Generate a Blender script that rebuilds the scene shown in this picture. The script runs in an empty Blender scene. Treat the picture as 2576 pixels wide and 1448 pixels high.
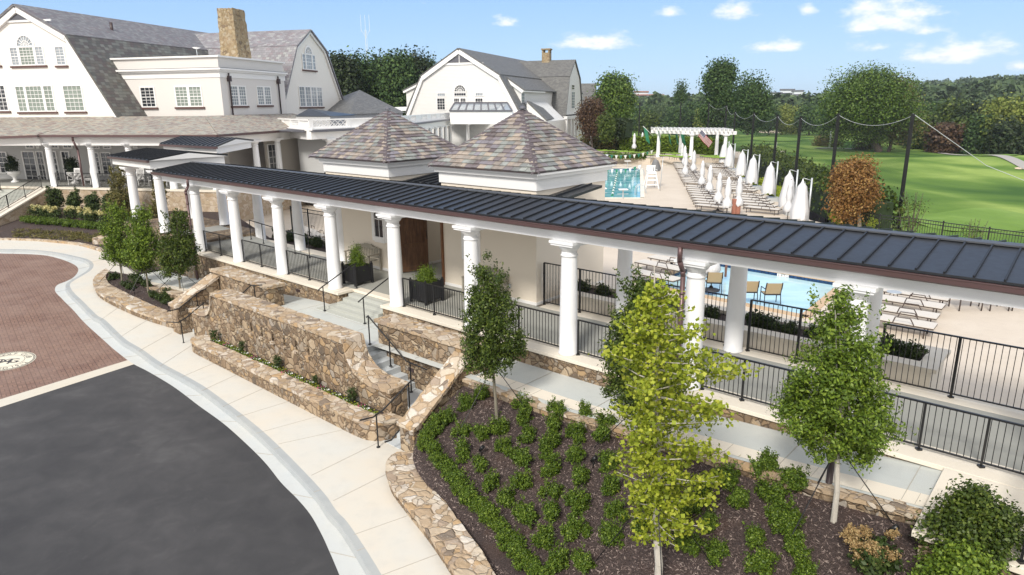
import bpy, bmesh, math, random
import numpy as np
from math import radians, sin, cos, tan, hypot, pi, sqrt, floor, atan2
from mathutils import Vector, Matrix, noise
from mathutils.geometry import tessellate_polygon
random.seed(7)
scene = bpy.context.scene
col = scene.collection
# ------------------------------------------------------------ camera (drone, 24 mm lens, pitched 15 degrees down)
HC = 6.15; PITCH = radians(15.0); ROLL = radians(-0.6); FPX = 1717.3
fw = Vector((0, cos(PITCH), -sin(PITCH))); up0 = Vector((0, sin(PITCH), cos(PITCH))); x0 = Vector((1, 0, 0))
XA = cos(ROLL)*x0 + sin(ROLL)*up0; UA = -sin(ROLL)*x0 + cos(ROLL)*up0
cam = bpy.data.cameras.new('camera'); cam_o = bpy.data.objects.new('camera', cam); col.objects.link(cam_o)
cam.sensor_width = 36; cam.lens = FPX/2576*36; cam.clip_start = 0.1; cam.clip_end = 8000
m = Matrix((XA, UA, -fw)).transposed().to_4x4(); m.translation = Vector((0, 0, HC)); cam_o.matrix_world = m
scene.camera = cam_o
# ------------------------------------------------------------ sky, sun, exposure
SUN_EL, SUN_AZ = radians(40), radians(203)      # azimuth clockwise from +Y: behind and left of the camera
w = bpy.data.worlds.new('World'); scene.world = w; w.use_nodes = True
N = w.node_tree.nodes; L = w.node_tree.links; N.clear()
def wn(t, **k):
    n = N.new(t)
    for a, b in k.items(): setattr(n, a, b)
    return n
sky = wn('ShaderNodeTexSky', sky_type='NISHITA', sun_disc=False)
sky.sun_elevation = SUN_EL; sky.sun_rotation = SUN_AZ; sky.air_density = 1.0; sky.dust_density = 0.6; sky.ozone_density = 1.5; sky.altitude = 300
tc = wn('ShaderNodeTexCoord'); sep = wn('ShaderNodeSeparateXYZ'); L.new(tc.outputs['Generated'], sep.inputs[0])
def mth(op, a, b=None, c=None):
    n = wn('ShaderNodeMath', operation=op)
    for i, q in enumerate((a, b, c)):
        if q is None: continue
        if isinstance(q, (int, float)): n.inputs[i].default_value = q
        else: L.new(q, n.inputs[i])
    return n.outputs[0]
az = mth('ARCTAN2', sep.outputs[0], sep.outputs[1]); el = mth('ARCSINE', sep.outputs[2])
comb = wn('ShaderNodeCombineXYZ'); L.new(az, comb.inputs[0]); L.new(mth('MULTIPLY', el, 2.2), comb.inputs[1])
nz = wn('ShaderNodeTexNoise'); nz.inputs['Scale'].default_value = 26; nz.inputs['Detail'].default_value = 7; nz.inputs['Roughness'].default_value = .6
L.new(comb.outputs[0], nz.inputs['Vector'])
nz2 = wn('ShaderNodeTexNoise'); nz2.inputs['Scale'].default_value = 60; nz2.inputs['Detail'].default_value = 6
L.new(comb.outputs[0], nz2.inputs['Vector'])
def ray(px, py):
    return (px-1288)*XA - (py-724)*UA + FPX*fw
def ang(px, py):
    r = ray(px, py).normalized(); return atan2(r.x, r.y), math.asin(r.z)
# cumulus clouds as patches of the sky: centre, half width, height (in units of picture px at the horizon), weight
CL = [(2232,55,105,52,1.0),(2195,72,75,22,.9),(2322,78,40,24,.85),(2408,140,112,34,1.0),(2300,152,40,10,.5),(1958,120,78,24,.9),(2205,120,75,20,.7),(1862,32,62,44,.85),
      (2028,30,26,26,.8),(1500,112,118,28,.95),(1272,62,42,22,.8),(1152,80,22,14,.5),(1685,35,75,22,.7),(1530,75,32,12,.4),(2565,170,40,22,.8),
      (925,-8,60,12,.5),(1068,8,32,18,.5),(2560,6,40,12,.4),(60,12,45,16,.3),(720,60,60,16,.22),(1760,268,60,12,.4),(2440,60,30,10,.3)]
total = None; shade = None
for cx, cy, hw, hh, wt in CL:
    a, e = ang(cx, cy); wa = hw*.85/FPX; we = hh*.9/FPX
    da = mth('DIVIDE', mth('SUBTRACT', az, a), wa)
    de = mth('DIVIDE', mth('SUBTRACT', el, e), we)
    low = mth('MULTIPLY', mth('MINIMUM', de, 0), 2.2)            # flat undersides
    de2 = mth('ADD', mth('MAXIMUM', de, 0), mth('MULTIPLY', low, -1))
    d = mth('SQRT', mth('ADD', mth('MULTIPLY', da, da), mth('MULTIPLY', de2, de2)))
    v = mth('MULTIPLY', mth('SUBTRACT', 1.0, d), 1.0)
    v = mth('MULTIPLY', mth('MAXIMUM', mth('ADD', v, 1.2), 0), wt)
    sh = mth('MULTIPLY', mth('GREATER_THAN', mth('SUBTRACT', 1.35, d), 0), mth('MULTIPLY', de, .5))
    total = v if total is None else mth('MAXIMUM', total, v)
    shade = sh if shade is None else mth('ADD', shade, sh)
dens = mth('ADD', mth('SUBTRACT', total, 1.2), mth('MULTIPLY', mth('SUBTRACT', nz.outputs[0], .5), 2.6))
mr = wn('ShaderNodeMapRange', interpolation_type='SMOOTHSTEP'); L.new(dens, mr.inputs[0])
mr.inputs[1].default_value = -.25; mr.inputs[2].default_value = .75; mr.inputs[3].default_value = 0; mr.inputs[4].default_value = .96
br = mth('ADD', mth('MULTIPLY', shade, .35), mth('ADD', mth('MULTIPLY', mth('SUBTRACT', nz2.outputs[0], .5), 1.3), .75))
crr = wn('ShaderNodeValToRGB'); L.new(br, crr.inputs[0])
crr.color_ramp.elements[0].position = .1; crr.color_ramp.elements[0].color = (4.6, 5.7, 7.6, 1)
crr.color_ramp.elements[1].position = .75; crr.color_ramp.elements[1].color = (8.6, 8.8, 9.1, 1)
hz = wn('ShaderNodeMapRange'); L.new(el, hz.inputs[0]); hz.inputs[1].default_value = -0.02; hz.inputs[2].default_value = .30
skc = wn('ShaderNodeMix', data_type='RGBA'); L.new(hz.outputs[0], skc.inputs[0])
skc.inputs[6].default_value = (4.6, 6.6, 8.8, 1); skc.inputs[7].default_value = (1.6, 3.8, 8.3, 1)
mx0 = wn('ShaderNodeMix', data_type='RGBA'); mx0.inputs[0].default_value = .8
L.new(sky.outputs[0], mx0.inputs[6]); L.new(skc.outputs[2], mx0.inputs[7])
mx = wn('ShaderNodeMix', data_type='RGBA'); L.new(mr.outputs[0], mx.inputs[0]); L.new(mx0.outputs[2], mx.inputs[6]); L.new(crr.outputs[0], mx.inputs[7])
# unseen white veil added overhead and behind the camera for fill light
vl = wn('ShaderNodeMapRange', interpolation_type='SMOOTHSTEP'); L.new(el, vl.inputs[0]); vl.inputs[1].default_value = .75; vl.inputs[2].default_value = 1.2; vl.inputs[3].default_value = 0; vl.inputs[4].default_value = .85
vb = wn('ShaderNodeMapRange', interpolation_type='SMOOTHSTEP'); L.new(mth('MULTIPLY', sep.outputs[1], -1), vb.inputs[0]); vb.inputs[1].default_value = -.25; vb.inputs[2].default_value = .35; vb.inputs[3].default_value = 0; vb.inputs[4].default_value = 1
vh = wn('ShaderNodeMapRange', interpolation_type='SMOOTHSTEP'); L.new(el, vh.inputs[0]); vh.inputs[1].default_value = .2; vh.inputs[2].default_value = .55; vh.inputs[3].default_value = 0; vh.inputs[4].default_value = .62  # unseen middle sky whitened so the metal roof reflects less blue
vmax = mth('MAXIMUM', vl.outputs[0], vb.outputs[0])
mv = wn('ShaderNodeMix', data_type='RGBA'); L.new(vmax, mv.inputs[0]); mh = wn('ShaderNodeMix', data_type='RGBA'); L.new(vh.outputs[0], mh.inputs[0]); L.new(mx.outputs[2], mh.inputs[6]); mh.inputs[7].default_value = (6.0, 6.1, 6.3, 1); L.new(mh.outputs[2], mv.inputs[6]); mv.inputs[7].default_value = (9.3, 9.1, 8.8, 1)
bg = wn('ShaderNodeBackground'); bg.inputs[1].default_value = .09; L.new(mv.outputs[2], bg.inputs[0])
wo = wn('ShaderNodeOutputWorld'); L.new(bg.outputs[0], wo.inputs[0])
sl = bpy.data.lights.new('sun', 'SUN'); sl.energy = 2.5; sl.angle = radians(12); sl.color = (1, .95, .87)
so = bpy.data.objects.new('sun', sl); col.objects.link(so)
sd = Vector((sin(SUN_AZ)*cos(SUN_EL), cos(SUN_AZ)*cos(SUN_EL), sin(SUN_EL)))
so.rotation_euler = sd.to_track_quat('Z', 'Y').to_euler()
scene.view_settings.view_transform = 'Standard'; scene.view_settings.look = 'None'; scene.view_settings.exposure = .5; scene.view_settings.gamma = 1
scene.render.engine = 'CYCLES'
# ------------------------------------------------------------ measuring helpers (picture px of a 2576 px wide view -> places in metres)
O0 = Vector((0, 0, HC))
def P(px, py, z=0.):
    r = ray(px, py); return O0 + r*((z-HC)/r.z)
def PV(px, py, o, d):      # on the vertical plane through o with horizontal direction d
    r = ray(px, py); n = Vector((-d.y, d.x, 0)); return O0 + r*((o-O0).dot(n)/r.dot(n))
def PD(px, py, dist):      # at a horizontal distance from the camera
    r = ray(px, py); return O0 + r*(dist/hypot(r.x, r.y))
def Z1(x, y): return (x*.333675, y*.333675)
def Z2(x, y): return (859.56+x*.333675, y*.333675)
def Z3(x, y): return (1716.41+x*.333675, y*.333675)
def Z4(x, y): return (x*.333675, 483.16+y*.333675)
def Z5(x, y): return (859.56+x*.333675, 483.16+y*.333675)
def Z6(x, y): return (1716.41+x*.333675, 483.16+y*.333675)
def Z7(x, y): return (x*.333675, 964.5+y*.333675)
def Z8(x, y): return (859.56+x*.333675, 964.5+y*.333675)
def Z9(x, y): return (1716.41+x*.333675, 964.5+y*.333675)
def ZA(x, y): return ((1620+x/4.8275)*.9048, (330+y/4.8275)*.9048)
def ZB(x, y): return ((1860+x/5.7909)*.9048, (380+y/5.7909)*.9048)
A0 = radians(-41.42); UO = Vector((-3.66, 20.9, 0)); UU = Vector((cos(A0), sin(A0), 0)); VV = Vector((sin(A0), -cos(A0), 0))
def W(u, v, z=0.): return UO + UU*u + VV*v + Vector((0, 0, z))
def UVc(p): d = p-UO; return d.dot(UU), d.dot(VV)
def lerpt(tab):
    def f(x):
        if x <= tab[0][0]: return tab[0][1]
        for (a, b), (c, d) in zip(tab, tab[1:]):
            if x <= c: return b+(d-b)*(x-a)/(c-a)
        return tab[-1][1]
    return f
zs_u = lerpt([(-60, -1.15), (-32, -1.28), (-20, -1.36), (-16, -1.37), (-12, -1.62), (-9, -1.86), (-3, -1.93), (4, -2.0), (12, -2.15), (40, -2.5)])
zm_u = lerpt([(-40, -1.45), (-20, -1.37), (-15, -1.33), (-12, -1.08), (-4, -.54), (8, -.5), (13, -.25), (16, -.04), (40, 0)])
def SP(px, py, off=0., f=zs_u):
    z = -1.8
    for i in range(25):
        p = P(px, py, z); z = .5*z+.5*(f(UVc(p)[0])+off)
    p = P(px, py, z); return p
# ------------------------------------------------------------ mesh builder
def tag(o, label=None, cat=None, group=None, kind=None):
    if label: o['label'] = label
    if cat: o['category'] = cat
    if group: o['group'] = group
    if kind: o['kind'] = kind
    return o
def thing(name, label, cat, loc=(0, 0, 0), group=None):
    o = bpy.data.objects.new(name, None); col.objects.link(o); o.location = loc; o.empty_display_size = .1
    return tag(o, label, cat, group)
def wloc(o):
    v = Vector(o.location)
    while o.parent: o = o.parent; v += Vector(o.location)
    return v
def copy_tree(o, parent=None):
    c = o.copy(); col.objects.link(c)
    if parent: c.parent = parent
    for ch in o.children: copy_tree(ch, c)
    return c
class MB:
    def __init__(s): s.v = []; s.f = []; s.uv = []; s.sm = []
    def face(s, pts, smooth=False, uvd=None):
        i = len(s.v); s.v += [tuple(p) for p in pts]; s.f.append(tuple(range(i, i+len(pts)))); s.sm.append(smooth)
        pts = [Vector(p) for p in pts]
        if uvd is None: s.uv.append([(0, 0)]*len(pts))
        else:
            d = Vector(uvd).normalized(); n = Vector((0, 0, 0))
            for k in range(len(pts)): n += (pts[k]-pts[0]).cross(pts[(k+1) % len(pts)]-pts[0])
            t = n.normalized().cross(d)
            if t.z < 0: t = -t
            s.uv.append([(p.dot(d), p.dot(t)) for p in pts])
    def hexa(s, b, t, uvd=None):       # b,t: 4 bottom and 4 top points
        s.face(b[::-1]); s.face(t, uvd=uvd)
        for k in range(4): s.face([b[k], b[(k+1) % 4], t[(k+1) % 4], t[k]], uvd=(b[(k+1) % 4]-b[k]) if uvd is not None else None)
    def box(s, a, b, fr=None):
        f = fr or (lambda x, y, z: Vector((x, y, z)))
        x0, y0, z0 = a; x1, y1, z1 = b
        B = [f(x0, y0, z0), f(x1, y0, z0), f(x1, y1, z0), f(x0, y1, z0)]; T = [f(x0, y0, z1), f(x1, y0, z1), f(x1, y1, z1), f(x0, y1, z1)]
        s.hexa(B, T)
    def prism(s, poly, z0, z1):        # poly: list of xy vectors; z0,z1 numbers or functions
        g0 = z0 if callable(z0) else (lambda p: z0); g1 = z1 if callable(z1) else (lambda p: z1)
        B = [Vector((p[0], p[1], g0(p))) for p in poly]; T = [Vector((p[0], p[1], g1(p))) for p in poly]
        for tri in tessellate_polygon([[Vector((p[0], p[1], 0)) for p in poly]]):
            s.face([T[i] for i in tri]); s.face([B[i] for i in tri[::-1]])
        for k in range(len(poly)): s.face([B[k], B[(k+1) % len(poly)], T[(k+1) % len(poly)], T[k]])
    def tube(s, p0, p1, r0, r1=None, n=8, cap=True, smooth=True):
        r1 = r0 if r1 is None else r1; p0 = Vector(p0); p1 = Vector(p1); d = (p1-p0)
        if d.length < 1e-6: return
        d.normalize(); a = d.orthogonal().normalized(); b = d.cross(a)
        if n == 4: a, b = (a+b).normalized(), (a-b).normalized()
        A = [p0+(a*cos(2*pi*k/n)+b*sin(2*pi*k/n))*r0 for k in range(n)]; B = [p1+(a*cos(2*pi*k/n)+b*sin(2*pi*k/n))*r1 for k in range(n)]
        for k in range(n): s.face([A[k], A[(k+1) % n], B[(k+1) % n], B[k]], smooth)
        if cap: s.face(A[::-1]); s.face(B)
    def path(s, pts, r, n=6):
        for a, b in zip(pts, pts[1:]): s.tube(a, b, r, r, n)
    def lathe(s, c, prof, n=20, smooth=True):
        c = Vector(c); R = [[c+Vector((r*cos(2*pi*k/n), r*sin(2*pi*k/n), z)) for k in range(n)] for r, z in prof]
        for a, b in zip(R, R[1:]):
            for k in range(n): s.face([a[k], a[(k+1) % n], b[(k+1) % n], b[k]], smooth)
        s.face(R[0][::-1]); s.face(R[-1])
    def bar(s, p0, p1, w, h):          # box along a line, w horizontal, h vertical, centred
        p0 = Vector(p0); p1 = Vector(p1); d = p1-p0; sd_ = Vector((-d.y, d.x, 0))
        sd_ = Vector((1, 0, 0)) if sd_.length < 1e-6 else sd_.normalized(); upv = d.cross(sd_).normalized()*-1
        if d.length < 1e-6: return
        sd_ *= w/2; upv *= h/2
        s.hexa([p0-sd_-upv, p1-sd_-upv, p1+sd_-upv, p0+sd_-upv], [p0-sd_+upv, p1-sd_+upv, p1+sd_+upv, p0+sd_+upv])
    def build(s, name, mat, parent=None, merge=True, bevel=0):
        off = wloc(parent) if parent else Vector((0, 0, 0))
        me = bpy.data.meshes.new(name); V = np.array(s.v, dtype=float).reshape(-1, 3)-np.array(off)
        me.from_pydata(V.tolist(), [], s.f)
        ul = me.uv_layers.new(name='UVMap'); flat = [c for f in s.uv for q in f for c in q]
        ul.data.foreach_set('uv', flat)
        me.polygons.foreach_set('use_smooth', s.sm)
        me.materials.append(mat)
        if merge:
            bm = bmesh.new(); bm.from_mesh(me); bmesh.ops.remove_doubles(bm, verts=bm.verts, dist=1e-5)
            bmesh.ops.recalc_face_normals(bm, faces=bm.faces); bm.to_mesh(me); bm.free()
        me.update()
        o = bpy.data.objects.new(name, me); col.objects.link(o)
        if parent: o.parent = parent
        if bevel:
            b = o.modifiers.new('bevel', 'BEVEL'); b.width = bevel; b.segments = 2; b.limit_method = 'ANGLE'; b.angle_limit = radians(40)
        return o
def np_mesh(name, V, F, mat, parent=None, mats=None, mi=None):
    me = bpy.data.meshes.new(name); V = np.asarray(V, dtype=np.float32); F = np.asarray(F, dtype=np.int32)
    off = wloc(parent) if parent else Vector((0, 0, 0)); V = V-np.array(off, dtype=np.float32)
    k = F.shape[1]
    me.vertices.add(len(V)); me.vertices.foreach_set('co', V.ravel()); me.loops.add(F.size); me.loops.foreach_set('vertex_index', F.ravel())
    me.polygons.add(len(F)); me.polygons.foreach_set('loop_start', np.arange(0, F.size, k, dtype=np.int32)); me.polygons.foreach_set('loop_total', np.full(len(F), k, dtype=np.int32))
    for q in (mats or [mat]): me.materials.append(q)
    if mi is not None: me.polygons.foreach_set('material_index', np.asarray(mi, dtype=np.int32))
    me.update(calc_edges=True); me.validate()
    o = bpy.data.objects.new(name, me); col.objects.link(o)
    if parent: o.parent = parent
    return o
def catmull(pts, n=8, closed=False):
    pts = [Vector(p) for p in pts]; out = []
    for i in range(len(pts)-1):
        p0 = pts[max(i-1, 0)]; p1 = pts[i]; p2 = pts[i+1]; p3 = pts[min(i+2, len(pts)-1)]
        for k in range(n):
            t = k/n; out.append(.5*((2*p1)+(p2-p0)*t+(2*p0-5*p1+4*p2-p3)*t*t+(3*p1-p0-3*p2+p3)*t**3))
    out.append(pts[-1]); return out
def resample(pts, n):
    L_ = [0]
    for a, b in zip(pts, pts[1:]): L_.append(L_[-1]+(b-a).length)
    out = []; j = 0
    for i in range(n):
        t = L_[-1]*i/(n-1)
        while j < len(L_)-2 and L_[j+1] < t: j += 1
        s_ = (t-L_[j])/max(L_[j+1]-L_[j], 1e-9); out.append(pts[j].lerp(pts[j+1], min(max(s_, 0), 1)))
    return out
def clip(poly, ax, lim, keep_lt):
    out = []
    for i in range(len(poly)):
        a = poly[i]; b = poly[(i+1) % len(poly)]
        ia = (a[ax] <= lim) == keep_lt; ib = (b[ax] <= lim) == keep_lt
        if ia: out.append(a)
        if ia != ib and abs(b[ax]-a[ax]) > 1e-9:
            t = (lim-a[ax])/(b[ax]-a[ax]); out.append((a[0]+(b[0]-a[0])*t, a[1]+(b[1]-a[1])*t))
    return out
def sheet(mb, polyuv, zf, su=1.0, sv=1.0):       # polygon in (u,v); surface z = zf(u,v), cut in cells
    u0 = min(p[0] for p in polyuv); u1 = max(p[0] for p in polyuv)
    k = floor(u0/su)
    while k*su < u1:
        s1 = clip(clip(polyuv, 0, k*su, False), 0, (k+1)*su, True); k += 1
        if len(s1) < 3: continue
        v0 = min(p[1] for p in s1); v1 = max(p[1] for p in s1); j = floor(v0/sv)
        while j*sv < v1:
            s2 = clip(clip(s1, 1, j*sv, False), 1, (j+1)*sv, True); j += 1
            if len(s2) < 3: continue
            for tri in tessellate_polygon([[Vector((p[0], p[1], 0)) for p in s2]]):
                q = [s2[i] for i in tri]
                ar = (q[1][0]-q[0][0])*(q[2][1]-q[0][1])-(q[1][1]-q[0][1])*(q[2][0]-q[0][0])
                if abs(ar) < 1e-7: continue
                if ar > 0: q = q[::-1]
                mb.face([W(p[0], p[1], zf(p[0], p[1])) for p in q])
def strip(mb, A, B, smooth=False):
    for i in range(len(A)-1): mb.face([A[i], A[i+1], B[i+1], B[i]], smooth)
ORD = ['first','second','third','fourth','fifth','sixth','seventh','eighth','ninth','tenth','eleventh','twelfth','thirteenth','fourteenth','fifteenth','sixteenth','seventeenth','eighteenth','nineteenth','twentieth','twenty-first','twenty-second','twenty-third','twenty-fourth','twenty-fifth','twenty-sixth','twenty-seventh','twenty-eighth','twenty-ninth','thirtieth']
# ------------------------------------------------------------ materials
class NT:
    def __init__(s, name):
        s.m = bpy.data.materials.new(name); s.m.use_nodes = True; s.t = s.m.node_tree; s.n = s.t.nodes; s.l = s.t.links
        s.b = s.n['Principled BSDF']
    def node(s, t, **k):
        n = s.n.new(t)
        for a, b in k.items(): setattr(n, a, b)
        return n
    def put(s, sock, v):
        if isinstance(v, (int, float)): sock.default_value = v
        elif isinstance(v, tuple): sock.default_value = v if len(v) != 3 or sock.type != 'RGBA' else (*v, 1)
        else: s.l.new(v, sock)
    def math(s, op, *a):
        n = s.node('ShaderNodeMath', operation=op)
        for i, q in enumerate(a): s.put(n.inputs[i], q)
        return n.outputs[0]
    def obj(s, scale=(1, 1, 1), out='Object'):
        c = s.node('ShaderNodeTexCoord'); mp = s.node('ShaderNodeMapping'); mp.inputs['Scale'].default_value = scale
        s.l.new(c.outputs[out], mp.inputs[0]); return mp.outputs[0]
    def geo(s, out='Position'): return s.node('ShaderNodeNewGeometry').outputs[out]
    def noise(s, vec, scale, detail=4, rough=.55, out=0, dist=0):
        n = s.node('ShaderNodeTexNoise'); n.inputs['Scale'].default_value = scale; n.inputs['Detail'].default_value = detail; n.inputs['Roughness'].default_value = rough; n.inputs['Distortion'].default_value = dist
        if vec is not None: s.l.new(vec, n.inputs['Vector'])
        return n.outputs[out]
    def ramp(s, fac, els, interp='LINEAR'):
        r = s.node('ShaderNodeValToRGB'); r.color_ramp.interpolation = interp
        while len(r.color_ramp.elements) < len(els): r.color_ramp.elements.new(.5)
        for e, (p, c) in zip(r.color_ramp.elements, els): e.position = p; e.color = (*c, 1)
        s.put(r.inputs[0], fac); return r.outputs[0]
    def mix(s, f, a, b, blend='MIX'):
        n = s.node('ShaderNodeMix', data_type='RGBA', blend_type=blend); s.put(n.inputs[0], f); s.put(n.inputs[6], a); s.put(n.inputs[7], b); return n.outputs[2]
    def bump(s, h, st=.3, dist=.02, prev=None):
        n = s.node('ShaderNodeBump'); n.inputs['Strength'].default_value = st; n.inputs['Distance'].default_value = dist
        s.put(n.inputs['Height'], h)
        if prev is not None: s.l.new(prev, n.inputs['Normal'])
        s.l.new(n.outputs[0], s.b.inputs['Normal']); return n.outputs[0]
    def end(s, color=None, rough=.6, metal=0, spec=None):
        if color is not None: s.put(s.b.inputs['Base Color'], color)
        s.put(s.b.inputs['Roughness'], rough); s.put(s.b.inputs['Metallic'], metal)
        if spec is not None: s.b.inputs['Specular IOR Level'].default_value = spec
        return s.m
M = {}
def painted(name, c, rough=.5, var=.06, nscale=1.3, bump=.0, metal=0, fine=.03):
    t = NT(name); o = t.geo()
    f = t.noise(o, nscale, 5); g = t.noise(o, nscale*14, 3)
    k = t.math('ADD', t.math('MULTIPLY', t.math('SUBTRACT', f, .5), var*3), t.math('MULTIPLY', t.math('SUBTRACT', g, .5), fine*3))
    lo = tuple(max(x*(1-var*2.2), 0) for x in c); hi = tuple(min(x*(1+var), 1) for x in c)
    cc = t.mix(t.math('ADD', k, .5), lo, hi)
    if bump: t.bump(g, bump, .01)
    M[name] = t.end(cc, rough, metal); return M[name]
painted('white_paint', (.84, .83, .82), .4, .03, .8, fine=.02)
painted('white_column', (.84, .845, .86), .38, .025, .6, fine=.01)
painted('grey_white', (.66, .68, .71), .5, .04)
painted('stucco', (.78, .70, .59), .8, .05, .7, bump=.25, fine=.06)
painted('cream_plaster', (.72, .66, .57), .85, .06, .8, bump=.15)
painted('sill_stone', (.80, .73, .62), .7, .07, 1.6, bump=.1, fine=.05)
painted('floor_grey', (.36, .36, .33), .8, .07, .9, bump=.1, fine=.06)
painted('step_grey', (.47, .48, .44), .75, .06, 1.2, bump=.1)
painted('step_blue', (.52, .55, .57), .7, .06, 1.2)
painted('black_metal', (.012, .012, .013), .38, .05)
painted('dark_bronze', (.055, .035, .035), .4, .1)
painted('copper', (.14, .085, .085), .38, .12, 2.5, metal=.35)
painted('hip_slate', (.13, .105, .112), .6, .3, 7); painted('shade_wall', (.50, .46, .41), .8, .05); painted('pole_black', (.006, .007, .007), .95, .05); painted('copper_bright', (.42, .13, .06), .35, .3, 3, metal=.6)  # shade_wall is cream plaster darkened to stand for shade in the gallery
painted('lead', (.12, .12, .14), .5, .1)
painted('canvas', (.78, .79, .82), .9, .07, 3, fine=.05)
painted('sling', (.62, .58, .53), .8, .05)
painted('sling_tan', (.42, .33, .20), .8, .06)
painted('lounge_green', (.24, .38, .06), .9, .12, 2)
painted('brown_frame', (.07, .05, .042), .45, .08)
painted('grey_metal', (.55, .58, .6), .35, .06, metal=.3)
painted('brick_sill', (.13, .07, .06), .8, .25, 12, bump=.3)
painted('bench_wood', (.36, .33, .27), .8, .15, 6, bump=.2)
painted('planter_black', (.014, .014, .017), .55, .1)
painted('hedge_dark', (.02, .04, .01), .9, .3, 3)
painted('tile_blue', (.015, .06, .17), .2, .4, 6)
painted('flag_green', (.03, .22, .12), .8, .1)
painted('dark_void', (.01, .01, .012), .5, .1)
painted('terracotta', (.38, .16, .11), .8, .2, 1)
painted('tower_white', (.72, .76, .82), .6, .05)
def glass_mat(name, c, blind=False):
    t = NT(name); o = t.geo(); f = t.noise(o, .9, 3)
    cc = t.mix(t.math('MULTIPLY', f, .9), c, tuple(x*.35 for x in c))
    if blind:
        wv = t.node('ShaderNodeTexWave', wave_type='BANDS', bands_direction='Z'); wv.inputs['Scale'].default_value = 4.5; t.l.new(o, wv.inputs[0])
        cc = t.mix(wv.outputs[1], cc, tuple(x*.6 for x in c))
    M[name] = t.end(cc, .06, 0, .8); return M[name]
glass_mat('glass_dark', (.035, .04, .05)); glass_mat('glass_blind', (.30, .36, .31), True); glass_mat('glass_pale', (.42, .47, .52))
def asphalt():
    t = NT('asphalt'); o = t.geo()
    a = t.noise(o, .35, 6, .6); b = t.noise(o, 70, 3, .7); c = t.noise(o, 1.3, 5, .6, dist=.8)
    k = t.math('ADD', t.math('MULTIPLY', a, .6), t.math('MULTIPLY', c, .4))
    cc = t.ramp(k, [(.36, (.035, .034, .037)), (.47, (.045, .044, .046)), (.56, (.056, .054, .056)), (.66, (.080, .078, .079))])
    cc = t.mix(t.ramp(t.noise(o, 160, 2), [(.66, (0, 0, 0)), (.75, (1, 1, 1))]), cc, (.12, .12, .12))
    cc = t.mix(t.ramp(t.noise(o, 2.6, 6, .7, dist=1.5), [(.60, (0, 0, 0)), (.72, (.35, .35, .35))]), cc, (.10, .095, .092))
    t.bump(b, .5, .006); M['asphalt'] = t.end(cc, .86)
asphalt()
def bricks():
    t = NT('brick_paving'); c = t.node('ShaderNodeTexCoord'); mp = t.node('ShaderNodeMapping'); mp.inputs['Rotation'].default_value = (0, 0, radians(50)); t.l.new(c.outputs['Object'], mp.inputs[0])
    # basket/herringbone feel: two brick layouts at right angles swapped by a checker of two-brick squares
    vx = mp.outputs[0]
    def lay(rot):
        m2 = t.node('ShaderNodeMapping'); m2.inputs['Rotation'].default_value = (0, 0, rot); t.l.new(vx, m2.inputs[0])
        b = t.node('ShaderNodeTexBrick'); b.offset = 0; b.inputs['Scale'].default_value = 1; b.inputs['Brick Width'].default_value = .22; b.inputs['Row Height'].default_value = .11
        b.inputs['Mortar Size'].default_value = .011; b.inputs['Mortar Smooth'].default_value = .3; b.inputs['Color1'].default_value = (.245, .145, .105, 1); b.inputs['Color2'].default_value = (.185, .105, .082, 1); b.inputs['Mortar'].default_value = (.06, .038, .032, 1)
        t.l.new(m2.outputs[0], b.inputs[0]); return b
    b1 = lay(0); b2 = lay(pi/2)
    ck = t.node('ShaderNodeTexChecker'); ck.inputs['Scale'].default_value = 1/.22; t.l.new(vx, ck.inputs[0])
    cc = t.mix(ck.outputs[1], b1.outputs[0], b2.outputs[0])
    n = t.noise(vx, .8, 5, .6)
    cc = t.mix(t.ramp(n, [(.35, (0, 0, 0)), (.7, (.55, .55, .55))]), cc, (.30, .21, .17))
    g = t.noise(vx, 5, 3); cc = t.mix(t.ramp(g, [(.62, (0, 0, 0)), (.75, (.6, .6, .6))]), cc, (.13, .085, .08))
    t.bump(t.noise(vx, 40, 2), .2, .005); M['brick_paving'] = t.end(cc, .85)
bricks()
def concrete(name, c, warm, joints=None, vj=None):
    t = NT(name); o = t.geo()
    a = t.noise(o, .5, 5, .6); b = t.noise(o, 3.2, 5, .6); d = t.noise(o, 55, 3)
    cc = t.mix(t.ramp(a, [(.35, (0, 0, 0)), (.68, (1, 1, 1))]), c, warm)
    cc = t.mix(t.math('MULTIPLY', t.ramp(b, [(.5, (0, 0, 0)), (.8, (1, 1, 1))]), .35), cc, tuple(x*.78 for x in c))
    cc = t.mix(t.math('MULTIPLY', d, .16), cc, tuple(x*.6 for x in c))
    t.bump(d, .15, .004); M[name] = t.end(cc, .85)
concrete('sidewalk', (.60, .59, .55), (.64, .585, .50)); concrete('gutter_concrete', (.52, .545, .55), (.56, .56, .53)); concrete('kerb_concrete', (.36, .385, .40), (.42, .43, .42))
concrete('mid_walk', (.52, .55, .54), (.58, .59, .56)); concrete('deck', (.58, .50, .41), (.64, .56, .47)); concrete('band_concrete', (.60, .57, .50), (.62, .56, .46))
painted('joint', (.45, .42, .37), .9, .1)
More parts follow.
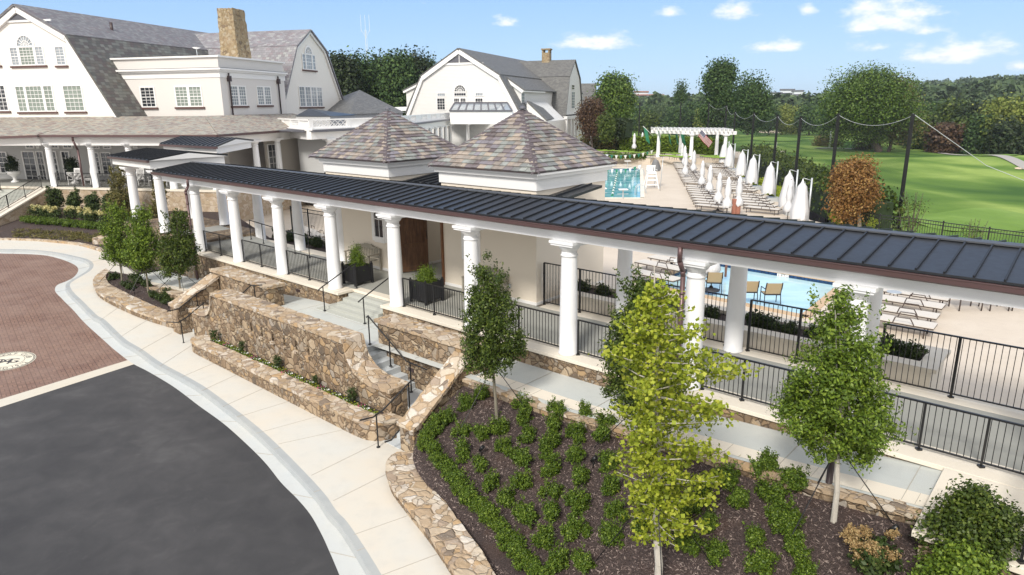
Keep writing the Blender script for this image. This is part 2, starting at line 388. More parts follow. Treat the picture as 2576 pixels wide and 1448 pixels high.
def stone(name, scale, cols, mortar, mw=.035, bs=.9):
    t = NT(name); o = t.geo(); n = t.node('ShaderNodeTexNoise'); n.inputs['Scale'].default_value = 2.6; n.inputs['Detail'].default_value = 2; t.l.new(o, n.inputs[0])
    ad = t.node('ShaderNodeVectorMath', operation='MULTIPLY_ADD'); t.l.new(n.outputs[1], ad.inputs[0]); ad.inputs[1].default_value = (.22, .22, .22); t.l.new(o, ad.inputs[2]); vec = ad.outputs[0]
    mp = t.node('ShaderNodeMapping'); mp.inputs['Scale'].default_value = (1, 1, 1.15); t.l.new(vec, mp.inputs[0]); vec = mp.outputs[0]
    sel = t.math('GREATER_THAN', t.noise(o, 1.7, 1), .52); res = []
    for sc_k in (.82, 1.5):
        v1 = t.node('ShaderNodeTexVoronoi', feature='F1'); v2 = t.node('ShaderNodeTexVoronoi', feature='DISTANCE_TO_EDGE')
        for v in (v1, v2): v.inputs['Scale'].default_value = scale*sc_k; t.l.new(vec, v.inputs['Vector'])
        wn_ = t.node('ShaderNodeTexWhiteNoise'); t.l.new(v1.outputs['Position'], wn_.inputs[0]); res.append((wn_.outputs[0], v2.outputs['Distance']))
    def mf(a, b): return t.math('ADD', t.math('MULTIPLY', a, t.math('SUBTRACT', 1, sel)), t.math('MULTIPLY', b, sel))
    rnd_, dist_ = mf(res[0][0], res[1][0]), mf(res[0][1], res[1][1])
    base = t.ramp(rnd_, cols, 'CONSTANT')
    f = t.noise(o, 9, 6, .65); sp = t.noise(o, 26, 4, .7)
    base = t.mix(t.math('MULTIPLY', f, .75), base, t.mix(.5, base, (.36, .25, .14)))
    base = t.mix(t.ramp(sp, [(.55, (0, 0, 0)), (.78, (.6, .6, .6))]), base, (.08, .065, .055))
    base = t.mix(t.ramp(t.noise(o, 14, 4), [(.6, (0, 0, 0)), (.78, (.5, .5, .5))]), base, (.68, .64, .57))
    base = t.mix(t.ramp(t.noise(o, 1.1, 4), [(.4, (0, 0, 0)), (.75, (.45, .45, .45))]), base, (.30, .20, .12))
    edge = t.ramp(dist_, [(mw*.45, (0, 0, 0)), (mw, (1, 1, 1))])
    cc = t.mix(edge, mortar, base)
    h = t.math('ADD', t.math('MULTIPLY', t.ramp(dist_, [(0, (0, 0, 0)), (mw*2.8, (1, 1, 1))]), 1.0), t.math('MULTIPLY', f, .35))
    t.bump(h, bs, .03); M[name] = t.end(cc, .8)
wallc = [(0, (0.313, 0.235, 0.163)), (.14, (0.171, 0.121, 0.079)), (.28, (0.380, 0.295, 0.201)), (.42, (0.122, 0.087, 0.059)), (.52, (0.283, 0.244, 0.197)), (.62, (0.431, 0.345, 0.243)), (.74, (0.195, 0.134, 0.080)), (.84, (0.062, 0.053, 0.047)), (.90, (0.409, 0.278, 0.147)), (.95, (0.334, 0.311, 0.280))]
capc = [(0, (0.534, 0.441, 0.333)), (.16, (0.469, 0.361, 0.252)), (.32, (0.593, 0.521, 0.420)), (.46, (0.424, 0.316, 0.207)), (.58, (0.631, 0.567, 0.487)), (.70, (0.361, 0.289, 0.232)), (.80, (0.502, 0.344, 0.191)), (.88, (0.174, 0.145, 0.124)), (.93, (0.673, 0.630, 0.572))]
stone('field_stone', 5.0, wallc, (.17, .115, .07), .045, 1.0); stone('coping_stone', 3.9, capc, (.40, .29, .19), .03, .8)
stone('chimney_stone', 4.2, [(0, (0.294, 0.229, 0.132)), (.3, (0.351, 0.287, 0.183)), (.55, (0.230, 0.172, 0.094)), (.75, (0.410, 0.359, 0.268)), (.9, (0.112, 0.086, 0.060))], (.36, .27, .15), .025)
stone('pale_stone', 2.6, [(0, (.50, .41, .30)), (.3, (.58, .48, .38)), (.55, (.42, .32, .22)), (.75, (.62, .54, .44))], (.34, .26, .19), .03, .5)
def slate(name, cols, rw=.25, rh=.17, streak=.4):
    t = NT(name); c = t.node('ShaderNodeUVMap'); s = t.node('ShaderNodeSeparateXYZ'); t.l.new(c.outputs[0], s.inputs[0])
    vrow = t.math('DIVIDE', s.outputs[1], rh); row = t.math('FLOOR', vrow)
    off = t.math('MULTIPLY', t.math('FRACT', t.math('MULTIPLY', row, .618)), 1.0)
    uc = t.math('ADD', t.math('DIVIDE', s.outputs[0], rw), off); cu = t.math('FLOOR', uc)
    cb = t.node('ShaderNodeCombineXYZ'); t.l.new(cu, cb.inputs[0]); t.l.new(row, cb.inputs[1])
    wn_ = t.node('ShaderNodeTexWhiteNoise'); t.l.new(cb.outputs[0], wn_.inputs[0])
    base = t.ramp(wn_.outputs[0], cols, 'CONSTANT')
    o = t.geo(); n = t.noise(o, 1.2, 5); n2 = t.noise(o, 11, 4)
    base = t.mix(t.math('MULTIPLY', t.ramp(n, [(.4, (0, 0, 0)), (.7, (1, 1, 1))]), streak), base, (.10, .085, .08))
    base = t.mix(t.math('MULTIPLY', n2, .3), base, t.mix(.5, base, (.25, .25, .25)))
    fr = t.math('FRACT', vrow); fu = t.math('FRACT', uc)
    jo = t.math('MAXIMUM', t.math('LESS_THAN', fr, .09), t.math('MULTIPLY', t.math('LESS_THAN', fu, .05), 1))
    base = t.mix(t.math('MULTIPLY', jo, .6), base, (.03, .028, .03))
    t.bump(t.math('SUBTRACT', 1, fr), .6, .03); M[name] = t.end(base, .65)
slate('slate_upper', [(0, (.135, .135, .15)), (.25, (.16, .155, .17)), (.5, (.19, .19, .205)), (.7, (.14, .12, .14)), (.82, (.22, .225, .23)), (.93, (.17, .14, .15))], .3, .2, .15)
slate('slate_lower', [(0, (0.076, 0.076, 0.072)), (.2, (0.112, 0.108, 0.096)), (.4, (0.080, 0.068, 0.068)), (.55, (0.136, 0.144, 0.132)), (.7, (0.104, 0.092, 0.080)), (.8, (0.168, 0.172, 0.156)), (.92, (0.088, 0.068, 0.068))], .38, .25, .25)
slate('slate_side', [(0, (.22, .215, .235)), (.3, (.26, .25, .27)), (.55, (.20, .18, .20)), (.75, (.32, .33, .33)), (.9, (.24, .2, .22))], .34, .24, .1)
slate('slate_porch', [(0, (.30, .265, .225)), (.2, (.36, .35, .30)), (.4, (.26, .20, .18)), (.55, (.40, .36, .30)), (.7, (.30, .31, .27)), (.82, (.22, .16, .15)), (.92, (.42, .32, .24))], .3, .14, .15)
slate('shingle_grey', [(0, (.105, .105, .105)), (.3, (.125, .125, .122)), (.6, (.145, .145, .14)), (.85, (.09, .09, .09))], .3, .16, .1)
def slate_geo():
    t = NT('slate_tiles'); r = t.geo('Random Per Island'); o = t.geo()
    base = t.ramp(r, [(0, (0.274, 0.238, 0.207)), (.12, (0.174, 0.145, 0.153)), (.24, (0.252, 0.265, 0.248)), (.34, (0.364, 0.304, 0.251)), (.44, (0.207, 0.182, 0.198)), (.54, (0.305, 0.323, 0.305)), (.62, (0.133, 0.107, 0.111)), (.70, (0.316, 0.274, 0.240)), (.78, (0.231, 0.214, 0.243)), (.86, (0.190, 0.198, 0.194)), (.93, (0.384, 0.326, 0.266))], 'CONSTANT')
    n = t.noise(o, 2.2, 5, .6); n2 = t.noise(o, 16, 5, .65)
    base = t.mix(t.math('MULTIPLY', t.ramp(n, [(.46, (0, 0, 0)), (.66, (1, 1, 1))]), .62), base, (.10, .082, .075))
    base = t.mix(t.ramp(n2, [(.5, (0, 0, 0)), (.8, (.55, .55, .55))]), base, (.12, .10, .09))
    t.bump(n2, .3, .01); M['slate_tiles'] = t.end(base, .6)
slate_geo()
def roofmetal():
    t = NT('roof_metal'); o = t.geo(); n = t.noise(o, .9, 5, .6); n2 = t.noise(o, 8, 4)
    cc = t.mix(t.math('ADD', t.math('MULTIPLY', n, .8), t.math('MULTIPLY', n2, .2)), (.016, .018, .022), (.042, .045, .051))
    t.bump(t.noise(o, 1.5, 3), .25, .02); M['roof_metal'] = t.end(cc, t.math('ADD', t.math('MULTIPLY', n2, .2), .27), .3)
roofmetal()
painted('roof_seam', (.012, .013, .016), .5, .1); painted('ridge_metal', (.085, .09, .10), .4, .1, metal=.2)
def shingles(name, c, dark):
    t = NT(name); c_ = t.node('ShaderNodeUVMap'); b = t.node('ShaderNodeTexBrick'); t.l.new(c_.outputs[0], b.inputs[0]); b.inputs['Scale'].default_value = 1
    b.inputs['Brick Width'].default_value = .22; b.inputs['Row Height'].default_value = .17; b.inputs['Mortar Size'].default_value = .012; b.inputs['Color1'].default_value = (*c, 1); b.inputs['Color2'].default_value = (*[x*.93 for x in c], 1); b.inputs['Mortar'].default_value = (*dark, 1)
    t.bump(b.outputs[1], -.3, .02); M[name] = t.end(b.outputs[0], .6)
shingles('shingle_white', (.78, .77, .75), (.46, .46, .46)); shingles('brick_white', (.82, .79, .76), (.68, .65, .62))
def grass(name, a, b, c, sc=.05, bands=True):
    t = NT(name); o = t.geo(); n = t.noise(o, sc, 5, .55, dist=.6); m_ = t.noise(o, 1.3, 4, .7)
    mp = t.node('ShaderNodeMapping'); mp.inputs['Rotation'].default_value = (0, 0, .6); mp.inputs['Scale'].default_value = (.08, .016, 1); t.l.new(o, mp.inputs[0])
    w_ = t.noise(mp.outputs[0], 1.0, 2, .4, dist=1.5)
    k = t.math('ADD', t.math('MULTIPLY', n, .55), t.math('MULTIPLY', w_, .45))
    cc = t.ramp(k, [(.38, a), (.5, b), (.61, c)]); cc = t.mix(t.math('MULTIPLY', m_, .4), cc, tuple(x*.7 for x in a))
    t.bump(m_, .4, .05); M[name] = t.end(cc, .95, 0, .15)
grass('grass', (.05, .115, .02), (.135, .23, .04), (.31, .41, .10)); grass('green_turf', (.14, .24, .045), (.18, .29, .06), (.22, .33, .08), .2)
def leaf(name, a, b, c=None, tr=.2, rough=.5):
    t = NT(name); r = t.geo('Random Per Island'); o = t.geo(); n = t.noise(o, 1.6, 3)
    els = [(0, a), (.55, b), (1, c or tuple(min(x*1.4, 1) for x in b))]
    cc = t.ramp(t.math('ADD', t.math('MULTIPLY', r, .7), t.math('MULTIPLY', n, .3)), els)
    t.end(cc, rough, 0, .3); tb = t.node('ShaderNodeBsdfTranslucent'); t.put(tb.inputs[0], cc); ms = t.node('ShaderNodeMixShader'); ms.inputs[0].default_value = tr
    t.l.new(t.b.outputs[0], ms.inputs[1]); t.l.new(tb.outputs[0], ms.inputs[2]); t.l.new(ms.outputs[0], t.n['Material Output'].inputs[0]); M[name] = t.m
leaf('leaf_tree', (.012, .026, .005), (.062, .098, .014), (.17, .21, .035)); leaf('leaf_holly', (.010, .022, .006), (.045, .075, .016), (.13, .165, .05))
leaf('leaf_bright', (.025, .055, .006), (.12, .19, .018), (.27, .35, .045)); leaf('leaf_ginkgo', (.09, .13, .012), (.31, .37, .03), (.58, .58, .09), .3)
leaf('leaf_shrub', (.012, .03, .004), (.085, .145, .014), (.25, .33, .045)); leaf('leaf_oak', (.014, .034, .006), (.078, .14, .02), (.21, .29, .05)); leaf('leaf_dark', (.008, .016, .006), (.028, .048, .016), (.075, .10, .035), .2)
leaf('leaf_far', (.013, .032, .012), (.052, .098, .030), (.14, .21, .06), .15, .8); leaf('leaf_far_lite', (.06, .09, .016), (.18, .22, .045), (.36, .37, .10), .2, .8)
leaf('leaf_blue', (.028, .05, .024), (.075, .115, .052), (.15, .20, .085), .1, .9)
leaf('leaf_rust', (.10, .045, .014), (.25, .125, .036), (.38, .26, .085)); leaf('leaf_olive', (0.065, 0.072, 0.019), (0.156, 0.143, 0.046), (0.286, 0.221, 0.078)); leaf('leaf_red', (.03, .02, .012), (.10, .055, .035), (.19, .13, .06))
leaf('leaf_lime', (.16, .24, .02), (.34, .42, .03), (.48, .52, .05)); leaf('petal_cream', (.45, .40, .14), (.68, .62, .28), (.80, .78, .50)); leaf('petal_dry', (.22, .13, .06), (.40, .27, .12), (.50, .42, .22)); leaf('petal_pink', (.5, .02, .08), (.65, .1, .3), (.7, .5, .6)); leaf('petal_white', (.7, .7, .7), (.8, .8, .8), (.85, .85, .8)); leaf('petal_yellow', (.45, .35, .03), (.6, .5, .05), (.35, .45, .05))
leaf('mulch_chip', (.05, .034, .032), (.15, .11, .10), (.42, .34, .30), 0, .9)
def bark(name, a, b):
    t = NT(name); v = t.obj((3, 3, .8)); n = t.noise(v, 6, 5); t.bump(n, .6, .02); M[name] = t.end(t.mix(n, a, b), .9)
bark('bark', (.12, .105, .08), (.30, .27, .21)); bark('bark_dark', (.05, .04, .035), (.13, .10, .085)); bark('bark_pale', (.36, .33, .28), (.62, .58, .52))
def mulch():
    t = NT('mulch'); o = t.geo(); n = t.noise(o, 28, 5, .75); n2 = t.noise(o, 1.2, 4); mp = t.node('ShaderNodeMapping'); mp.inputs['Scale'].default_value = (25, 70, 1); t.l.new(o, mp.inputs[0]); n3 = t.noise(mp.outputs[0], 1.2, 3, .6, dist=2)
    cc = t.ramp(t.math('ADD', t.math('MULTIPLY', n, .5), t.math('MULTIPLY', n3, .5)), [(.35, (.018, .012, .012)), (.5, (.05, .035, .032)), (.68, (.14, .10, .09))])
    cc = t.mix(t.ramp(n2, [(.55, (0, 0, 0)), (.75, (.35, .35, .35))]), cc, (.12, .06, .035)); t.bump(n, 1, .03); M['mulch'] = t.end(cc, .95)
mulch()
def wood(name, a, b, sc=(1, 1, .12)):
    t = NT(name); v = t.obj(sc); n = t.noise(v, 14, 5, .65, dist=1.2); n2 = t.noise(v, 60, 3); t.bump(n2, .2, .004); M[name] = t.end(t.mix(t.ramp(n, [(.35, (0, 0, 0)), (.7, (1, 1, 1))]), a, b), .6)
wood('door_wood', (.07, .032, .016), (.20, .10, .05)); wood('post_wood', (.12, .045, .015), (.26, .11, .04))
def water(name, a, b, sc=.5):
    t = NT(name); o = t.geo(); mp = t.node('ShaderNodeMapping'); mp.inputs['Scale'].default_value = (.07, .42, 1); t.l.new(o, mp.inputs[0])
    n = t.noise(mp.outputs[0], 2.2, 5, .6, dist=1.6); cc = t.ramp(n, [(.40, a), (.50, tuple((x+y)/2 for x, y in zip(a, b))), (.60, b)])  # stretched colour streaks imitate reflections on the water
    t.bump(t.noise(o, 2.2, 3), .12, .05); M[name] = t.end(cc, .05, 0, .6)
water('pool_water', (.07, .40, .51), (.32, .64, .71)); water('shallow_water', (.46, .68, .74), (.55, .76, .80))
def net():
    t = NT('net_mesh'); t.end((.01, .012, .012), .9); tr = t.node('ShaderNodeBsdfTransparent'); ms = t.node('ShaderNodeMixShader'); ms.inputs[0].default_value = .22
    t.l.new(tr.outputs[0], ms.inputs[1]); t.l.new(t.b.outputs[0], ms.inputs[2]); t.l.new(ms.outputs[0], t.n['Material Output'].inputs[0]); M['net_mesh'] = t.m
net()
def flag():
    t = NT('flag_stripes'); c = t.node('ShaderNodeUVMap'); s = t.node('ShaderNodeSeparateXYZ'); t.l.new(c.outputs[0], s.inputs[0])
    st = t.math('LESS_THAN', t.math('FRACT', t.math('MULTIPLY', s.outputs[1], 6.5)), .5)
    cc = t.mix(st, (.8, .8, .8), (.5, .02, .04)); can = t.math('MULTIPLY', t.math('LESS_THAN', s.outputs[0], .4), t.math('GREATER_THAN', s.outputs[1], 6/13.))
    vor = t.node('ShaderNodeTexVoronoi'); vor.inputs['Scale'].default_value = 12; vor.inputs['Randomness'].default_value = 0; t.l.new(c.outputs[0], vor.inputs[0])
    blue = t.mix(t.math('LESS_THAN', vor.outputs[0], .3), (.02, .03, .16), (.8, .8, .8)); M['flag_stripes'] = t.end(t.mix(can, cc, blue), .8)
flag()
painted('sand', (.62, .52, .38), .95, .05); painted('path_grey', (.38, .36, .33), .9, .08); painted('seal_cream', (.72, .67, .55), .8, .05); painted('seal_ink', (.06, .055, .06), .8, .1); painted('lead_dark', (.035, .035, .04), .6, .1)
# ------------------------------------------------------------ roads, kerb, pavements
def uvl(pts): return [UVc(p) for p in pts]
CURB = [(-60, 628), (0, 629), (67, 630), (133, 636.7), (182, 646.7), (213.6, 655), (226, 666.7), (220, 680), (200, 693.4), (177, 706.8), (165, 718.4), (173.5, 736.8), (197, 760), (233.6, 796.9), (253.6, 808.5), (300, 853.6), (347, 883.6), (393.7, 917), (467, 957), (520.5, 991.2), (647, 1091.3), (780.8, 1228), (827.5, 1291.5), (860, 1328), (935, 1448), (1000, 1580)]
GUT = [(-60, 637), (0, 638.4), (100, 641.7), (150, 651.7), (187, 666.7), (197, 680), (187, 696.8), (167, 708.4), (143.5, 718.4), (139, 733.5), (157, 753.5), (183.5, 780), (213.6, 813.5), (253.6, 850), (287, 880), (328.7, 912), (370.4, 933.7), (423.8, 965), (457, 987.9), (500.5, 1021.2), (560.6, 1064.6), (617.3, 1114.7), (667.4, 1164.7), (707.4, 1214.8), (747.4, 1254.8), (780.8, 1294.8), (807.5, 1341.6), (827.5, 1384.9), (855, 1450), (905, 1580)]
cf = resample(catmull([SP(x, y, 0) for x, y in CURB], 6), 220)
cfl = [Vector((p.x, p.y, zs_u(UVc(p)[0]))) for p in cf]
gu = resample(catmull([SP(x, y, -.15) for x, y in GUT], 6), 220)
gu = [Vector((p.x, p.y, zs_u(UVc(p)[0])-.146)) for p in gu]
def offset(pts, d):
    out = []
    for i, p in enumerate(pts):
        t = (pts[min(i+2, len(pts)-1)]-pts[max(i-2, 0)]); t.z = 0; t.normalize(); out.append(p+Vector((-t.y, t.x, 0))*d)
    return out
side = 1 if (offset(cfl, .2)[100]-gu[100]).length > (cfl[100]-gu[100]).length else -1
cb = offset(cfl, .16*side); foot = offset(cfl, -.035*side)
foot = [p-Vector((0, 0, .14)) for p in foot]
kerb = MB(); strip(kerb, cb, cfl, True); strip(kerb, cfl, foot, True); strip(kerb, [p-Vector((0, 0, .3)) for p in cb], cb, True); tag(kerb.build('kerb', M['kerb_concrete'], merge=False), kind='structure')
gm = MB(); strip(gm, foot, gu, True); strip(gm, gu, [p-Vector((0, 0, .1)) for p in gu], True); tag(gm.build('gutter', M['gutter_concrete'], merge=False), kind='structure')
zr = lambda u, v: zs_u(u)-.155
rd = MB(); sheet(rd, [(-70, -2), (16, 4.5), (30, 4.5), (30, 45), (-70, 45)], zr, 1, 4); tag(rd.build('asphalt_road', M['asphalt']), kind='structure')
bandL0, bandR0 = SP(-300, 1098, -.15), SP(334, 903, -.15); bandL1, bandR1 = SP(-300, 1122, -.15), SP(352, 912.5, -.15)
gl = [UVc(p) for p in gu if UVc(p)[0] <= UVc(bandR0)[0]+.05]
bp = MB(); sheet(bp, gl+[UVc(bandR0), UVc(bandL0), (-70, 30), (-70, 4)], lambda u, v: zs_u(u)-.150, 1, 4); tag(bp.build('brick_paving', M['brick_paving']), kind='structure')
bd = MB(); sheet(bd, uvl([bandL0, bandR0, bandR1, bandL1]), lambda u, v: zs_u(u)-.147, 1, 4); tag(bd.build('concrete_band', M['band_concrete']), kind='structure')
# pavement: behind the kerb, running under the planters
cbuv = [UVc(p) for p in cb]
sw = MB(); sheet(sw, cbuv+[(14, 4.2), (9, 3.2), (6, 2.2), (-12, 2.2), (-16, .25), (-24, .25), (-40, -2)], lambda u, v: zs_u(u), 1, 2); tag(sw.build('sidewalk', M['sidewalk']), kind='structure')
jt = MB()
def joint(p, q, z, w=.012):
    a = UVc(p); b = UVc(q); n = max(2, int((Vector(a)-Vector(b)).length)+1)
    pts = [(a[0]+(b[0]-a[0])*i/n, a[1]+(b[1]-a[1])*i/n) for i in range(n+1)]
    for s, t in zip(pts, pts[1:]):
        A_ = W(*s, z(s[0])); B_ = W(*t, z(t[0])); jt.bar(A_, B_, w, .006)
for a, b in [((253, 806), (345, 741)), ((300, 850), (380, 800)), ((349, 884), (432, 838)), ((402, 922), (500, 858)), ((455, 950), (560, 905)), ((507, 984), (635, 925)), ((560, 1024), (683, 969)), ((598, 1050), (760, 1000)), ((645, 1091), (830, 1040)), ((700, 1118), (895, 1075)), ((783, 1197), (960, 1110)), ((838, 1261), (985, 1187)), ((890, 1346), (1026, 1298)), ((955, 1450), (1100, 1395)), ((240, 690), (300, 690)), ((228, 660), (330, 640))]:
    joint(SP(*a), SP(*b), lambda u: zs_u(u)+.003)
for i in range(12, 220, 13):
    joint(foot[i], gu[i], lambda u: zs_u(u)-.138, .014)
    jt.bar(cb[i]+Vector((0, 0, .003)), cfl[i]+Vector((0, 0, .003)), .014, .006)
zw = lambda u, v: zm_u(u)+.004
mw = MB(); sheet(mw, [(-17, .2), (24, .2), (24, 1.75), (-8, 2.1), (-15.5, 2.15), (-17, 1.8)], zw, 1, 2); tag(mw.build('walkway', M['mid_walk']), kind='structure')
ls = MB(); sheet(ls, [(-8.3, .3), (4.6, .3), (4.6, 1.3), (1.27, 1.3), (1.27, 2.8), (-5.31, 2.8), (-5.31, 1.9), (-8.3, 1.9)], lambda u, v: zm_u(u)+.009, 1, 2); tag(ls.build('landing_paving', M['mid_walk']), kind='structure')
be = MB(); sheet(be, [(5.2, 1.35), (16, 1.35), (16, 1.78), (5.2, 1.78)], lambda u, v: zm_u(u)+.012, 1, 2); sheet(be, [(-15.3, 1.75), (-8.9, 1.75), (-8.9, 2.12), (-15.3, 2.12)], lambda u, v: zm_u(u)+.012, 1, 2); tag(be.build('walkway_border', M['sill_stone']), kind='structure')
for u in (-14, -12, -10, 6.5, 8.6, 10.7, 12.8, 14.8): joint(W(u, .3), W(u, 1.74), lambda q: zm_u(q)+.014, .01)
for u in (-5, -3.6, -.2, 1.5, 3): joint(W(u, .35), W(u, 1.9), lambda q: zm_u(q)+.011, .01)
for i in range(14): joint(W(5.4+i*.8, 1.36), W(5.4+i*.8, 1.77), lambda q: zm_u(q)+.014, .006)
joint(W(-8, 1.0), W(4, 1.0), lambda q: zm_u(q)+.011, .01)
tag(jt.build('pavement_joints', M['joint'], merge=False), kind='structure')
# club seal in the brick paving
p1, p2, p3 = [SP(x, y, -.15) for x, y in ((85, 894), (0, 933), (0, 892.5))]
def circ(a, b, c):
    ax, ay, bx, by, cx_, cy_ = a.x, a.y, b.x, b.y, c.x, c.y; d = 2*(ax*(by-cy_)+bx*(cy_-ay)+cx_*(ay-by))
    ux = ((ax**2+ay**2)*(by-cy_)+(bx**2+by**2)*(cy_-ay)+(cx_**2+cy_**2)*(ay-by))/d; uy = ((ax**2+ay**2)*(cx_-bx)+(bx**2+by**2)*(ax-cx_)+(cx_**2+cy_**2)*(bx-ax))/d
    return ux, uy, hypot(ax-ux, ay-uy)
scx, scy, sr = circ(p1, p2, p3); sr = min(max(sr, .8), 1.6)
su_, sv_ = UVc(Vector((scx, scy, 0))); slope = (zs_u(su_+1)-zs_u(su_-1))/2
def seal_pt(x, y, dz): # x,y metres from the centre, y away from the camera
    X, Y = scx+x, scy+y; return Vector((X, Y, zs_u(UVc(Vector((X, Y, 0)))[0])-.146+dz))
seal = thing('paving_seal', 'round cream club seal with dark monogram set into the red brick paving', 'seal', seal_pt(0, 0, 0))
d = MB()
for k in range(48):
    a, b = 2*pi*k/48, 2*pi*(k+1)/48; d.face([seal_pt(0, 0, 0), seal_pt(sr*cos(a), sr*sin(a), 0), seal_pt(sr*cos(b), sr*sin(b), 0)])
d.build('disc', M['seal_cream'], seal)
d = MB()
for r0, r1 in ((.95, .97), (.90, .915), (.60, .615)):
    for k in range(64):
        a, b = 2*pi*k/64, 2*pi*(k+1)/64; d.face([seal_pt(sr*r*cos(q), sr*r*sin(q), .004) for r, q in ((r0, a), (r1, a), (r1, b), (r0, b))])
for k in range(70):
    a = 2*pi*k/70; d.face([seal_pt(sr*r*cos(a+q), sr*r*sin(a+q), .004) for r, q in ((.92, 0), (.945, .02), (.945, .05), (.92, .03))])
d.build('ring', M['seal_ink'], seal)
def glyphs(mb, ch, size, fn):
    cu = bpy.data.curves.new('t', 'FONT'); cu.body = ch; cu.size = size; cu.align_x = 'CENTER'; cu.resolution_u = 3
    o = bpy.data.objects.new('t', cu); col.objects.link(o); bpy.context.view_layer.update()
    me = bpy.data.meshes.new_from_object(o.evaluated_get(bpy.context.evaluated_depsgraph_get()))
    for p in me.polygons: mb.face([fn(*me.vertices[i].co[:2]) for i in p.vertices])
    bpy.data.objects.remove(o); bpy.data.curves.remove(cu); bpy.data.meshes.remove(me)
tb = MB(); rot = radians(28)
def arc(txt, a0, a1, r, inward):
    for i, ch in enumerate(txt):
        if ch == ' ': continue
        a = radians(a0+(a1-a0)*i/(len(txt)-1)); up_ = -1 if inward else 1
        bx, by = r*cos(a), r*sin(a); ux, uy = cos(a)*up_, sin(a)*up_; rx, ry = uy, -ux
        glyphs(tb, ch, sr*.27, lambda x, y: seal_pt(bx+rx*x+ux*y, by+ry*x+uy*y, .004))
arc('GOLF CLUB', 140, 38, sr*.66, False); arc('FOUNDED', 215, 300, sr*.86, True); arc('1912', 318, 355, sr*.86, True)
tb.build('lettering', M['seal_ink'], seal, merge=False)
mb_ = MB(); cr, sn = cos(radians(12)), sin(radians(12))
for ch, dx, dy, sz in (('D', -.26, -.22, .62), ('H', -.05, -.30, .72), ('G', .22, -.2, .62), ('C', .05, -.12, .5), ('+', .42, -.2, .3)):
    glyphs(mb_, ch, sz*sr, lambda x, y: seal_pt((x+dx*sr)*cr-(y+dy*sr)*sn, (x+dx*sr)*sn+(y+dy*sr)*cr, .005+.001*dx))
mb_.build('monogram', M['seal_ink'], seal, merge=False)
# ------------------------------------------------------------ stone walls
def rough(o, amp=.012, cuts=0):
    me = o.data
    bm = bmesh.new(); bm.from_mesh(me)
    bmesh.ops.triangulate(bm, faces=[f for f in bm.faces if len(f.verts) > 4])
    for it in range(5):
        ed = [e for e in bm.edges if e.calc_length() > .16]
        if not ed: break
        bmesh.ops.subdivide_edges(bm, edges=ed, cuts=1, use_grid_fill=True)
    off = wloc(o)
    for v in bm.verts:
        p = v.co+off; n = noise.noise_vector(p*4.3)*amp+noise.noise_vector(p*11)*amp*.7; v.co += n
    bm.to_mesh(me); bm.free()
def cw(u0, u1, v0, v1, z0, z1, mb): mb.box((u0, v0, z0), (u1, v1, z1), W)
def poly_wall(mb, pts_uv, z0, z1): mb.prism([W(*p)[:2] for p in pts_uv], z0, z1)
# centre wall with swept shoulders (symmetrical about u=-2.05)
fw_ = thing('fountain_wall', 'tall field-stone wall with swept shoulders and a row of seven small slots', 'stone wall', W(-2.05, 3, -1.95))
prof = []
def shoulder(s):       # outline of one half from the centre out: (u, z top)
    pts = [(0, .03), (3.72, .03), (3.80, -.05)]
    for k in range(9):
        a = k/8*pi/2; pts.append((3.84+.72*sin(a)*1.0, -.18-.62*(1-cos(a))))
    out = [(0, .03), (3.78, .03), (3.86, -.25), (3.98, -.5), (4.18, -.7), (4.45, -.83), (4.8, -.9), (5.62, -.9)]
    return [(-2.05+s*a, b) for a, b in out]
def wall_outline(mb, top, zb, v0, v1):
    for (a, za_), (b, zb_) in zip(top, top[1:]):
        B = [W(a, v0, zb), W(b, v0, zb), W(b, v1, zb), W(a, v1, zb)]; T = [W(a, v0, za_), W(b, v0, zb_), W(b, v1, zb_), W(a, v1, za_)]; mb.hexa(B, T)
top = shoulder(-1)[::-1]+shoulder(1)[1:]
b = MB()
slots = [-4.0, -3.35, -2.7, -2.05, -1.4, -.75, -.1]
def ztop(u):
    return lerpt(sorted(top))(u)
segs = []; us = sorted(set([p[0] for p in top]+[s+q for s in slots for q in (-.055, .055)]))
for a, c in zip(us, us[1:]):
    mid = (a+c)/2; inslot = any(abs(mid-s) < .05 for s in slots)
    if inslot:
        for z0, z1a, z1b in ((-1.97, -.78, -.78), (-.48, ztop(a), ztop(c))):
            B = [W(a, 2.7, z0), W(c, 2.7, z0), W(c, 3.24, z0), W(a, 3.24, z0)]; b.hexa(B, [W(a, 2.7, z1a), W(c, 2.7, z1b), W(c, 3.24, z1b), W(a, 3.24, z1a)])
        cw(a, c, 2.7, 3.02, -.78, -.48, b)
    else:
        B = [W(a, 2.7, -1.97), W(c, 2.7, -1.97), W(c, 3.24, -1.97), W(a, 3.24, -1.97)]; b.hexa(B, [W(a, 2.7, ztop(a)), W(c, 2.7, ztop(c)), W(c, 3.24, ztop(c)), W(a, 3.24, ztop(a))])
b.build('wall_body', M['field_stone'], fw_)
for s in slots:
    q = MB(); cw(s-.09, s+.09, 3.2, 3.32, -.86, -.79, q); o = q.build('spout_stone', M['coping_stone'], fw_)
b = MB(); tp = [(u, z+.09) for u, z in top]; tp[0] = (tp[0][0]-.05, tp[0][1]); tp[-1] = (tp[-1][0]+.05, tp[-1][1])
for (a, za_), (c, zc_), in zip(tp, tp[1:]):
    B = [W(a, 2.62, za_-.12), W(c, 2.62, zc_-.12), W(c, 3.31, zc_-.12), W(a, 3.31, za_-.12)]; b.hexa(B, [W(a, 2.62, za_), W(c, 2.62, zc_), W(c, 3.31, zc_), W(a, 3.31, za_)])
o = b.build('coping', M['coping_stone'], fw_); rough(o, .016)
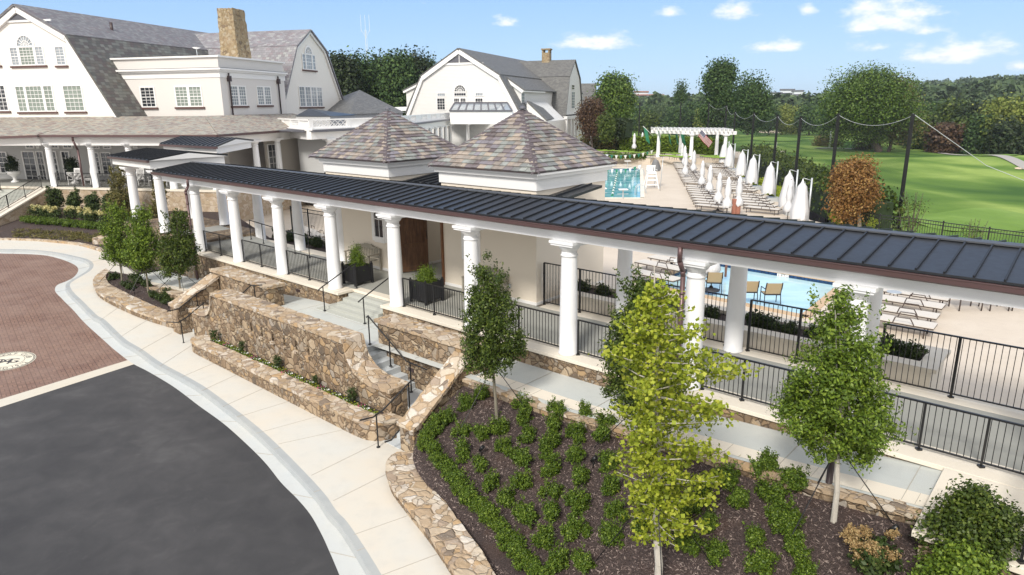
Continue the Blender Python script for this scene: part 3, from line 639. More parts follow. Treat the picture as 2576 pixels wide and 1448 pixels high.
# low planter in front of it
pl = thing('raised_planter', 'long low stone planter at the foot of the tall slotted wall', 'planter', W(-1.3, 3.7, -1.95))
def ring_wall(parent, outer, inner, zb, zt, name='wall_body', cap=.09, over=.045, body='field_stone', capm='coping_stone', ends=True):
    n = len(outer); b = MB(); c = MB()
    for i in range(n-1):
        o0, o1, i0, i1 = outer[i], outer[i+1], inner[i], inner[i+1]
        def at(p, z): return Vector((p.x, p.y, z))
        Z0 = [zb(p) for p in (o0, o1, i1, i0)]; Z1 = [zt(p)-cap for p in (o0, o1, i1, i0)]
        b.hexa([at(p, z) for p, z in zip((o0, o1, i1, i0), Z0)], [at(p, z) for p, z in zip((o0, o1, i1, i0), Z1)])
        e0 = (o0-i0).normalized()*over; e1 = (o1-i1).normalized()*over
        Q = (o0+e0, o1+e1, i1-e1, i0-e0)
        c.hexa([at(p, zt(p)-cap) for p in Q], [at(p, zt(p)) for p in Q])
    b.build(name, M[body], parent); o = c.build('coping', M[capm], parent); rough(o, .018); return o
outer = [W(-5.6, 3.28), W(-6.1, 3.35), W(-6.45, 3.6), W(-6.35, 3.9), W(-5.9, 4.02), W(-4, 4.02), W(-2, 4.02), W(0, 4.02), W(2, 4.02), W(3.2, 4.0), W(3.65, 3.85), W(3.9, 3.5), W(3.92, 3.2)]
inner = [W(-5.6, 3.27), W(-5.75, 3.3), W(-5.8, 3.45), W(-5.75, 3.55), W(-5.6, 3.58), W(-4, 3.58), W(-2, 3.58), W(0, 3.58), W(2, 3.58), W(3.1, 3.56), W(3.4, 3.45), W(3.45, 3.32), W(3.45, 3.2)]
ring_wall(pl, resample(catmull(outer, 5), 50), resample(catmull(inner, 5), 50), lambda p: -2.03, lambda p: -1.48)
b = MB(); b.prism([W(*p)[:2] for p in [(-5.75, 3.2), (3.45, 3.2), (3.42, 3.6), (-5.78, 3.6)]], -1.9, -1.55); b.build('soil', M['mulch'], pl)
# rear walls beside the stairs
rw = thing('retaining_wall', 'tall field-stone retaining wall beside the right-hand flight of outdoor steps', 'stone wall', W(2.8, 1.6, -2))
b = MB(); cw(1.2, 5.1, 1.2, 1.72, -2.05, .12, b); b.build('wall_body', M['field_stone'], rw)
b = MB(); cw(1.13, 5.15, 1.13, 1.8, .12, .22, b); o = b.build('coping', M['coping_stone'], rw); rough(o, .018)
for z, u in ((-.72, 1.5), (-1.05, 2.5), (-1.5, 3.5)):
    b = MB(); cw(u, u+.22, 1.71, 1.74, z, z+.11, b); b.build('step_light', M['dark_bronze'], rw)
rw2 = thing('retaining_wall', 'field-stone wall block behind the left-hand steps, next to the sloping coping', 'stone wall', W(-6.6, 1.5, -1.9))
b = MB(); cw(-8.8, -4.7, 1.25, 1.8, -2.05, .12, b); b.build('wall_body', M['field_stone'], rw2)
b = MB(); cw(-8.87, -4.62, 1.18, 1.88, .12, .22, b); o = b.build('coping', M['coping_stone'], rw2); rough(o, .018)
def slopewall(label, u0, u1, va, za_, vb, zb_, zbase):
    t = thing('sloping_wall', label, 'stone wall', W((u0+u1)/2, vb, zbase)); b = MB(); i = .05
    A = [W(u0+i, va, zbase), W(u1-i, va, zbase), W(u1-i, vb-i, zbase), W(u0+i, vb-i, zbase)]
    b.hexa(A, [W(u0+i, va, za_-.1), W(u1-i, va, za_-.1), W(u1-i, vb-i, zb_-.1), W(u0+i, vb-i, zb_-.1)]); b.build('wall_body', M['field_stone'], t)
    c = MB(); c.hexa([W(u0, va, za_-.1), W(u1, va, za_-.1), W(u1, vb-.25, zb_-.02), W(u0, vb-.25, zb_-.02)], [W(u0, va, za_), W(u1, va, za_), W(u1, vb-.25, zb_+.07), W(u0, vb-.25, zb_+.07)])
    c.hexa([W(u0, vb-.25, zb_-.08), W(u1, vb-.25, zb_-.08), W(u1, vb, zb_-.1), W(u0, vb, zb_-.1)], [W(u0, vb-.25, zb_+.07), W(u1, vb-.25, zb_+.07), W(u1, vb, zb_), W(u0, vb, zb_)])
    o = c.build('coping', M['coping_stone'], t); rough(o, .018)
slopewall('stone wall with broad sloping coping between the lower steps and the shrub bed', 4.4, 5.02, 1.74, 0.0, 3.75, -1.25, -2.1)
slopewall('stone wall with sloping coping between the left steps and the three-tree planter', -8.85, -8.2, 1.85, .05, 3.55, -.75, -2.0)
# lower stairs (two L-shaped flights)
def steps(t, n, p0, d, wv, rise, run, mat, name='tread', zb=-2.3):
    for k in range(n):
        b = MB(); a = p0+d*(run*k); z = p0.z-rise*k
        q = [a, a+d*run*1.02 if k < n-1 else a+d*run, None, None]; A_, B_ = q[0], q[1]; C_, D_ = B_+wv, A_+wv
        def at(p, zz): return Vector((p.x, p.y, zz))
        b.hexa([at(A_, zb), at(B_, zb), at(C_, zb), at(D_, zb)], [at(A_, z), at(B_, z), at(C_, z), at(D_, z)]); b.build(name, M[mat], t)
st = thing('stairs', 'grey-blue outdoor steps going down between the slotted wall and the right retaining wall', 'steps', W(3, 2.2, -2))
rise = .165
steps(st, 5, W(1.25, 1.73, -.51-rise), UU, VV*.96, rise, .30, 'step_blue')
b = MB(); cw(2.75, 4.42, 1.73, 2.69, -2.3, -.51-6*rise+.0, b); b.build('landing', M['step_blue'], st)
steps(st, 3, W(3.66, 2.70, -.51-7*rise), VV, UU*.76, rise*.98, .34, 'step_blue')
st2 = thing('stairs', 'grey-blue outdoor steps going down at the left end of the slotted wall', 'steps', W(-7, 2.4, -2))
steps(st2, 5, W(-5.3, 1.82, -.6-rise), -UU, VV*.9, rise, .30, 'step_blue')
b = MB(); cw(-8.2, -6.8, 1.82, 2.72, -2.3, -.6-6*rise, b); b.build('landing', M['step_blue'], st2)
steps(st2, 2, W(-8.2, 2.72, -.6-7*rise), VV, UU*.5, rise*.9, .34, 'step_blue')
b = MB(); cw(.7, 1.25, 1.73, 2.69, -2.3, -.512, b); b.build('top_step', M['step_blue'], st)
b = MB(); cw(-5.3, -4.9, 1.82, 2.69, -2.3, -.60, b); b.build('top_step', M['step_blue'], st2)
# upper stairs to the colonnade
st3 = thing('stairs', 'five wide pale grey steps rising to the colonnade between two white columns', 'steps', W(-1.6, .5, -.5))
for k in range(5):
    b = MB(); ex = 0 if k < 3 else .28*(k-2); cw(-2.72-ex, -.48, -.34, -.30+.24*(k+1), -.7, -.10*(k+1), b); b.build('tread', M['step_grey'], st3)
# kerb planter with three trees
po = [(800, 578), (748, 612), (712, 655), (712, 700), (745, 750), (850, 812), (1000, 880), (1150, 935), (1325, 985)]
pi_ = [(830, 600), (800, 622), (793, 650), (815, 690), (870, 725), (1000, 790), (1150, 855), (1300, 912)]
tp_ = thing('stone_planter', 'tapering stone-edged planter bed holding three small trees beside the pavement', 'planter', SP(*Z4(1000, 800)))
PO = resample(catmull([SP(*Z4(*p), .28) for p in po], 6), 46); PI_ = resample(catmull([SP(*Z4(*p), .28) for p in pi_], 6), 46)
ring_wall(tp_, PO, PI_, lambda p: zs_u(UVc(p)[0])-.1, lambda p: zs_u(UVc(p)[0])+.28)
back = [W(-15.3+.64*i, 2.14) for i in range(11)]; back2 = [p+VV*.3 for p in back]
ring_wall(tp_, back, back2, lambda p: zs_u(UVc(p)[0])-.1, lambda p: zm_u(UVc(p)[0])+.03, 'rear_wall')
soilp = [UVc(p) for p in PI_]+[(-8.85, 3.2), (-8.85, 2.2), (-15.2, 2.2)]
b = MB(); sheet(b, soilp, lambda u, v: zs_u(u)+.2+max(0, (2.9-v))*.25, 1, .5); b.build('soil', M['mulch'], tp_)
# big mulch bed on the right
fo = [(430, 520), (365, 570), (345, 625), (352, 690), (385, 770), (470, 880), (550, 980), (640, 1090), (740, 1230), (820, 1350), (875, 1448), (960, 1620), (1060, 1850)]
fi = [(560, 520), (545, 570), (540, 620), (580, 700), (660, 790), (765, 900), (860, 1030), (960, 1160), (1060, 1300), (1140, 1448), (1240, 1620), (1370, 1850)]
FO = resample(catmull([SP(*Z8(*p), .26) for p in fo], 6), 60); FI = resample(catmull([SP(*Z8(*p), .26) for p in fi], 6), 60)
fwl = thing('garden_wall', 'low curving stone wall with pale flat coping between pavement and shrub bed', 'stone wall', FO[30])
ring_wall(fwl, FO, FI, lambda p: zs_u(UVc(p)[0])-.1, lambda p: zs_u(UVc(p)[0])+.27)
bkw = thing('bed_edging', 'thin layered stone edging between the shrub bed and the grey walkway', 'stone edging', W(10, 1.9, -.6))
ring_wall(bkw, [W(5.03+i*.6, 1.79) for i in range(20)], [W(5.03+i*.6, 2.06) for i in range(20)], lambda p: -2.2, lambda p: zm_u(UVc(p)[0])-.0, cap=.07)
def zbed(u, v):
    z = zm_u(u)-.13-(v-1.9)*.42
    return max(z, zs_u(u)+.12)+.04*noise.noise(Vector((u*.8, v*.8, 0)))
bedp = [UVc(p) for p in FI]+[(26, 12), (26, 1.9), (5.03, 1.9), (5.03, 3.4)]
b = MB(); sheet(b, bedp, zbed, .5, .5); tag(b.build('mulch_bed', M['mulch']), kind='structure')
def BP(px, py, zf=zbed):
    z = -1.2
    for i in range(40):
        p = P(px, py, z); z = .6*z+.4*zf(*UVc(p))
    return P(px, py, z)
# ------------------------------------------------------------ colonnade
CU = [-16.9, -13.5, -10.13, -6.75, -3.37, 0, 3.37, 6.77, 10.15, 13.36, 16.85]
colo = thing('colonnade', 'long white colonnade with dark standing-seam metal roof and copper gutter', 'colonnade', W(0, -1.4, 0))
colr = MB(); colr.lathe((0, 0, 0), [(.25, 0), (.25, .05), (.228, .07), (.226, .9), (.215, 1.6), (.195, 2.5), (.19, 2.54), (.215, 2.555), (.215, 2.585), (.192, 2.6), (.19, 2.68)], 28)
capm = MB(); capm.lathe((0, 0, 0), [(.19, 2.66), (.195, 2.70), (.235, 2.73), (.275, 2.79), (.28, 2.83)], 28)
capm.box((-.33, -.33, 2.83), (.33, .33, 2.88)); capm.box((-.36, -.36, 2.883), (.36, .36, 2.95))
def place_col(parent, p, proto=[], rz=A0):
    if not proto:
        c = colr.build('column', M['white_column'], None); k = capm.build('capital', M['white_column'], None); k.parent = c; proto.append(c)
    else: c = copy_tree(proto[0])
    c.parent = parent; c.location = p-wloc(parent); c.rotation_euler = (0, 0, rz); return c
for i, u in enumerate(CU):
    if u > -14: place_col(colo, W(u, 0, 0))
for u in (-13.5, -10.13, -6.9, 6.6, 9.9, 12.95, 16.4): place_col(colo, W(u, -2.85, 0))
UL, UR = -16.5, 22
b = MB(); cw(UL+.3, UR, -.2, .2, 2.95, 3.30, b); cw(UL+.3, UR, -.225, .225, 3.13, 3.28, b); cw(UL+.3, UR, -3.05, -2.65, 2.95, 3.30, b); b.build('beam', M['white_column'], colo)
b = MB(); cw(UL+.1, UR, -3.25, .38, 3.302, 3.33, b); cw(UL+.1, UR, .34, .40, 3.27, 3.40, b); b.build('soffit', M['white_paint'], colo)
ZE, ZR = 3.405, 3.66
b = MB()
for (v0, v1) in ((.47, -1.42), (-3.32, -1.42)):
    A_ = [W(UL, v0, ZE), W(UR, v0, ZE), W(UR, v1, ZR), W(UL, v1, ZR)]; b.hexa([p-Vector((0, 0, .045)) for p in A_], A_)
b.build('metal_roof', M['roof_metal'], colo)
for (v0, v1, nm) in ((.47, -1.42, 'seams'), (-3.32, -1.42, 'seams')):
    b = MB(); u = UL+.05
    while u < UR: b.bar(W(u, v0, ZE+.018), W(u, v1, ZR+.018), .028, .042); u += .41
    b.build('roof_seams', M['roof_seam'], colo, merge=False)
b = MB(); 
for s in (-1, 1):
    A_ = [W(UL, -1.42, ZR+.045), W(UR, -1.42, ZR+.045), W(UR, -1.42+s*.13, ZR+.028), W(UL, -1.42+s*.13, ZR+.028)]; b.hexa([p-Vector((0, 0, .03)) for p in A_], A_)
b.build('ridge_cap', M['ridge_metal'], colo)
g = MB(); gp = [(.40, 3.27), (.44, 3.235), (.50, 3.23), (.545, 3.26), (.55, 3.33), (.565, 3.35), (.565, 3.365), (.54, 3.365)]
for (a, za_), (c, zc_) in zip(gp, gp[1:]): g.face([W(UL, a, za_), W(UR, a, za_), W(UR, c, zc_), W(UL, c, zc_)])
g.build('gutter', M['copper'], colo)
g = MB(); g.face([W(UL, .40, 3.345), W(UR, .40, 3.345), W(UR, .54, 3.33), W(UL, .54, 3.33)]); g.build('gutter_lining', M['copper_bright'], colo)
br = MB(); br.hexa([W(0, .2, 3.17)-W(0, 0), W(.09, .2, 3.17)-W(0, 0), W(.09, .26, 3.18)-W(0, 0), W(0, .26, 3.18)-W(0, 0)], [W(0, .2, 3.30)-W(0, 0), W(.09, .2, 3.30)-W(0, 0), W(.09, .37, 3.30)-W(0, 0), W(0, .37, 3.30)-W(0, 0)])
p0 = br.build('rafter_tail', M['white_column']); u = UL+.5; first = True
while u < 17.5:
    o = p0 if first else p0.copy()
    if not first: col.objects.link(o)
    o.parent = colo; o.location = W(u, 0, 0)-wloc(colo); u += .535; first = False
def downspout(parent, u, zb, v=.30):
    b = MB(); pts = [W(u, .50, 3.26), W(u, .50, 2.95), W(u, v+.03, 2.72), W(u, v, 2.6), W(u, v, zb)]; b.path(pts, .055, 10)
    for z in (2.2, 1.1): b.tube(W(u, v, z), W(u, v, z+.05), .066, None, 10)
    b.build('downspout', M['copper'], parent)
downspout(colo, 10.0, -.3, .31); downspout(colo, -12.9, -1.1, .62)
# floor and sills
b = MB(); cw(-9, 22, -2.75, -.34, -.3, -.006, b); b.build('floor_slab', M['floor_grey'], colo)
b = MB(); b.hexa([W(-17, -2.6, -.9), W(-9, -2.6, -.9), W(-9, -.34, -.9), W(-17, -.34, -.9)], [W(-17, -2.6, .42), W(-9, -2.6, -.006), W(-9, -.34, -.006), W(-17, -.34, .42)]); b.build('ramp', M['floor_grey'], colo)
def sillbox(u0, u1, v0, v1):
    b = MB(); cw(u0, u1, v0, v1, -.09, 0, b); return b.build('sill', M['sill_stone'], colo, bevel=.008)
sillbox(-13.9, -2.75, -.36, .34); sillbox(-.45, 22, -.36, .34); sillbox(-2.75, -.45, -.62, -.30); sillbox(3.6, 22, -3.3, -2.74); sillbox(-13.9, -7, -3.3, -2.74)
b = MB(); cw(-13.9, -2.8, -.3, .27, -2.0, -.09, b); b.build('base_wall', M['field_stone'], colo)
b = MB(); cw(-.42, 22, -.3, .27, -2.0, -.09, b); b.build('base_wall', M['field_stone'], colo)
b = MB(); cw(3.6, 22, -3.28, -2.8, -1.3, -.09, b); cw(-13.9, -7, -3.28, -2.8, -1.3, -.09, b); b.build('base_wall', M['cream_plaster'], colo)
for u, z in ((8.2, -.35), (-5.5, -.42), (-11.3, -.8), (14.8, -.2)):
    b = MB(); cw(u, u+.26, .26, .29, z, z+.09, b); b.build('step_light', M['dark_bronze'], colo)
b = MB(); cw(-14.3, -13.6, -.45, .42, -1.9, 0, b); b.build('stone_pier', M['coping_stone'], colo)
# railings
def railing(p0, p1, h, label, group, posts=3, gap=.1, name='railing', lab=True, pr=.0085, postr=.02, zoff=.09, cat='railing', mid=False, knob=False, mat='black_metal'):
    p0 = Vector(p0); p1 = Vector(p1); t = thing(name, label, cat, (p0+p1)/2, group); Z = Vector((0, 0, 1))
    b = MB(); b.bar(p0+Z*h, p1+Z*h, .045, .03); b.build('top_rail', M[mat], t, merge=False)
    b = MB(); b.bar(p0+Z*zoff, p1+Z*zoff, .03, .03)
    if mid: b.bar(p0+Z*(h-.17), p1+Z*(h-.17), .03, .03)
    b.build('bottom_rail', M[mat], t, merge=False)
    L_ = (p1-p0).length; n = max(2, int(L_/gap)); b = MB()
    for i in range(1, n): q = p0.lerp(p1, i/n); b.tube(q+Z*zoff, q+Z*h, pr, None, 4, cap=False, smooth=False)
    b.build('pickets', M[mat], t, merge=False)
    for i in range(posts):
        q = p0.lerp(p1, i/(posts-1)); b = MB(); b.tube(q, q+Z*(h+(.04 if mid else 0)), postr*1.3, None, 4, smooth=False); b.box(tuple(q-Vector((.045, .045, 0))), tuple(q+Vector((.045, .045, .035))))
        if knob: b.lathe(q+Z*(h+.04), [(.0, 0), (.03, .02), (.03, .04), (0, .06)], 8)
        b.build('post', M[mat], t, merge=False)
    return t
names = {(-13.5): 'by the downspout at the far left end of the colonnade', (-10.13): 'third white bay left of the wide steps', (-6.75): 'white bay directly left of the wide steps',
         0: 'first bay right of the wide steps, in front of a black planter', 3.37: 'second bay right of the wide steps, behind the dark holly tree', 6.77: 'bay left of the copper downspout, behind the yellow-green tree', 10.15: 'bay right of the copper downspout', 13.45: 'last bay at the right picture edge'}
for a, c in ((-13.5, -10.13), (-10.13, -6.75), (-6.75, -3.37), (0, 3.37), (3.37, 6.77), (6.77, 10.15), (10.15, 13.45), (13.45, 16.85)):
    railing(W(a+.27, -.05, 0), W(c-.27, -.05, 0), .93, 'black railing, '+names[a], 'railings between the front columns', posts=3 if c < 10 else 4)
fn = ['black fence panel beside the right pavilion, behind the columns', 'black fence panel behind the holly tree, at the back of the colonnade', 'black fence panel behind the downspout column, at the back of the colonnade', 'black fence panel in front of the wading pool planter', 'black fence panel at the right edge, behind the colonnade']
for (a, c), lb in zip(((3.55, 6.3), (6.9, 9.6), (10.2, 12.65), (13.25, 16.1)), fn):
    railing(W(a, -3.05, 0), W(c, -3.05, 0), 1.36, lb, 'fence panels behind the colonnade', posts=3, name='fence_panel', cat='fence', postr=.028, pr=.009, gap=.11)
def handrail(pts, posts, label, r=.02):
    t = thing('handrail', label, 'handrail', pts[0]); b = MB(); b.path([Vector(p) for p in pts], r, 8)
    b.build('rail', M['black_metal'], t, merge=False)
    for q, h in posts: b = MB(); b.tube(q, q+Vector((0, 0, h)), r*.95, None, 8); b.lathe(q, [(.05, 0), (.05, .015), (.02, .04)], 8); b.build('post', M['black_metal'], t, merge=False)
handrail([W(-2.75, 1.1, .25), W(-2.75, .95, .33), W(-2.75, -.32, .86), W(-2.75, -.5, .88)], [(W(-2.75, .9, -.5), .84), (W(-2.75, -.45, 0), .9)], 'black handrail on the left side of the wide colonnade steps')
handrail([W(-.55, 1.1, .25), W(-.55, .95, .33), W(-.55, -.32, .86)], [(W(-.55, .9, -.5), .84), (W(-.55, -.4, 0), .88)], 'black handrail on the right side of the wide colonnade steps')
handrail([W(1.0, 1.95, .28), W(1.15, 2.0, .36), W(2.75, 2.0, -.62), W(3.6, 2.0, -.66)], [(W(1.15, 2.0, -.5), .88), (W(2.05, 2.0, -.95), .8), (W(2.9, 2.0, -1.5), .86)], 'black handrail down the right-hand flight beside the tall retaining wall')
handrail([W(3.9, 4.45, -1.12), W(3.95, 4.1, -1.15), W(3.95, 3.8, -1.08), W(3.95, 2.9, -.62), W(3.95, 2.75, -.6)], [(W(3.95, 4.0, -2.0), .9), (W(3.95, 2.95, -1.5), .88)], 'black handrail at the foot of the right-hand steps, in front of the slotted wall end')
handrail([W(4.36, 4.1, -1.68), W(4.36, 3.9, -1.7), W(4.36, 3.75, -1.6), W(4.36, 3.2, -1.3)], [], 'short black rail end by the stone pillar at the lowest right step')
handrail([W(-7.5, 4.2, -1.05), W(-7.3, 3.9, -1.1), W(-7.3, 3.6, -1.0), W(-7.3, 2.9, -.6)], [(W(-7.3, 3.8, -1.9), .86), (W(-7.3, 2.95, -1.4), .82)], 'black handrail at the foot of the left-hand steps on the pavement')
handrail([W(-8.1, 3.9, -.85), W(-8.1, 3.5, -.85), W(-8.1, 2.6, -.35), W(-8.1, 2.4, -.33)], [(W(-8.1, 2.8, -1.5), 1.1)], 'black wall rail on the sloping wall at the left-hand steps')
handrail([W(-4.7, 2.0, .3), W(-4.75, 2.2, .32), W(-4.9, 2.3, .32), W(-5.6, 2.3, -.1)], [(W(-4.8, 2.25, -.55), .87)], 'curved black rail end behind the slotted wall at the top of the left steps')
for k, (a, c) in enumerate(((-13.2, -11.0), (-10.6, -8.4))):
    z0 = .42*max(0, (-9-a)/8); z1 = .42*max(0, (-9-c)/8)
    handrail([W(a, -2.2, z0+.9), W(c, -2.2, z1+.9)], [(W(a, -2.2, z0), .9), (W((a+c)/2, -2.2, (z0+z1)/2), .9), (W(c, -2.2, z1), .9)], ['black ramp handrail between the columns at the far left of the colonnade', 'black ramp handrail ending near the left pavilion'][k])

ld = thing('landing', 'cream stone landing with low stone wall at the bottom right corner', 'landing', W(16.3, 1.4, 0))
b = MB(); cw(15.15, 17.6, .36, 2.75, -.10, .0, b); b.build('paving', M['sill_stone'], ld, bevel=.008)
b = MB(); cw(15.25, 17.6, .4, 2.65, -2.2, -.10, b); b.build('wall_body', M['field_stone'], ld)
railing(W(16.45, .45, 0), W(16.45, 2.6, 0), .93, 'black picket railing on the cream landing at the bottom right corner', 'railings by the walkway', posts=3)
# ------------------------------------------------------------ pavilions with slate pyramids
def slate_face(mb, A, B, T, e=.185, seed=0):       # eave A-B, apex T
    rnd = random.Random(seed); A, B, T = Vector(A), Vector(B), Vector(T); mid = (A+B)/2; H = (T-mid).length; ud = (B-A).normalized(); vd = (T-mid)/H; hw = (B-A).length/2
    n = ud.cross(vd).normalized(); n = n if n.z > 0 else -n; rows = int(H/e)
    def pt(x, y, h): return mid+ud*x+vd*y+n*h
    for r in range(rows):
        y0 = r*e; y1 = min(y0+e*1.15, H-.03); w0 = hw*(1-y0/H); w1 = hw*(1-y1/H); x = -w0-rnd.random()*.15
        while x < w0:
            ww = rnd.uniform(.20, .34); xa, xb = max(x, -w0), min(x+ww-.014, w0)
            if xb-xa > .02:
                ta, tb_ = max(xa, -w1), min(xb, w1); ta = min(ta, w1); tb_ = max(tb_, -w1)
                h0 = .040+rnd.uniform(0, .012); dy = rnd.uniform(-.008, .008)
                q = [pt(xa, y0+dy, 0), pt(xb, y0+dy, 0), pt(tb_, y1, 0), pt(ta, y1, 0)]; tq = [pt(xa, y0+dy, h0), pt(xb, y0+dy, h0+rnd.uniform(-.004, .004)), pt(tb_, y1, .010), pt(ta, y1, .010)]
                mb.face(tq); mb.face([q[0], q[1], tq[1], tq[0]]); mb.face([q[1], q[2], tq[2], tq[1]]); mb.face([q[3], q[0], tq[0], tq[3]])
            x += ww
def pyramid(t, u0, u1, v0, v1, z0, z1, seed):
    C = [W(u0, v1, z0), W(u1, v1, z0), W(u1, v0, z0), W(u0, v0, z0)]; T = W((u0+u1)/2, (v0+v1)/2, z1)
    mb = MB()
    for k in range(4): slate_face(mb, C[k], C[(k+1) % 4], T, seed=seed+k)
    # merge per slate so that each is one island
    o = mb.build('slate_roof', M['slate_tiles'], t)
    b = MB(); bb = [c-Vector((0, 0, .03)) for c in C]
    for k in range(4): b.face([C[k], C[(k+1) % 4], T])
    b.face(bb); [b.face([bb[k], bb[(k+1) % 4], C[(k+1) % 4], C[k]]) for k in range(4)]; b.build('roof_deck', M['dark_bronze'], t)
    b = MB(); rnd = random.Random(seed)
    for k in range(4):
        d = T-C[k]; n = int(d.length/.15); s1 = (C[(k+1) % 4]-C[k]).normalized(); s0 = (C[(k-1) % 4]-C[k]).normalized(); dn = d.normalized()
        for i in range(n):
            p = C[k]+dn*(i*.15); q = p+dn*.19; lift = Vector((0, 0, .055)); l2 = Vector((0, 0, .035))
            for s in (s0, s1):
                sp = (s-dn*s.dot(dn)).normalized()*.13; dr = Vector((0, 0, 1)); 
                face_n = d.cross(s).normalized(); 
                if face_n.z < 0: face_n = -face_n
                A_ = [p+lift, p+sp+face_n*.035, q+sp+face_n*.02, q+l2]; b.face(A_); b.face([a-Vector((0, 0, .03)) for a in A_[::-1]]); b.face([A_[0], A_[1], A_[1]-Vector((0, 0, .03)), A_[0]-Vector((0, 0, .03))])
    b.build('hip_tiles', M['hip_slate'], t)
    b = MB(); b.lathe(T+Vector((0, 0, .03)), [(.13, 0), (.09, .06), (.03, .10), (0, .11)], 8); b.build('cap', M['lead'], t)
def window_box(parent, o, d, nrm, w_, z0, z1, cols, rows, glass='glass_dark', fr=.09, mat='white_paint', proud=.05, sill=None, mun=.022, name='window', casing=0):
    """window centred on o (on the wall plane); d along the wall, nrm out of it"""
    def F(x, y, z): return Vector((o.x, o.y, 0))+d*x+nrm*y+Vector((0, 0, z))
    b = MB(); h = w_/2
    for a, c, e_, f in ((-h, h, z0, z0+fr*.8), (-h, h, z1-fr*.8, z1), (-h, -h+fr, z0+fr*.8, z1-fr*.8), (h-fr, h, z0+fr*.8, z1-fr*.8)): b.box((a, 0, e_), (c, proud, f), F)
    for i in range(1, cols): x = -h+fr+(w_-2*fr)*i/cols; b.box((x-mun/2, 0, z0+fr*.8), (x+mun/2, proud*.6, z1-fr*.8), F)
    for i in range(1, rows):
        z = z0+fr*.8+(z1-z0-1.6*fr)*i/rows; m_ = mun*1.9 if (rows % 2 == 0 and i == rows//2) else mun; b.box((-h+fr, 0, z-m_/2), (h-fr, proud*.62, z+m_/2), F)
    if casing: b.box((-h-casing, 0, z0-casing), (-h, .03, z1+casing), F); b.box((h, 0, z0-casing), (h+casing, .03, z1+casing), F); b.box((-h, 0, z1), (h, .03, z1+casing), F); b.box((-h, 0, z0-casing*1.3), (h, .04, z0), F)
    wnd = b.build(name, M[mat], parent, merge=False)
    g = MB(); g.box((-h+fr*.6, -.02, z0+fr*.5), (h-fr*.6, proud*.2, z1-fr*.5), F); go = g.build('pane', M[glass], None); off = wloc(wnd)
    for v in go.data.vertices: v.co -= off
    go.parent = wnd
    if sill:
        g = MB(); g.box((-h-.08, 0, z0-.11), (h+.08, .11, z0-.005), F); so_ = g.build('sill', M[sill], None)
        for v in so_.data.vertices: v.co -= off
        so_.parent = wnd
    return wnd
def pavilion(label, u0, u1, seed, roofu):
    t = thing('pavilion', label, 'pavilion', W((u0+u1)/2, -4.7, 0))
    b = MB(); cw(u0, u1, -6.5, -2.78, -1.2, 3.98, b); b.build('wall', M['stucco'], t)
    b = MB(); cw(u0-.05, u1+.05, -6.55, -2.73, 3.62, 3.98, b); cw(u0-.16, u1+.16, -6.66, -2.62, 3.98, 4.10, b); cw(u0-.26, u1+.26, -6.76, -2.52, 4.10, 4.17, b); b.build('cornice', M['white_paint'], t)
    b = MB(); cw(u0-.02, u1+.02, -6.52, -2.76, 0, .10, b); b.build('base_trim', M['white_paint'], t)
    pyramid(t, roofu[0], roofu[1], -6.78, -2.42, 4.2, 5.98, seed); return t
pavL = pavilion('cream pavilion with slate pyramid roof, left one, behind the bench', -7.6, -3.55, 10, (-8.15, -3.2))
pavR = pavilion('cream pavilion with slate pyramid roof, right one, nearest the lap pool', -.75, 3.45, 40, (-.98, 3.72))
n_out = VV.copy()
window_box(pavL, W(-4.3, -2.78), UU, n_out, .62, 1.25, 2.72, 2, 2, 'glass_dark', .06, casing=.13)
window_box(pavR, W(.62, -2.78), UU, n_out, .62, 1.2, 2.72, 3, 2, 'glass_dark', .06, casing=.13)
b = MB(); cw(-3.545, -3.45, -2.82, -2.72, 0, 3.0, b); cw(-.80, -.73, -2.84, -2.70, 0, 3.0, b)
b.build('door_post', M['post_wood'], pavR)
# open plank door leaf
dd = thing('wooden_door', 'tall brown plank door standing open between the two cream pavilions', 'door', W(-3.3, -3.0, 0))
b = MB()
dx = (W(0, -1, 0)-W(0, 0, 0)); dn = (W(1, 0, 0)-W(0, 0, 0)); d_o = W(-3.30, -2.85, 0); ddir = (dx*.92+dn*.38).normalized(); dnn = Vector((-ddir.y, ddir.x, 0))
def DF(x, y, z): return d_o+ddir*x+dnn*y+Vector((0, 0, z))
for a, c, e_, f in ((0, .12, .03, 2.85), (1.03, 1.15, .03, 2.85), (.12, 1.03, .03, .25), (.12, 1.03, .95, 1.12), (.12, 1.03, 2.62, 2.85)): b.box((a, -.035, e_), (c, .035, f), DF)
b.build('door_frame', M['door_wood'], dd); b = MB()
for i in range(6): b.box((.125+i*.151, -.018, 1.125), (.125+i*.151+.145, .018, 2.615), DF)
b.box((.125, -.018, .255), (1.025, .018, .945), DF); b.build('planks', M['door_wood'], dd)
b = MB()
for s in (-1, 1): b.path([DF(1.09, s*.035, 1.25), DF(1.09, s*.08, 1.25), DF(1.09, s*.08, 1.55), DF(1.09, s*.035, 1.55)], .012, 6)
b.build('handle', M['black_metal'], dd)
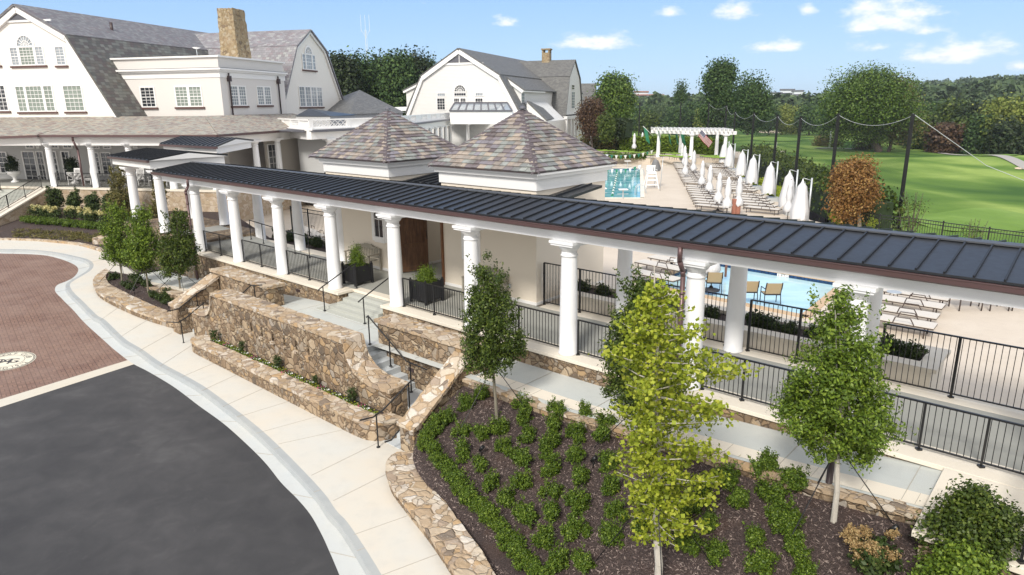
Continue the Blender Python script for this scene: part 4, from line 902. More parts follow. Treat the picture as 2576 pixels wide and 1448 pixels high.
# metal flat roof between pavilions and passage walls
link = thing('passage', 'cream passage with low black metal roof between the two pavilions', 'passage', W(-2.1, -4.6, 0))
b = MB(); cw(-3.5, -.8, -6.6, -6.45, 0, 3.3, b); b.build('wall', M['stucco'], link)
b = MB(); cw(-3.5, -.8, -6.6, -2.8, -.3, -.01, b); b.build('floor', M['floor_grey'], link)
b = MB(); A_ = [W(-8.6, -3.3, 3.42), W(4.2, -3.3, 3.42), W(4.2, -5.2, 3.62), W(-8.6, -5.2, 3.62)]; b.hexa([p-Vector((0, 0, .08)) for p in A_], A_); b.build('metal_roof', M['roof_metal'], link)
b = MB(); u = -8.5
while u < 4.2:
    if not (-.85 < u < 3.4 or -7.6 < u < -3.6) or True: b.bar(W(u, -3.3, 3.445), W(u, -5.2, 3.645), .028, .05)
    u += .41
b.build('roof_seams', M['roof_seam'], link, merge=False)
# small gabled canopies stepping up to the club porch
def canopy(label, A, B, C_, D_, zt, cols=True):
    """A,B front corners (left,right), C,D back; eave height zt"""
    t = thing('canopy', label, 'canopy', (A+C_)/2)
    r0 = (A+D_)/2+Vector((0, 0, .26)); r1 = (B+C_)/2+Vector((0, 0, .26)); dz = Vector((0, 0, .05)); b = MB()
    for q in ([A, B, r1, r0], [D_, C_, r1, r0]): b.hexa([p-dz for p in q], q)
    b.build('metal_roof', M['roof_metal'], t); b = MB(); n = int((B-A).length/.41)
    for i in range(n+1):
        p = A.lerp(B, i/n); q = r0.lerp(r1, i/n); s = D_.lerp(C_, i/n); b.bar(p+dz*.4, q+dz*.4, .03, .045); b.bar(q+dz*.4, s+dz*.4, .03, .045)
    b.build('roof_seams', M['roof_seam'], t, merge=False)
    b = MB(); ins = .12; cen = (A+B+C_+D_)/4
    q = [p.lerp(cen, .06) for p in (A, B, C_, D_)]; b.hexa([p-Vector((0, 0, .42)) for p in q], [p-Vector((0, 0, .06)) for p in q])
    q = [B, C_, r1]; b.face([p-Vector((0, 0, .05)) for p in q]); b.build('beam', M['white_paint'], t)
    b = MB(); b.bar(A-Vector((0, 0, .08)), B-Vector((0, 0, .08)), .12, .10); b.build('gutter', M['copper'], t)
    return t
def UVP(u, v, z): return W(u, v, z)
cn1 = canopy('small black metal canopy roof at the left end of the long colonnade', W(-21.6, .5, 3.88), W(-16.75, .5, 3.88), W(-16.75, -3.3, 3.88), W(-21.6, -3.3, 3.88), 3.88)
for u in (-20.4, -17.15): place_col(cn1, W(u, 0, .42))
for u in (-20.4, -17.0): place_col(cn1, W(u, -2.85, .42))
c3a, c3b, c3c = P(*Z1(1205, 1085), 4.25), P(*Z1(1632, 1105), 4.25), P(*Z1(1912, 1060), 4.25); c3d = c3a+(c3c-c3b)
cn2 = canopy('upper black metal canopy joining the club porch, one step above the lower canopy', c3a, c3b, c3c, c3d, 4.25)
b = MB(); cw(-17, -13.9, -3.3, .34, -1.9, .36, b); cw(-22, -17, -3.3, .34, -1.9, .42, b); b.build('stone_base', M['field_stone'], cn1)
# ------------------------------------------------------------ main club house
a1 = radians(-13); E1 = Vector((cos(a1), sin(a1), 0)); E2 = Vector((-sin(a1), cos(a1), 0)); UPV = Vector((0, 0, 1))
G0 = ray(*Z1(905, 890)); G0 = O0+G0*(51/G0.y)
def VPl(o, d): return lambda pt: PV(pt[0], pt[1], o, d)
gp_ = VPl(G0, E1)
apex, knee, eave = gp_(Z1(130, 50)), gp_(Z1(510, 275)), gp_(Z1(908, 892))
club = thing('clubhouse', 'large white gambrel-roofed clubhouse with slate roofs and many white sash windows', 'clubhouse', (G0.x-8, G0.y, 1.0))
def sgn(p): return (p-apex).dot(E1)
kx, ex = sgn(knee), sgn(eave)
def GP(s, z, back=0.): return Vector((apex.x, apex.y, 0))+E1*s+E2*back+Vector((0, 0, z))
Qr = PV(*Z1(1420, 261), apex, E2); LM = (Qr-apex).dot(E2); zA = apex.z
LB = max(LM, 10)+12
b = MB(); face = [GP(-ex, 1.0), GP(ex, 1.0), GP(ex, eave.z), GP(kx, knee.z), GP(0, zA-.1), GP(-kx, knee.z), GP(-ex, eave.z)]
b.face(face); bk = [p+E2*LB for p in face]; b.face(bk)
for k in range(len(face)): b.face([face[k], face[(k+1) % 7], bk[(k+1) % 7], bk[k]])
b.build('wall', M['stucco'] if False else painted('club_wall', (.82, .79, .74), .8, .04, .5, bump=.15), club)
def slab(name, mat, pts, th, uvd, parent):
    b = MB(); n = (pts[1]-pts[0]).cross(pts[2]-pts[0]).normalized(); n = n if n.z > 0 else -n
    b.hexa(pts, [p+n*th for p in pts], uvd); 
    return b.build(name, M[mat], parent, merge=False)
for s in (1, -1):
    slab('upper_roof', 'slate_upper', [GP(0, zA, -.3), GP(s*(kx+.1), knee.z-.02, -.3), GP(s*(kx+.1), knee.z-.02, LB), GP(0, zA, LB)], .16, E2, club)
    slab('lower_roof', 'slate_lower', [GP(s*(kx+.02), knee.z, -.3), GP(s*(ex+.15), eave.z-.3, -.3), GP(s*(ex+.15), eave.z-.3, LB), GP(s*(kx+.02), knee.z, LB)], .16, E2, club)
def trim(a, c, w_, h, nm='trim', mat='white_paint', par=None):
    b = MB(); b.bar(a, c, w_, h); return b.build(nm, M[mat], par or club, merge=False)
for s in (1, -1):
    trim(GP(0, zA-.22, -.12), GP(s*kx, knee.z-.2, -.12), .22, .38, 'rake_board'); trim(GP(s*(kx-.1), knee.z-.1, -.12), GP(s*(ex-.08), eave.z-.1, -.12), .22, .18, 'rake_board')
b = MB(); zv = gp_(Z1(130, 158)).z; v0 = GP(0, zA-.75, -.06); hw = 1.75
b.face([GP(-hw, zv, -.05), GP(hw, zv, -.05), GP(0, zA-.55, -.05)]); b.build('gable_vent', M['grey_white'], club); b = MB()
for i in range(7):
    z = zv+.05+i*(zA-.6-zv)/7.5; h = hw*(1-(z-zv)/(zA-.55-zv))-.06
    if h > .1: b.box((-h, -.10, z), (h, -.05, z+.06), lambda x, y, zz: GP(x, zz, y))
b.build('louvres', M['lead'], club); b = MB(); b.box((-hw-1.0, -.11, zv-.12), (hw+1.0, -.02, zv), lambda x, y, zz: GP(x, zz, y)); b.build('string_course', M['white_paint'], club)
def win_px(parent, o, d, x0, x1, y0, y1, parts, zfun=Z1, sill='brick_sill', arch=False):
    """window block from its picture rectangle on plane (o,d); parts=[(share, cols, rows, glass)]"""
    a = PV(*zfun(x0, y1), o, d); c = PV(*zfun(x1, y1), o, d); t = PV(*zfun((x0+x1)/2, y0), o, d); z0 = (a.z+c.z)/2; z1 = t.z
    dd_ = (c-a); dd_.z = 0; W_ = dd_.length; dd_.normalize(); nrm = Vector((dd_.y, -dd_.x, 0)); x = 0; tot = sum(p[0] for p in parts)
    for i, (sh, co, ro, gl_) in enumerate(parts):
        w_ = W_*sh/tot; cc = a+dd_*(x+w_/2); window_box(parent, cc, dd_, nrm, w_-.02, z0, z1, co, ro, gl_, .10, mun=.028, sill=None); x += w_
    if sill:
        cc = (a+c)/2; b = MB(); b.box((-W_/2-.1, 0, z0-.14), (W_/2+.1, .12, z0-.01), lambda p, q, r: Vector((cc.x, cc.y, 0))+dd_*p+nrm*q+Vector((0, 0, r))); b.build('window_sill', M[sill], parent)
    return (a+c)/2, dd_, nrm, z0, z1, W_
def fan(parent, c, d, nrm, z, r, glass='glass_dark', n=6, rings=2):
    def F(x, y, zz): return Vector((c.x, c.y, 0))+d*x+nrm*y+Vector((0, 0, zz))
    b = MB(); K = 16
    for k in range(K):
        a, e_ = pi*k/K, pi*(k+1)/K
        for r0, r1 in ((r-.02, r+.14),):
            q = [(r0*cos(a), r0*sin(a)), (r1*cos(a), r1*sin(a)), (r1*cos(e_), r1*sin(e_)), (r0*cos(e_), r0*sin(e_))]
            b.hexa([F(x, 0, z+y) for x, y in q], [F(x, .07, z+y) for x, y in q])
    for j in range(1, rings):
        for k in range(K):
            a, e_ = pi*k/K, pi*(k+1)/K; r0, r1 = r*j/rings-.02, r*j/rings+.02; q = [(r0*cos(a), r0*sin(a)), (r1*cos(a), r1*sin(a)), (r1*cos(e_), r1*sin(e_)), (r0*cos(e_), r0*sin(e_))]
            b.hexa([F(x, 0, z+y) for x, y in q], [F(x, .05, z+y) for x, y in q])
    for k in range(1, n): a = pi*k/n; b.bar(F(r*.15*cos(a), .03, z+r*.15*sin(a)), F(r*cos(a), .03, z+r*sin(a)), .035, .035)
    b.box((-r-.14, 0, z-.06), (r+.14, .07, z+.02), F)
    wnd = b.build('fan_window', M['white_paint'], parent, merge=False); g = MB()
    for k in range(K): g.face([F(0, .012, z), F(r*cos(pi*k/K), .012, z+r*sin(pi*k/K)), F(r*cos(pi*(k+1)/K), .012, z+r*sin(pi*(k+1)/K))])
    go = g.build('pane', M[glass], wnd)
win_px(club, G0, E1, 145, 430, 645, 845, [(1, 2, 6, 'glass_blind'), (1.75, 4, 6, 'glass_blind'), (1, 2, 6, 'glass_blind')])
win_px(club, G0, E1, 500, 650, 642, 843, [(1, 4, 6, 'glass_blind')])
win_px(club, G0, E1, -140, 76, 642, 840, [(1, 3, 6, 'glass_dark'), (1, 3, 6, 'glass_dark')])
win_px(club, G0, E1, 430, 508, 348, 496, [(1, 2, 6, 'glass_pale')])
win_px(club, G0, E1, -75, 8, 350, 496, [(1, 2, 6, 'glass_pale')])
cc, d_, nr, z0, z1, W_ = win_px(club, G0, E1, 92, 350, 352, 497, [(1, 2, 6, 'glass_pale'), (1.75, 4, 6, 'glass_blind'), (1, 2, 6, 'glass_pale')])
fan(club, cc, d_, nr, z1+.03, W_*.235, 'glass_pale', 8)
# wing with parapet
w0 = G0+E2*2.6; wp = VPl(w0, E1); cor = wp(Z1(1672, 720)); zt = wp(Z1(1650, 418)).z; zc = wp(Z1(1650, 560)).z
wr = VPl(cor, E2); fe = wr(Z1(2150, 700)); WL = (fe-cor).dot(E2)
wing = MB(); s0 = -13.0
def WP(s, b_, z): return Vector((cor.x, cor.y, 0))+E1*s+E2*b_+Vector((0, 0, z))
lft = (PV(*Z1(870, 700), w0, E1)-cor).dot(E1)
wing.box((lft, 0, 1.0), (0, WL, zt-.12), WP); wing.build('wing_wall', M['brick_white'], club)
for nm, z0_, z1_, ov in (('parapet_cap', zt-.12, zt, .16), ('cornice', zc+.30, zc+.42, .34), ('cornice', zc+.18, zc+.30, .2), ('frieze', zc-.22, zc+.18, .05)):
    b = MB(); b.box((lft-.8 if 'fr' not in nm else lft, -ov, z0_), (ov, WL+.1, z1_), WP); b.build(nm, M['white_paint'], club)
b = MB(); b.box((lft-.3, -.30, zc+.42), (.30, WL+.05, zc+.46), WP); b.build('flashing', M['lead'], club)
b = MB(); b.box((lft+.1, .25, zt-.6), (-.25, WL, zt-.2), WP); 
win_px(club, w0, E1, 1072, 1186, 655, 812, [(1, 3, 6, 'glass_dark')]); win_px(club, w0, E1, 1332, 1538, 650, 808, [(1, 3, 6, 'glass_blind'), (1, 3, 6, 'glass_blind')])
win_px(club, cor, E2, 1745, 1865, 648, 800, [(1, 3, 6, 'glass_pale'), (1, 3, 6, 'glass_pale')]); win_px(club, cor, E2, 1943, 2050, 653, 795, [(1, 3, 6, 'glass_pale'), (1, 3, 6, 'glass_pale')])
for x in (1715, 2085):
    p = wr(Z1(x, 580)); p2 = wr(Z1(x+25, 920)); b = MB(); n_ = E1
    def q(pp, z): return Vector((pp.x, pp.y, z))+n_*.12
    b.path([q(p, zc+.1), q(p, zc-.45)], .06, 8); b.box((-.13, -.13, zc-.5), (.13, .13, zc-.1), lambda a, c, z: q(p, 0)+E2*a+E1*c+Vector((0, 0, z)))
    b.path([q(p, zc-.45), q(p, 4.5)], .06, 8); b.build('downspout', M['dark_bronze'], club)
# chimney
ch0 = PD(*Z1(1662, 420), cor.length+5.2); chf = VPl(Vector((ch0.x, ch0.y, 0)), E1); c1_ = chf(Z1(1795, 420)); cw_ = (c1_-ch0).dot(E1); zt2 = chf(Z1(1700, 62)).z
chm = thing('chimney', 'tall tan fieldstone chimney rising behind the white parapet wing', 'chimney', ch0)
b = MB(); q0 = [ch0+E1*(-.15)+E2*0, ch0+E1*(cw_+.15), ch0+E1*(cw_+.15)+E2*1.9, ch0+E1*(-.15)+E2*1.9]; q1 = [ch0+E1*.08+E2*.1, ch0+E1*(cw_-.15)+E2*.1, ch0+E1*(cw_-.15)+E2*1.75, ch0+E1*.08+E2*1.75]
b.hexa([Vector((p.x, p.y, ch0.z-5)) for p in q0], [Vector((p.x, p.y, zt2)) for p in q1]); o = b.build('stack', M['chimney_stone'], chm); rough(o, .06)
# cross wing and its right-hand gable
Rr = PV(*Z1(2325, 236), Qr, E1); rp = VPl(Rr, E2)
kf, bf, kb, bb_ = rp(Z1(2222, 358)), rp(Z1(2095, 905)), rp(Z1(2440, 388)), rp(Z1(2600, 905))
zR = Rr.z
def RPp(back, z, s=0.): return Vector((Rr.x, Rr.y, 0))+E2*back+E1*s+Vector((0, 0, z))
kfb, bfb, kbb, bbb = [(p-Rr).dot(E2) for p in (kf, bf, kb, bb_)]
print('CLUB', zA, knee.z, eave.z, kx, ex, 'LM', LM, Qr.z, 'R', Rr, kf.z, bf.z, kfb, bfb, kbb, kb.z, bbb, bb_.z, 'wing', zt, zc, WL, lft)
kbb = -kfb; bbb = -bfb; gl_ = [RPp(bfb, 1.0), RPp(bbb, 1.0), RPp(bbb, bf.z), RPp(kbb, kf.z), RPp(0, zR), RPp(kfb, kf.z), RPp(bfb, bf.z)]
LX = (Rr-Qr).dot(E1)+6; bk = [p-E1*LX for p in gl_]; b = MB(); b.face(gl_); b.face(bk)
for k in range(7): b.face([gl_[k], gl_[(k+1) % 7], bk[(k+1) % 7], bk[k]])
b.build('gable_wall', M['club_wall'], club)
for s in (1, -1):
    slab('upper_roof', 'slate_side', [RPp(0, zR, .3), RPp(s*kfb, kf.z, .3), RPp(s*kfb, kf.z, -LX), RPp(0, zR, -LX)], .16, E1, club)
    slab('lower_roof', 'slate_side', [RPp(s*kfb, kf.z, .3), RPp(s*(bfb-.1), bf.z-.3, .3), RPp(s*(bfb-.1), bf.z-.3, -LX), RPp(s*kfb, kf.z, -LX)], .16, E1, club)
    trim(RPp(0, zR-.12, .12), RPp(s*kfb, kf.z-.1, .12), .12, .2, 'rake_board'); trim(RPp(s*kfb*.98, kf.z-.1, .12), RPp(s*bfb*.98, bf.z-.1, .12), .12, .14, 'rake_board')
win_px(club, Rr+E1*.02, E2, 2262, 2436, 655, 808, [(1, 2, 5, 'glass_pale')]*4)
cc, d_, nr, z0, z1, W_ = win_px(club, Rr+E1*.02, E2, 2283, 2383, 412, 530, [(1, 1, 4, 'glass_pale'), (1.8, 3, 4, 'glass_pale'), (1, 1, 4, 'glass_pale')])
fan(club, cc, d_, nr, z1+.03, W_*.24, 'glass_pale', 6)
# dish on the parapet, roof vents
dsh = thing('satellite_dish', 'small white satellite dish on the parapet roof near the slate slope', 'dish', wp(Z1(1385, 410))+E2*1.5)
b = MB(); p = wloc(dsh); b.tube(p, p+Vector((0, 0, .5)), .03); b.build('mast', M['grey_metal'], dsh); b = MB(); b.lathe(p+Vector((0, 0, .45)), [(.3, .12), (.2, .04), (.05, 0)], 12); b.build('reflector', M['white_paint'], dsh)
b = MB(); q = GP(kx*.6, zA-(zA-knee.z)*.6, 6.0); b.lathe(q, [(.12, -.3), (.12, .75)], 8); b.build('roof_vent', M['dark_bronze'], club)
# porch: roof, beam, columns, back wall with doors
PZ = 1.0; colp = P(138, 470, PZ); ppl = VPl(colp, E1)
porch = thing('porch', 'white columned club porch with brown-grey slate roof and copper gutter', 'porch', colp)
def PO_(s, b_, z): return Vector((colp.x, colp.y, 0))+E1*s+E2*b_+Vector((0, 0, z))
depth = (G0-colp).dot(E2); sc_ = [(PV(*q, Vector((colp.x, colp.y, 0)), E1)-colp).dot(E1) for q in ((120, 367), (227, 369), (322, 370))]
s_end = (PV(*Z1(1640, 1040), colp-E2*.6, E1)-colp).dot(E1); ze = PV(*Z1(900, 1030), colp-E2*.6, E1).z; zw_ = PV(*Z1(900, 893), G0-E2*.02, E1).z
print('PORCH', colp, depth, sc_, s_end, ze, zw_)
sv_l = (PV(*Z1(270, 1025), colp-E2*.6, E1)-colp).dot(E1)
# main slope
hipx = depth+.6; far = 17
A_, B_, C_, D_ = PO_(sv_l, -.6, ze), PO_(s_end, -.6, ze), PO_(s_end-hipx*.9, depth, zw_), PO_(sv_l, depth, zw_)
slab('slate_roof', 'slate_porch', [A_, B_, C_, D_], .12, E1, porch)
slab('slate_roof', 'slate_porch', [B_, PO_(s_end, far, ze), PO_(s_end-hipx*.9, far-1, zw_), C_], .12, E2, porch)
lw = [PO_(sv_l, -.6, ze), PO_(sv_l, depth, zw_), PO_(sv_l-9, depth, zw_), PO_(sv_l-9, -2.6, ze-.15)]
l2 = PO_(sv_l+.0, -.7, ze-.02)
slab('slate_roof', 'slate_porch', [PO_(sv_l-9, -2.2, ze-.25), PO_(sv_l+.3, -.75, ze), PO_(sv_l+.3, depth, zw_+.0), PO_(sv_l-9, depth, zw_)], .12, E1, porch)
for a, c in ((A_, B_), (B_, PO_(s_end, far, ze)), (PO_(sv_l-9, -2.2, ze-.25), PO_(sv_l+.3, -.75, ze))):
    g = MB(); g.bar(a+Vector((0, 0, .02)), c+Vector((0, 0, .02)), .16, .14); g.build('gutter', M['copper'], porch)
for a, c in ((PO_(sv_l, 0, 0), PO_(s_end-.55, 0, 0)), (PO_(s_end-.55, -.2, 0), PO_(s_end-.55, far, 0)), (PO_(sv_l-9, -1.5, 0), PO_(sv_l, -.2, 0))):
    g = MB(); g.bar(a+Vector((0, 0, ze-.38)), c+Vector((0, 0, ze-.38)), .36, .46); g.bar(a+Vector((0, 0, ze-.1)), c+Vector((0, 0, ze-.1)), .75, .12); g.build('beam', M['white_paint'], porch)
for s in [sc_[0], sc_[1], sc_[2], sc_[2]+3.1, sc_[2]+6.3]:
    if s < s_end: place_col(porch, PO_(s, 0, PZ))
for xx in ((1925, 1112), (2090, 1080), (2322, 1068)):
    q = PV(*Z1(*xx), PO_(s_end-.55, 0, 0), E2); place_col(porch, Vector((q.x, q.y, PZ)))
fl = MB(); fl.box((-14, -.45, -1.4), (s_end+.2, depth, PZ-.01), PO_); fl.box((s_end-5, depth, -1.2), (s_end+.2, far, PZ-.01), PO_); fl.build('porch_base', M['pale_stone'], porch)
fl = MB(); fl.box((-14, -.5, PZ-.11), (s_end+.25, -.1, PZ), PO_); fl.build('edge_stone', M['sill_stone'], porch)
fl = MB(); fl.box((-14, -.1, PZ-.11), (s_end+.25, depth-.01, PZ-.004), PO_); fl.build('floor', M['floor_grey'], porch)
fl = MB(); fl.box((-14, depth-.12, PZ), (s_end-5.4, depth-.02, zw_-.1), PO_); fl.box((s_end-5.5, depth-.5, PZ), (s_end-5.4, far+6, zw_-.1), PO_); fl.build('porch_wall', M['shingle_white'], porch)
fl = MB(); fl.box((-14, 0, ze-.1), (s_end-.6, depth, ze-.06), PO_); fl.build('ceiling', M['white_paint'], porch)
wpl = PO_(0, depth-.14, 0)
for x0, x1 in ((205, 305), (310, 370), (395, 468), (497, 565)): win_px(porch, wpl, E1, x0, x1, 1140, 1382, [(1, 2, 5, 'glass_dark')], sill=None)
for x0, x1 in ((195, 265), (275, 300), (388, 450), (478, 553)): win_px(porch, wpl, E1, x0, x1, 1090, 1122, [(1, 2, 1, 'glass_dark')], sill=None)
for x0, x1 in ((-60, 5), (8, 82)): win_px(porch, wpl, E1, x0, x1, 1145, 1310, [(1, 2, 4, 'glass_dark')], sill=None)
for x0, x1 in ((705, 775), (780, 862)): win_px(porch, wpl, E1, x0, x1, 1148, 1325, [(1, 2, 5, 'glass_dark')], sill=None); win_px(porch, wpl, E1, x0, x1-18, 1100, 1125, [(1, 2, 1, 'glass_dark')], sill=None)
win_px(porch, wpl, E1, 1005, 1040, 1100, 1120, [(1, 2, 1, 'glass_dark')], sill=None); win_px(porch, wpl, E1, 1030, 1065, 1270, 1400, [(1, 2, 4, 'glass_dark')], sill=None)
wr2 = PO_(s_end-5.38, 0, 0)
win_px(porch, wr2, E2, 1820, 1890, 1135, 1185, [(1, 4, 2, 'glass_dark')], sill=None); win_px(porch, wr2, E2, 1995, 2060, 1090, 1160, [(1, 4, 3, 'glass_dark')], sill=None)
b = MB(); pts = [PO_(0, -.55, ze), PO_(0, -.55, ze-.3), PO_(0, -.3, ze-.9), PO_(0, -.3, PZ+.1)]; ds = (ppl(Z1(600, 1050))-colp).dot(E1); b.path([p+E1*ds for p in pts], .07, 8); b.build('downspout', M['copper'], porch)
for a, c, lb in ((sc_[0]+.3, sc_[1]-.3, 'thin black railing on the club porch, left of the copper downpipe'), (sc_[1]+.3, sc_[2]-.3, 'thin black railing on the club porch behind the brown leaved tree'), (sc_[2]+.3, sc_[2]+2.8, 'thin black railing on the club porch, right end near the canopies')):
    railing(PO_(a, -.1, PZ), PO_(c, -.1, PZ), .95, lb, 'porch railings', 3, pr=.017)
# entrance steps, left
stp = thing('stairs', 'grey steps with thin black railings climbing to the club porch at far left', 'steps', PO_(-4, -2, 0))
sdir = -E2
for k in range(12): b = MB(); b.box((-8.5, -.5-.36*(k+1), -1.45), (-.75, -.5-.36*k, PZ-.17*(k+1)), PO_); b.build('tread', M['step_grey'], stp)
ck = thing('sloping_wall', 'pale stone cheek wall with broad tan coping running down beside the club steps', 'stone wall', PO_(-.4, -3, -1))
b = MB(); b.hexa([PO_(-.74, -.5, -1.5), PO_(-.1, -.5, -1.5), PO_(-.1, -6.5, -1.5), PO_(-.74, -6.5, -1.5)], [PO_(-.74, -.5, PZ-.1), PO_(-.1, -.5, PZ-.1), PO_(-.1, -6.5, -1.25), PO_(-.74, -6.5, -1.25)]); b.build('wall_body', M['pale_stone'], ck)
b = MB(); b.hexa([PO_(-.85, -.5, PZ-.1), PO_(.05, -.5, PZ-.1), PO_(.05, -6.6, -1.25), PO_(-.85, -6.6, -1.25)], [PO_(-.85, -.5, PZ), PO_(.05, -.5, PZ), PO_(.05, -6.6, -1.15), PO_(-.85, -6.6, -1.15)]); b.build('coping', M['cream_plaster'], ck)
railing(PO_(-.45, -.6, PZ), PO_(-.45, -6.0, -.95), .8, 'thin black railing on the cheek wall of the club steps', 'club step railings', 5, pr=.016)
railing(PO_(-3.6, -.9, PZ-.2), PO_(-3.6, -5.2, -1.1), .9, 'thin black railing in the middle of the club steps', 'club step railings', 4, pr=.016)
# ------------------------------------------------------------ second building (shingled gambrel hall)
a2 = radians(-18); F1 = Vector((cos(a2), sin(a2), 0)); F2 = Vector((-sin(a2), cos(a2), 0))
H0 = ray(*Z2(885, 800)); H0 = O0+H0*(90/H0.y); hp = VPl(H0, F1)
hall = thing('shingled_hall', 'white shingled hall with grey gambrel roofs and round-headed window', 'hall', (H0.x, H0.y, 0))
ha, hk, he = hp(Z2(885, 374)), hp(Z2(1190, 572)), hp(Z2(1335, 828)); hkl, hel = hp(Z2(608, 580)), hp(Z2(500, 800))
def HP(s, z, b_=0.): return Vector((ha.x, ha.y, 0))+F1*s+F2*b_+Vector((0, 0, z))
sk, se = (hk-ha).dot(F1), (he-ha).dot(F1); skl, sel = (hkl-ha).dot(F1), (hel-ha).dot(F1); kz = hk.z; kzl = hkl.z; zb_ = he.z-1.5
ridge_end = PV(*Z2(1330, 463), ha, F2); HL = (ridge_end-ha).dot(F2)
print('HALL', ha.z, kz, kzl, he.z, sk, se, skl, sel, HL, ridge_end.z)
HLx = max(HL, 15)+15
b = MB(); f_ = [HP(sel-.3, zb_-3), HP(se+.3, zb_-3), HP(se, he.z), HP(sk, kz), HP(0, ha.z), HP(skl, kzl), HP(sel, hel.z)]; g_ = [p+F2*HLx for p in f_]; b.face(f_, uvd=F1); b.face(g_)
for k in range(7): b.face([f_[k], f_[(k+1) % 7], g_[(k+1) % 7], g_[k]], uvd=F2)
b.build('wall', M['shingle_white'], hall, merge=False)
slab('upper_roof', 'shingle_grey', [HP(0, ha.z, -.3), HP(sk+.1, kz, -.3), HP(sk+.1, kz, HLx), HP(0, ha.z, HLx)], .18, F2, hall)
slab('upper_roof', 'shingle_grey', [HP(0, ha.z, -.3), HP(skl-.1, kzl, -.3), HP(skl-.1, kzl, HLx), HP(0, ha.z, HLx)], .18, F2, hall)
slab('lower_roof', 'shingle_grey', [HP(sk, kz, -.3), HP(se+.2, he.z-.4, -.3), HP(se+.2, he.z-.4, 3.5), HP(sk, kz, 3.5)], .18, F2, hall)
slab('lower_roof', 'shingle_grey', [HP(skl, kzl, -.3), HP(sel-.2, he.z-.4, -.3), HP(sel-.2, he.z-.4, HLx), HP(skl, kzl, HLx)], .18, F2, hall)
for a, c in (((0, ha.z), (sk, kz)), ((0, ha.z), (skl, kzl)), ((sk, kz), (se, he.z-.4)), ((skl, kzl), (sel, he.z-.4))): trim(HP(a[0], a[1]-.25, -.2), HP(c[0], c[1]-.25, -.2), .2, .5 if a[0] == 0 else .4, 'rake_board', par=hall)
# right shed extending the upper slope down
s1e = (PV(*Z2(1370, 682), HP(0, 0, 2.2), F1)-ha).dot(F1); z1e = PV(*Z2(1370, 682), HP(0, 0, 2.2), F1).z
b = MB(); f_ = [HP(sk-2, zb_-3, 2.2), HP(s1e-.3, zb_-3, 2.2), HP(s1e-.3, z1e, 2.2), HP(sk-.2, kz-.1, 2.2), HP(sk-2, kz, 2.2)]; g_ = [p+F2*(HLx-3) for p in f_]; b.face(f_, uvd=F1); b.face(g_)
for k in range(5): b.face([f_[k], f_[(k+1) % 5], g_[(k+1) % 5], g_[k]], uvd=F2)
b.build('side_wall', M['shingle_white'], hall, merge=False)
slab('lower_roof', 'shingle_grey', [HP(sk-.1, kz, 1.9), HP(s1e+.2, z1e-.1, 1.9), HP(s1e+.2, z1e-.1, HLx-3), HP(sk-.1, kz, HLx-3)], .18, F2, hall)
trim(HP(sk, kz-.25, 2.0), HP(s1e, z1e-.2, 2.0), .16, .4, 'rake_board', par=hall); trim(HP(s1e+.1, z1e-.1, 2.0), HP(s1e+.1, z1e-.1, 12), .25, .22, 'gutter', par=hall)
sl_e = (PV(*Z2(470, 690), HP(0, 0, 2.2), F1)-ha).dot(F1); zl_e = PV(*Z2(470, 690), HP(0, 0, 2.2), F1).z
b = MB(); b.hexa([HP(sl_e+.3, zb_-3, 2.2), HP(skl, zb_-3, 2.2), HP(skl, zb_-3, 12), HP(sl_e+.3, zb_-3, 12)], [HP(sl_e+.3, zl_e, 2.2), HP(skl, kzl-.2, 2.2), HP(skl, kzl-.2, 12), HP(sl_e+.3, zl_e, 12)], F1); b.build('side_wall', M['shingle_white'], hall, merge=False)
slab('lower_roof', 'shingle_grey', [HP(sl_e, zl_e, 1.9), HP(skl+.3, kzl, 1.9), HP(skl+.3, kzl, 12), HP(sl_e, zl_e, 12)], .18, F2, hall); trim(HP(sl_e, zl_e-.1, 2.0), HP(skl, kzl-.25, 2.0), .16, .3, 'rake_board', par=hall)
# gable vent and windows
b = MB(); zv, hw = hp(Z2(885, 478)).z, (hp(Z2(1000, 478))-ha).dot(F1); b.face([HP(-hw, zv, -.06), HP(hw, zv, -.06), HP(0, ha.z-.7, -.06)]); b.build('gable_vent', M['white_paint'], hall); b = MB()
for i in range(8):
    z = zv+.08+i*(ha.z-.8-zv)/8.6; h = hw*(1-(z-zv)/(ha.z-.7-zv))-.08; 
    if h > .1:
        for s in (-1, 1): b.box(((.06 if s > 0 else -h), -.12, z), ((h if s > 0 else -.06), -.06, z+.10), lambda x, y, zz: HP(x, zz, y))
b.build('louvres', M['lead'], hall); b = MB(); b.box((-hw-1.2, -.1, zv-.2), (hw+1.2, -.02, zv), lambda x, y, zz: HP(x, zz, y)); b.build('string_course', M['white_paint'], hall)
hz_ = H0-F2*.02
for x0, x1, y0, y1, pp in ((718, 785, 740, 832, [(1, 3, 4, 'glass_dark')]), (718, 785, 702, 730, [(1, 4, 1, 'glass_pale')]), (1005, 1070, 740, 832, [(1, 3, 4, 'glass_dark')]), (1005, 1070, 700, 728, [(1, 4, 1, 'glass_pale')]), (845, 942, 740, 832, [(1, 3, 4, 'glass_dark')]*2)):
    win_px(hall, hz_, F1, x0, x1, y0, y1, pp, Z2, None)
cc, d_, nr, z0, z1, W_ = win_px(hall, hz_, F1, 845, 942, 700, 728, [(1, 5, 1, 'glass_dark')], Z2, None); fan(hall, cc, d_, nr, z1+.15, W_*.43, 'glass_dark', 8, 3)
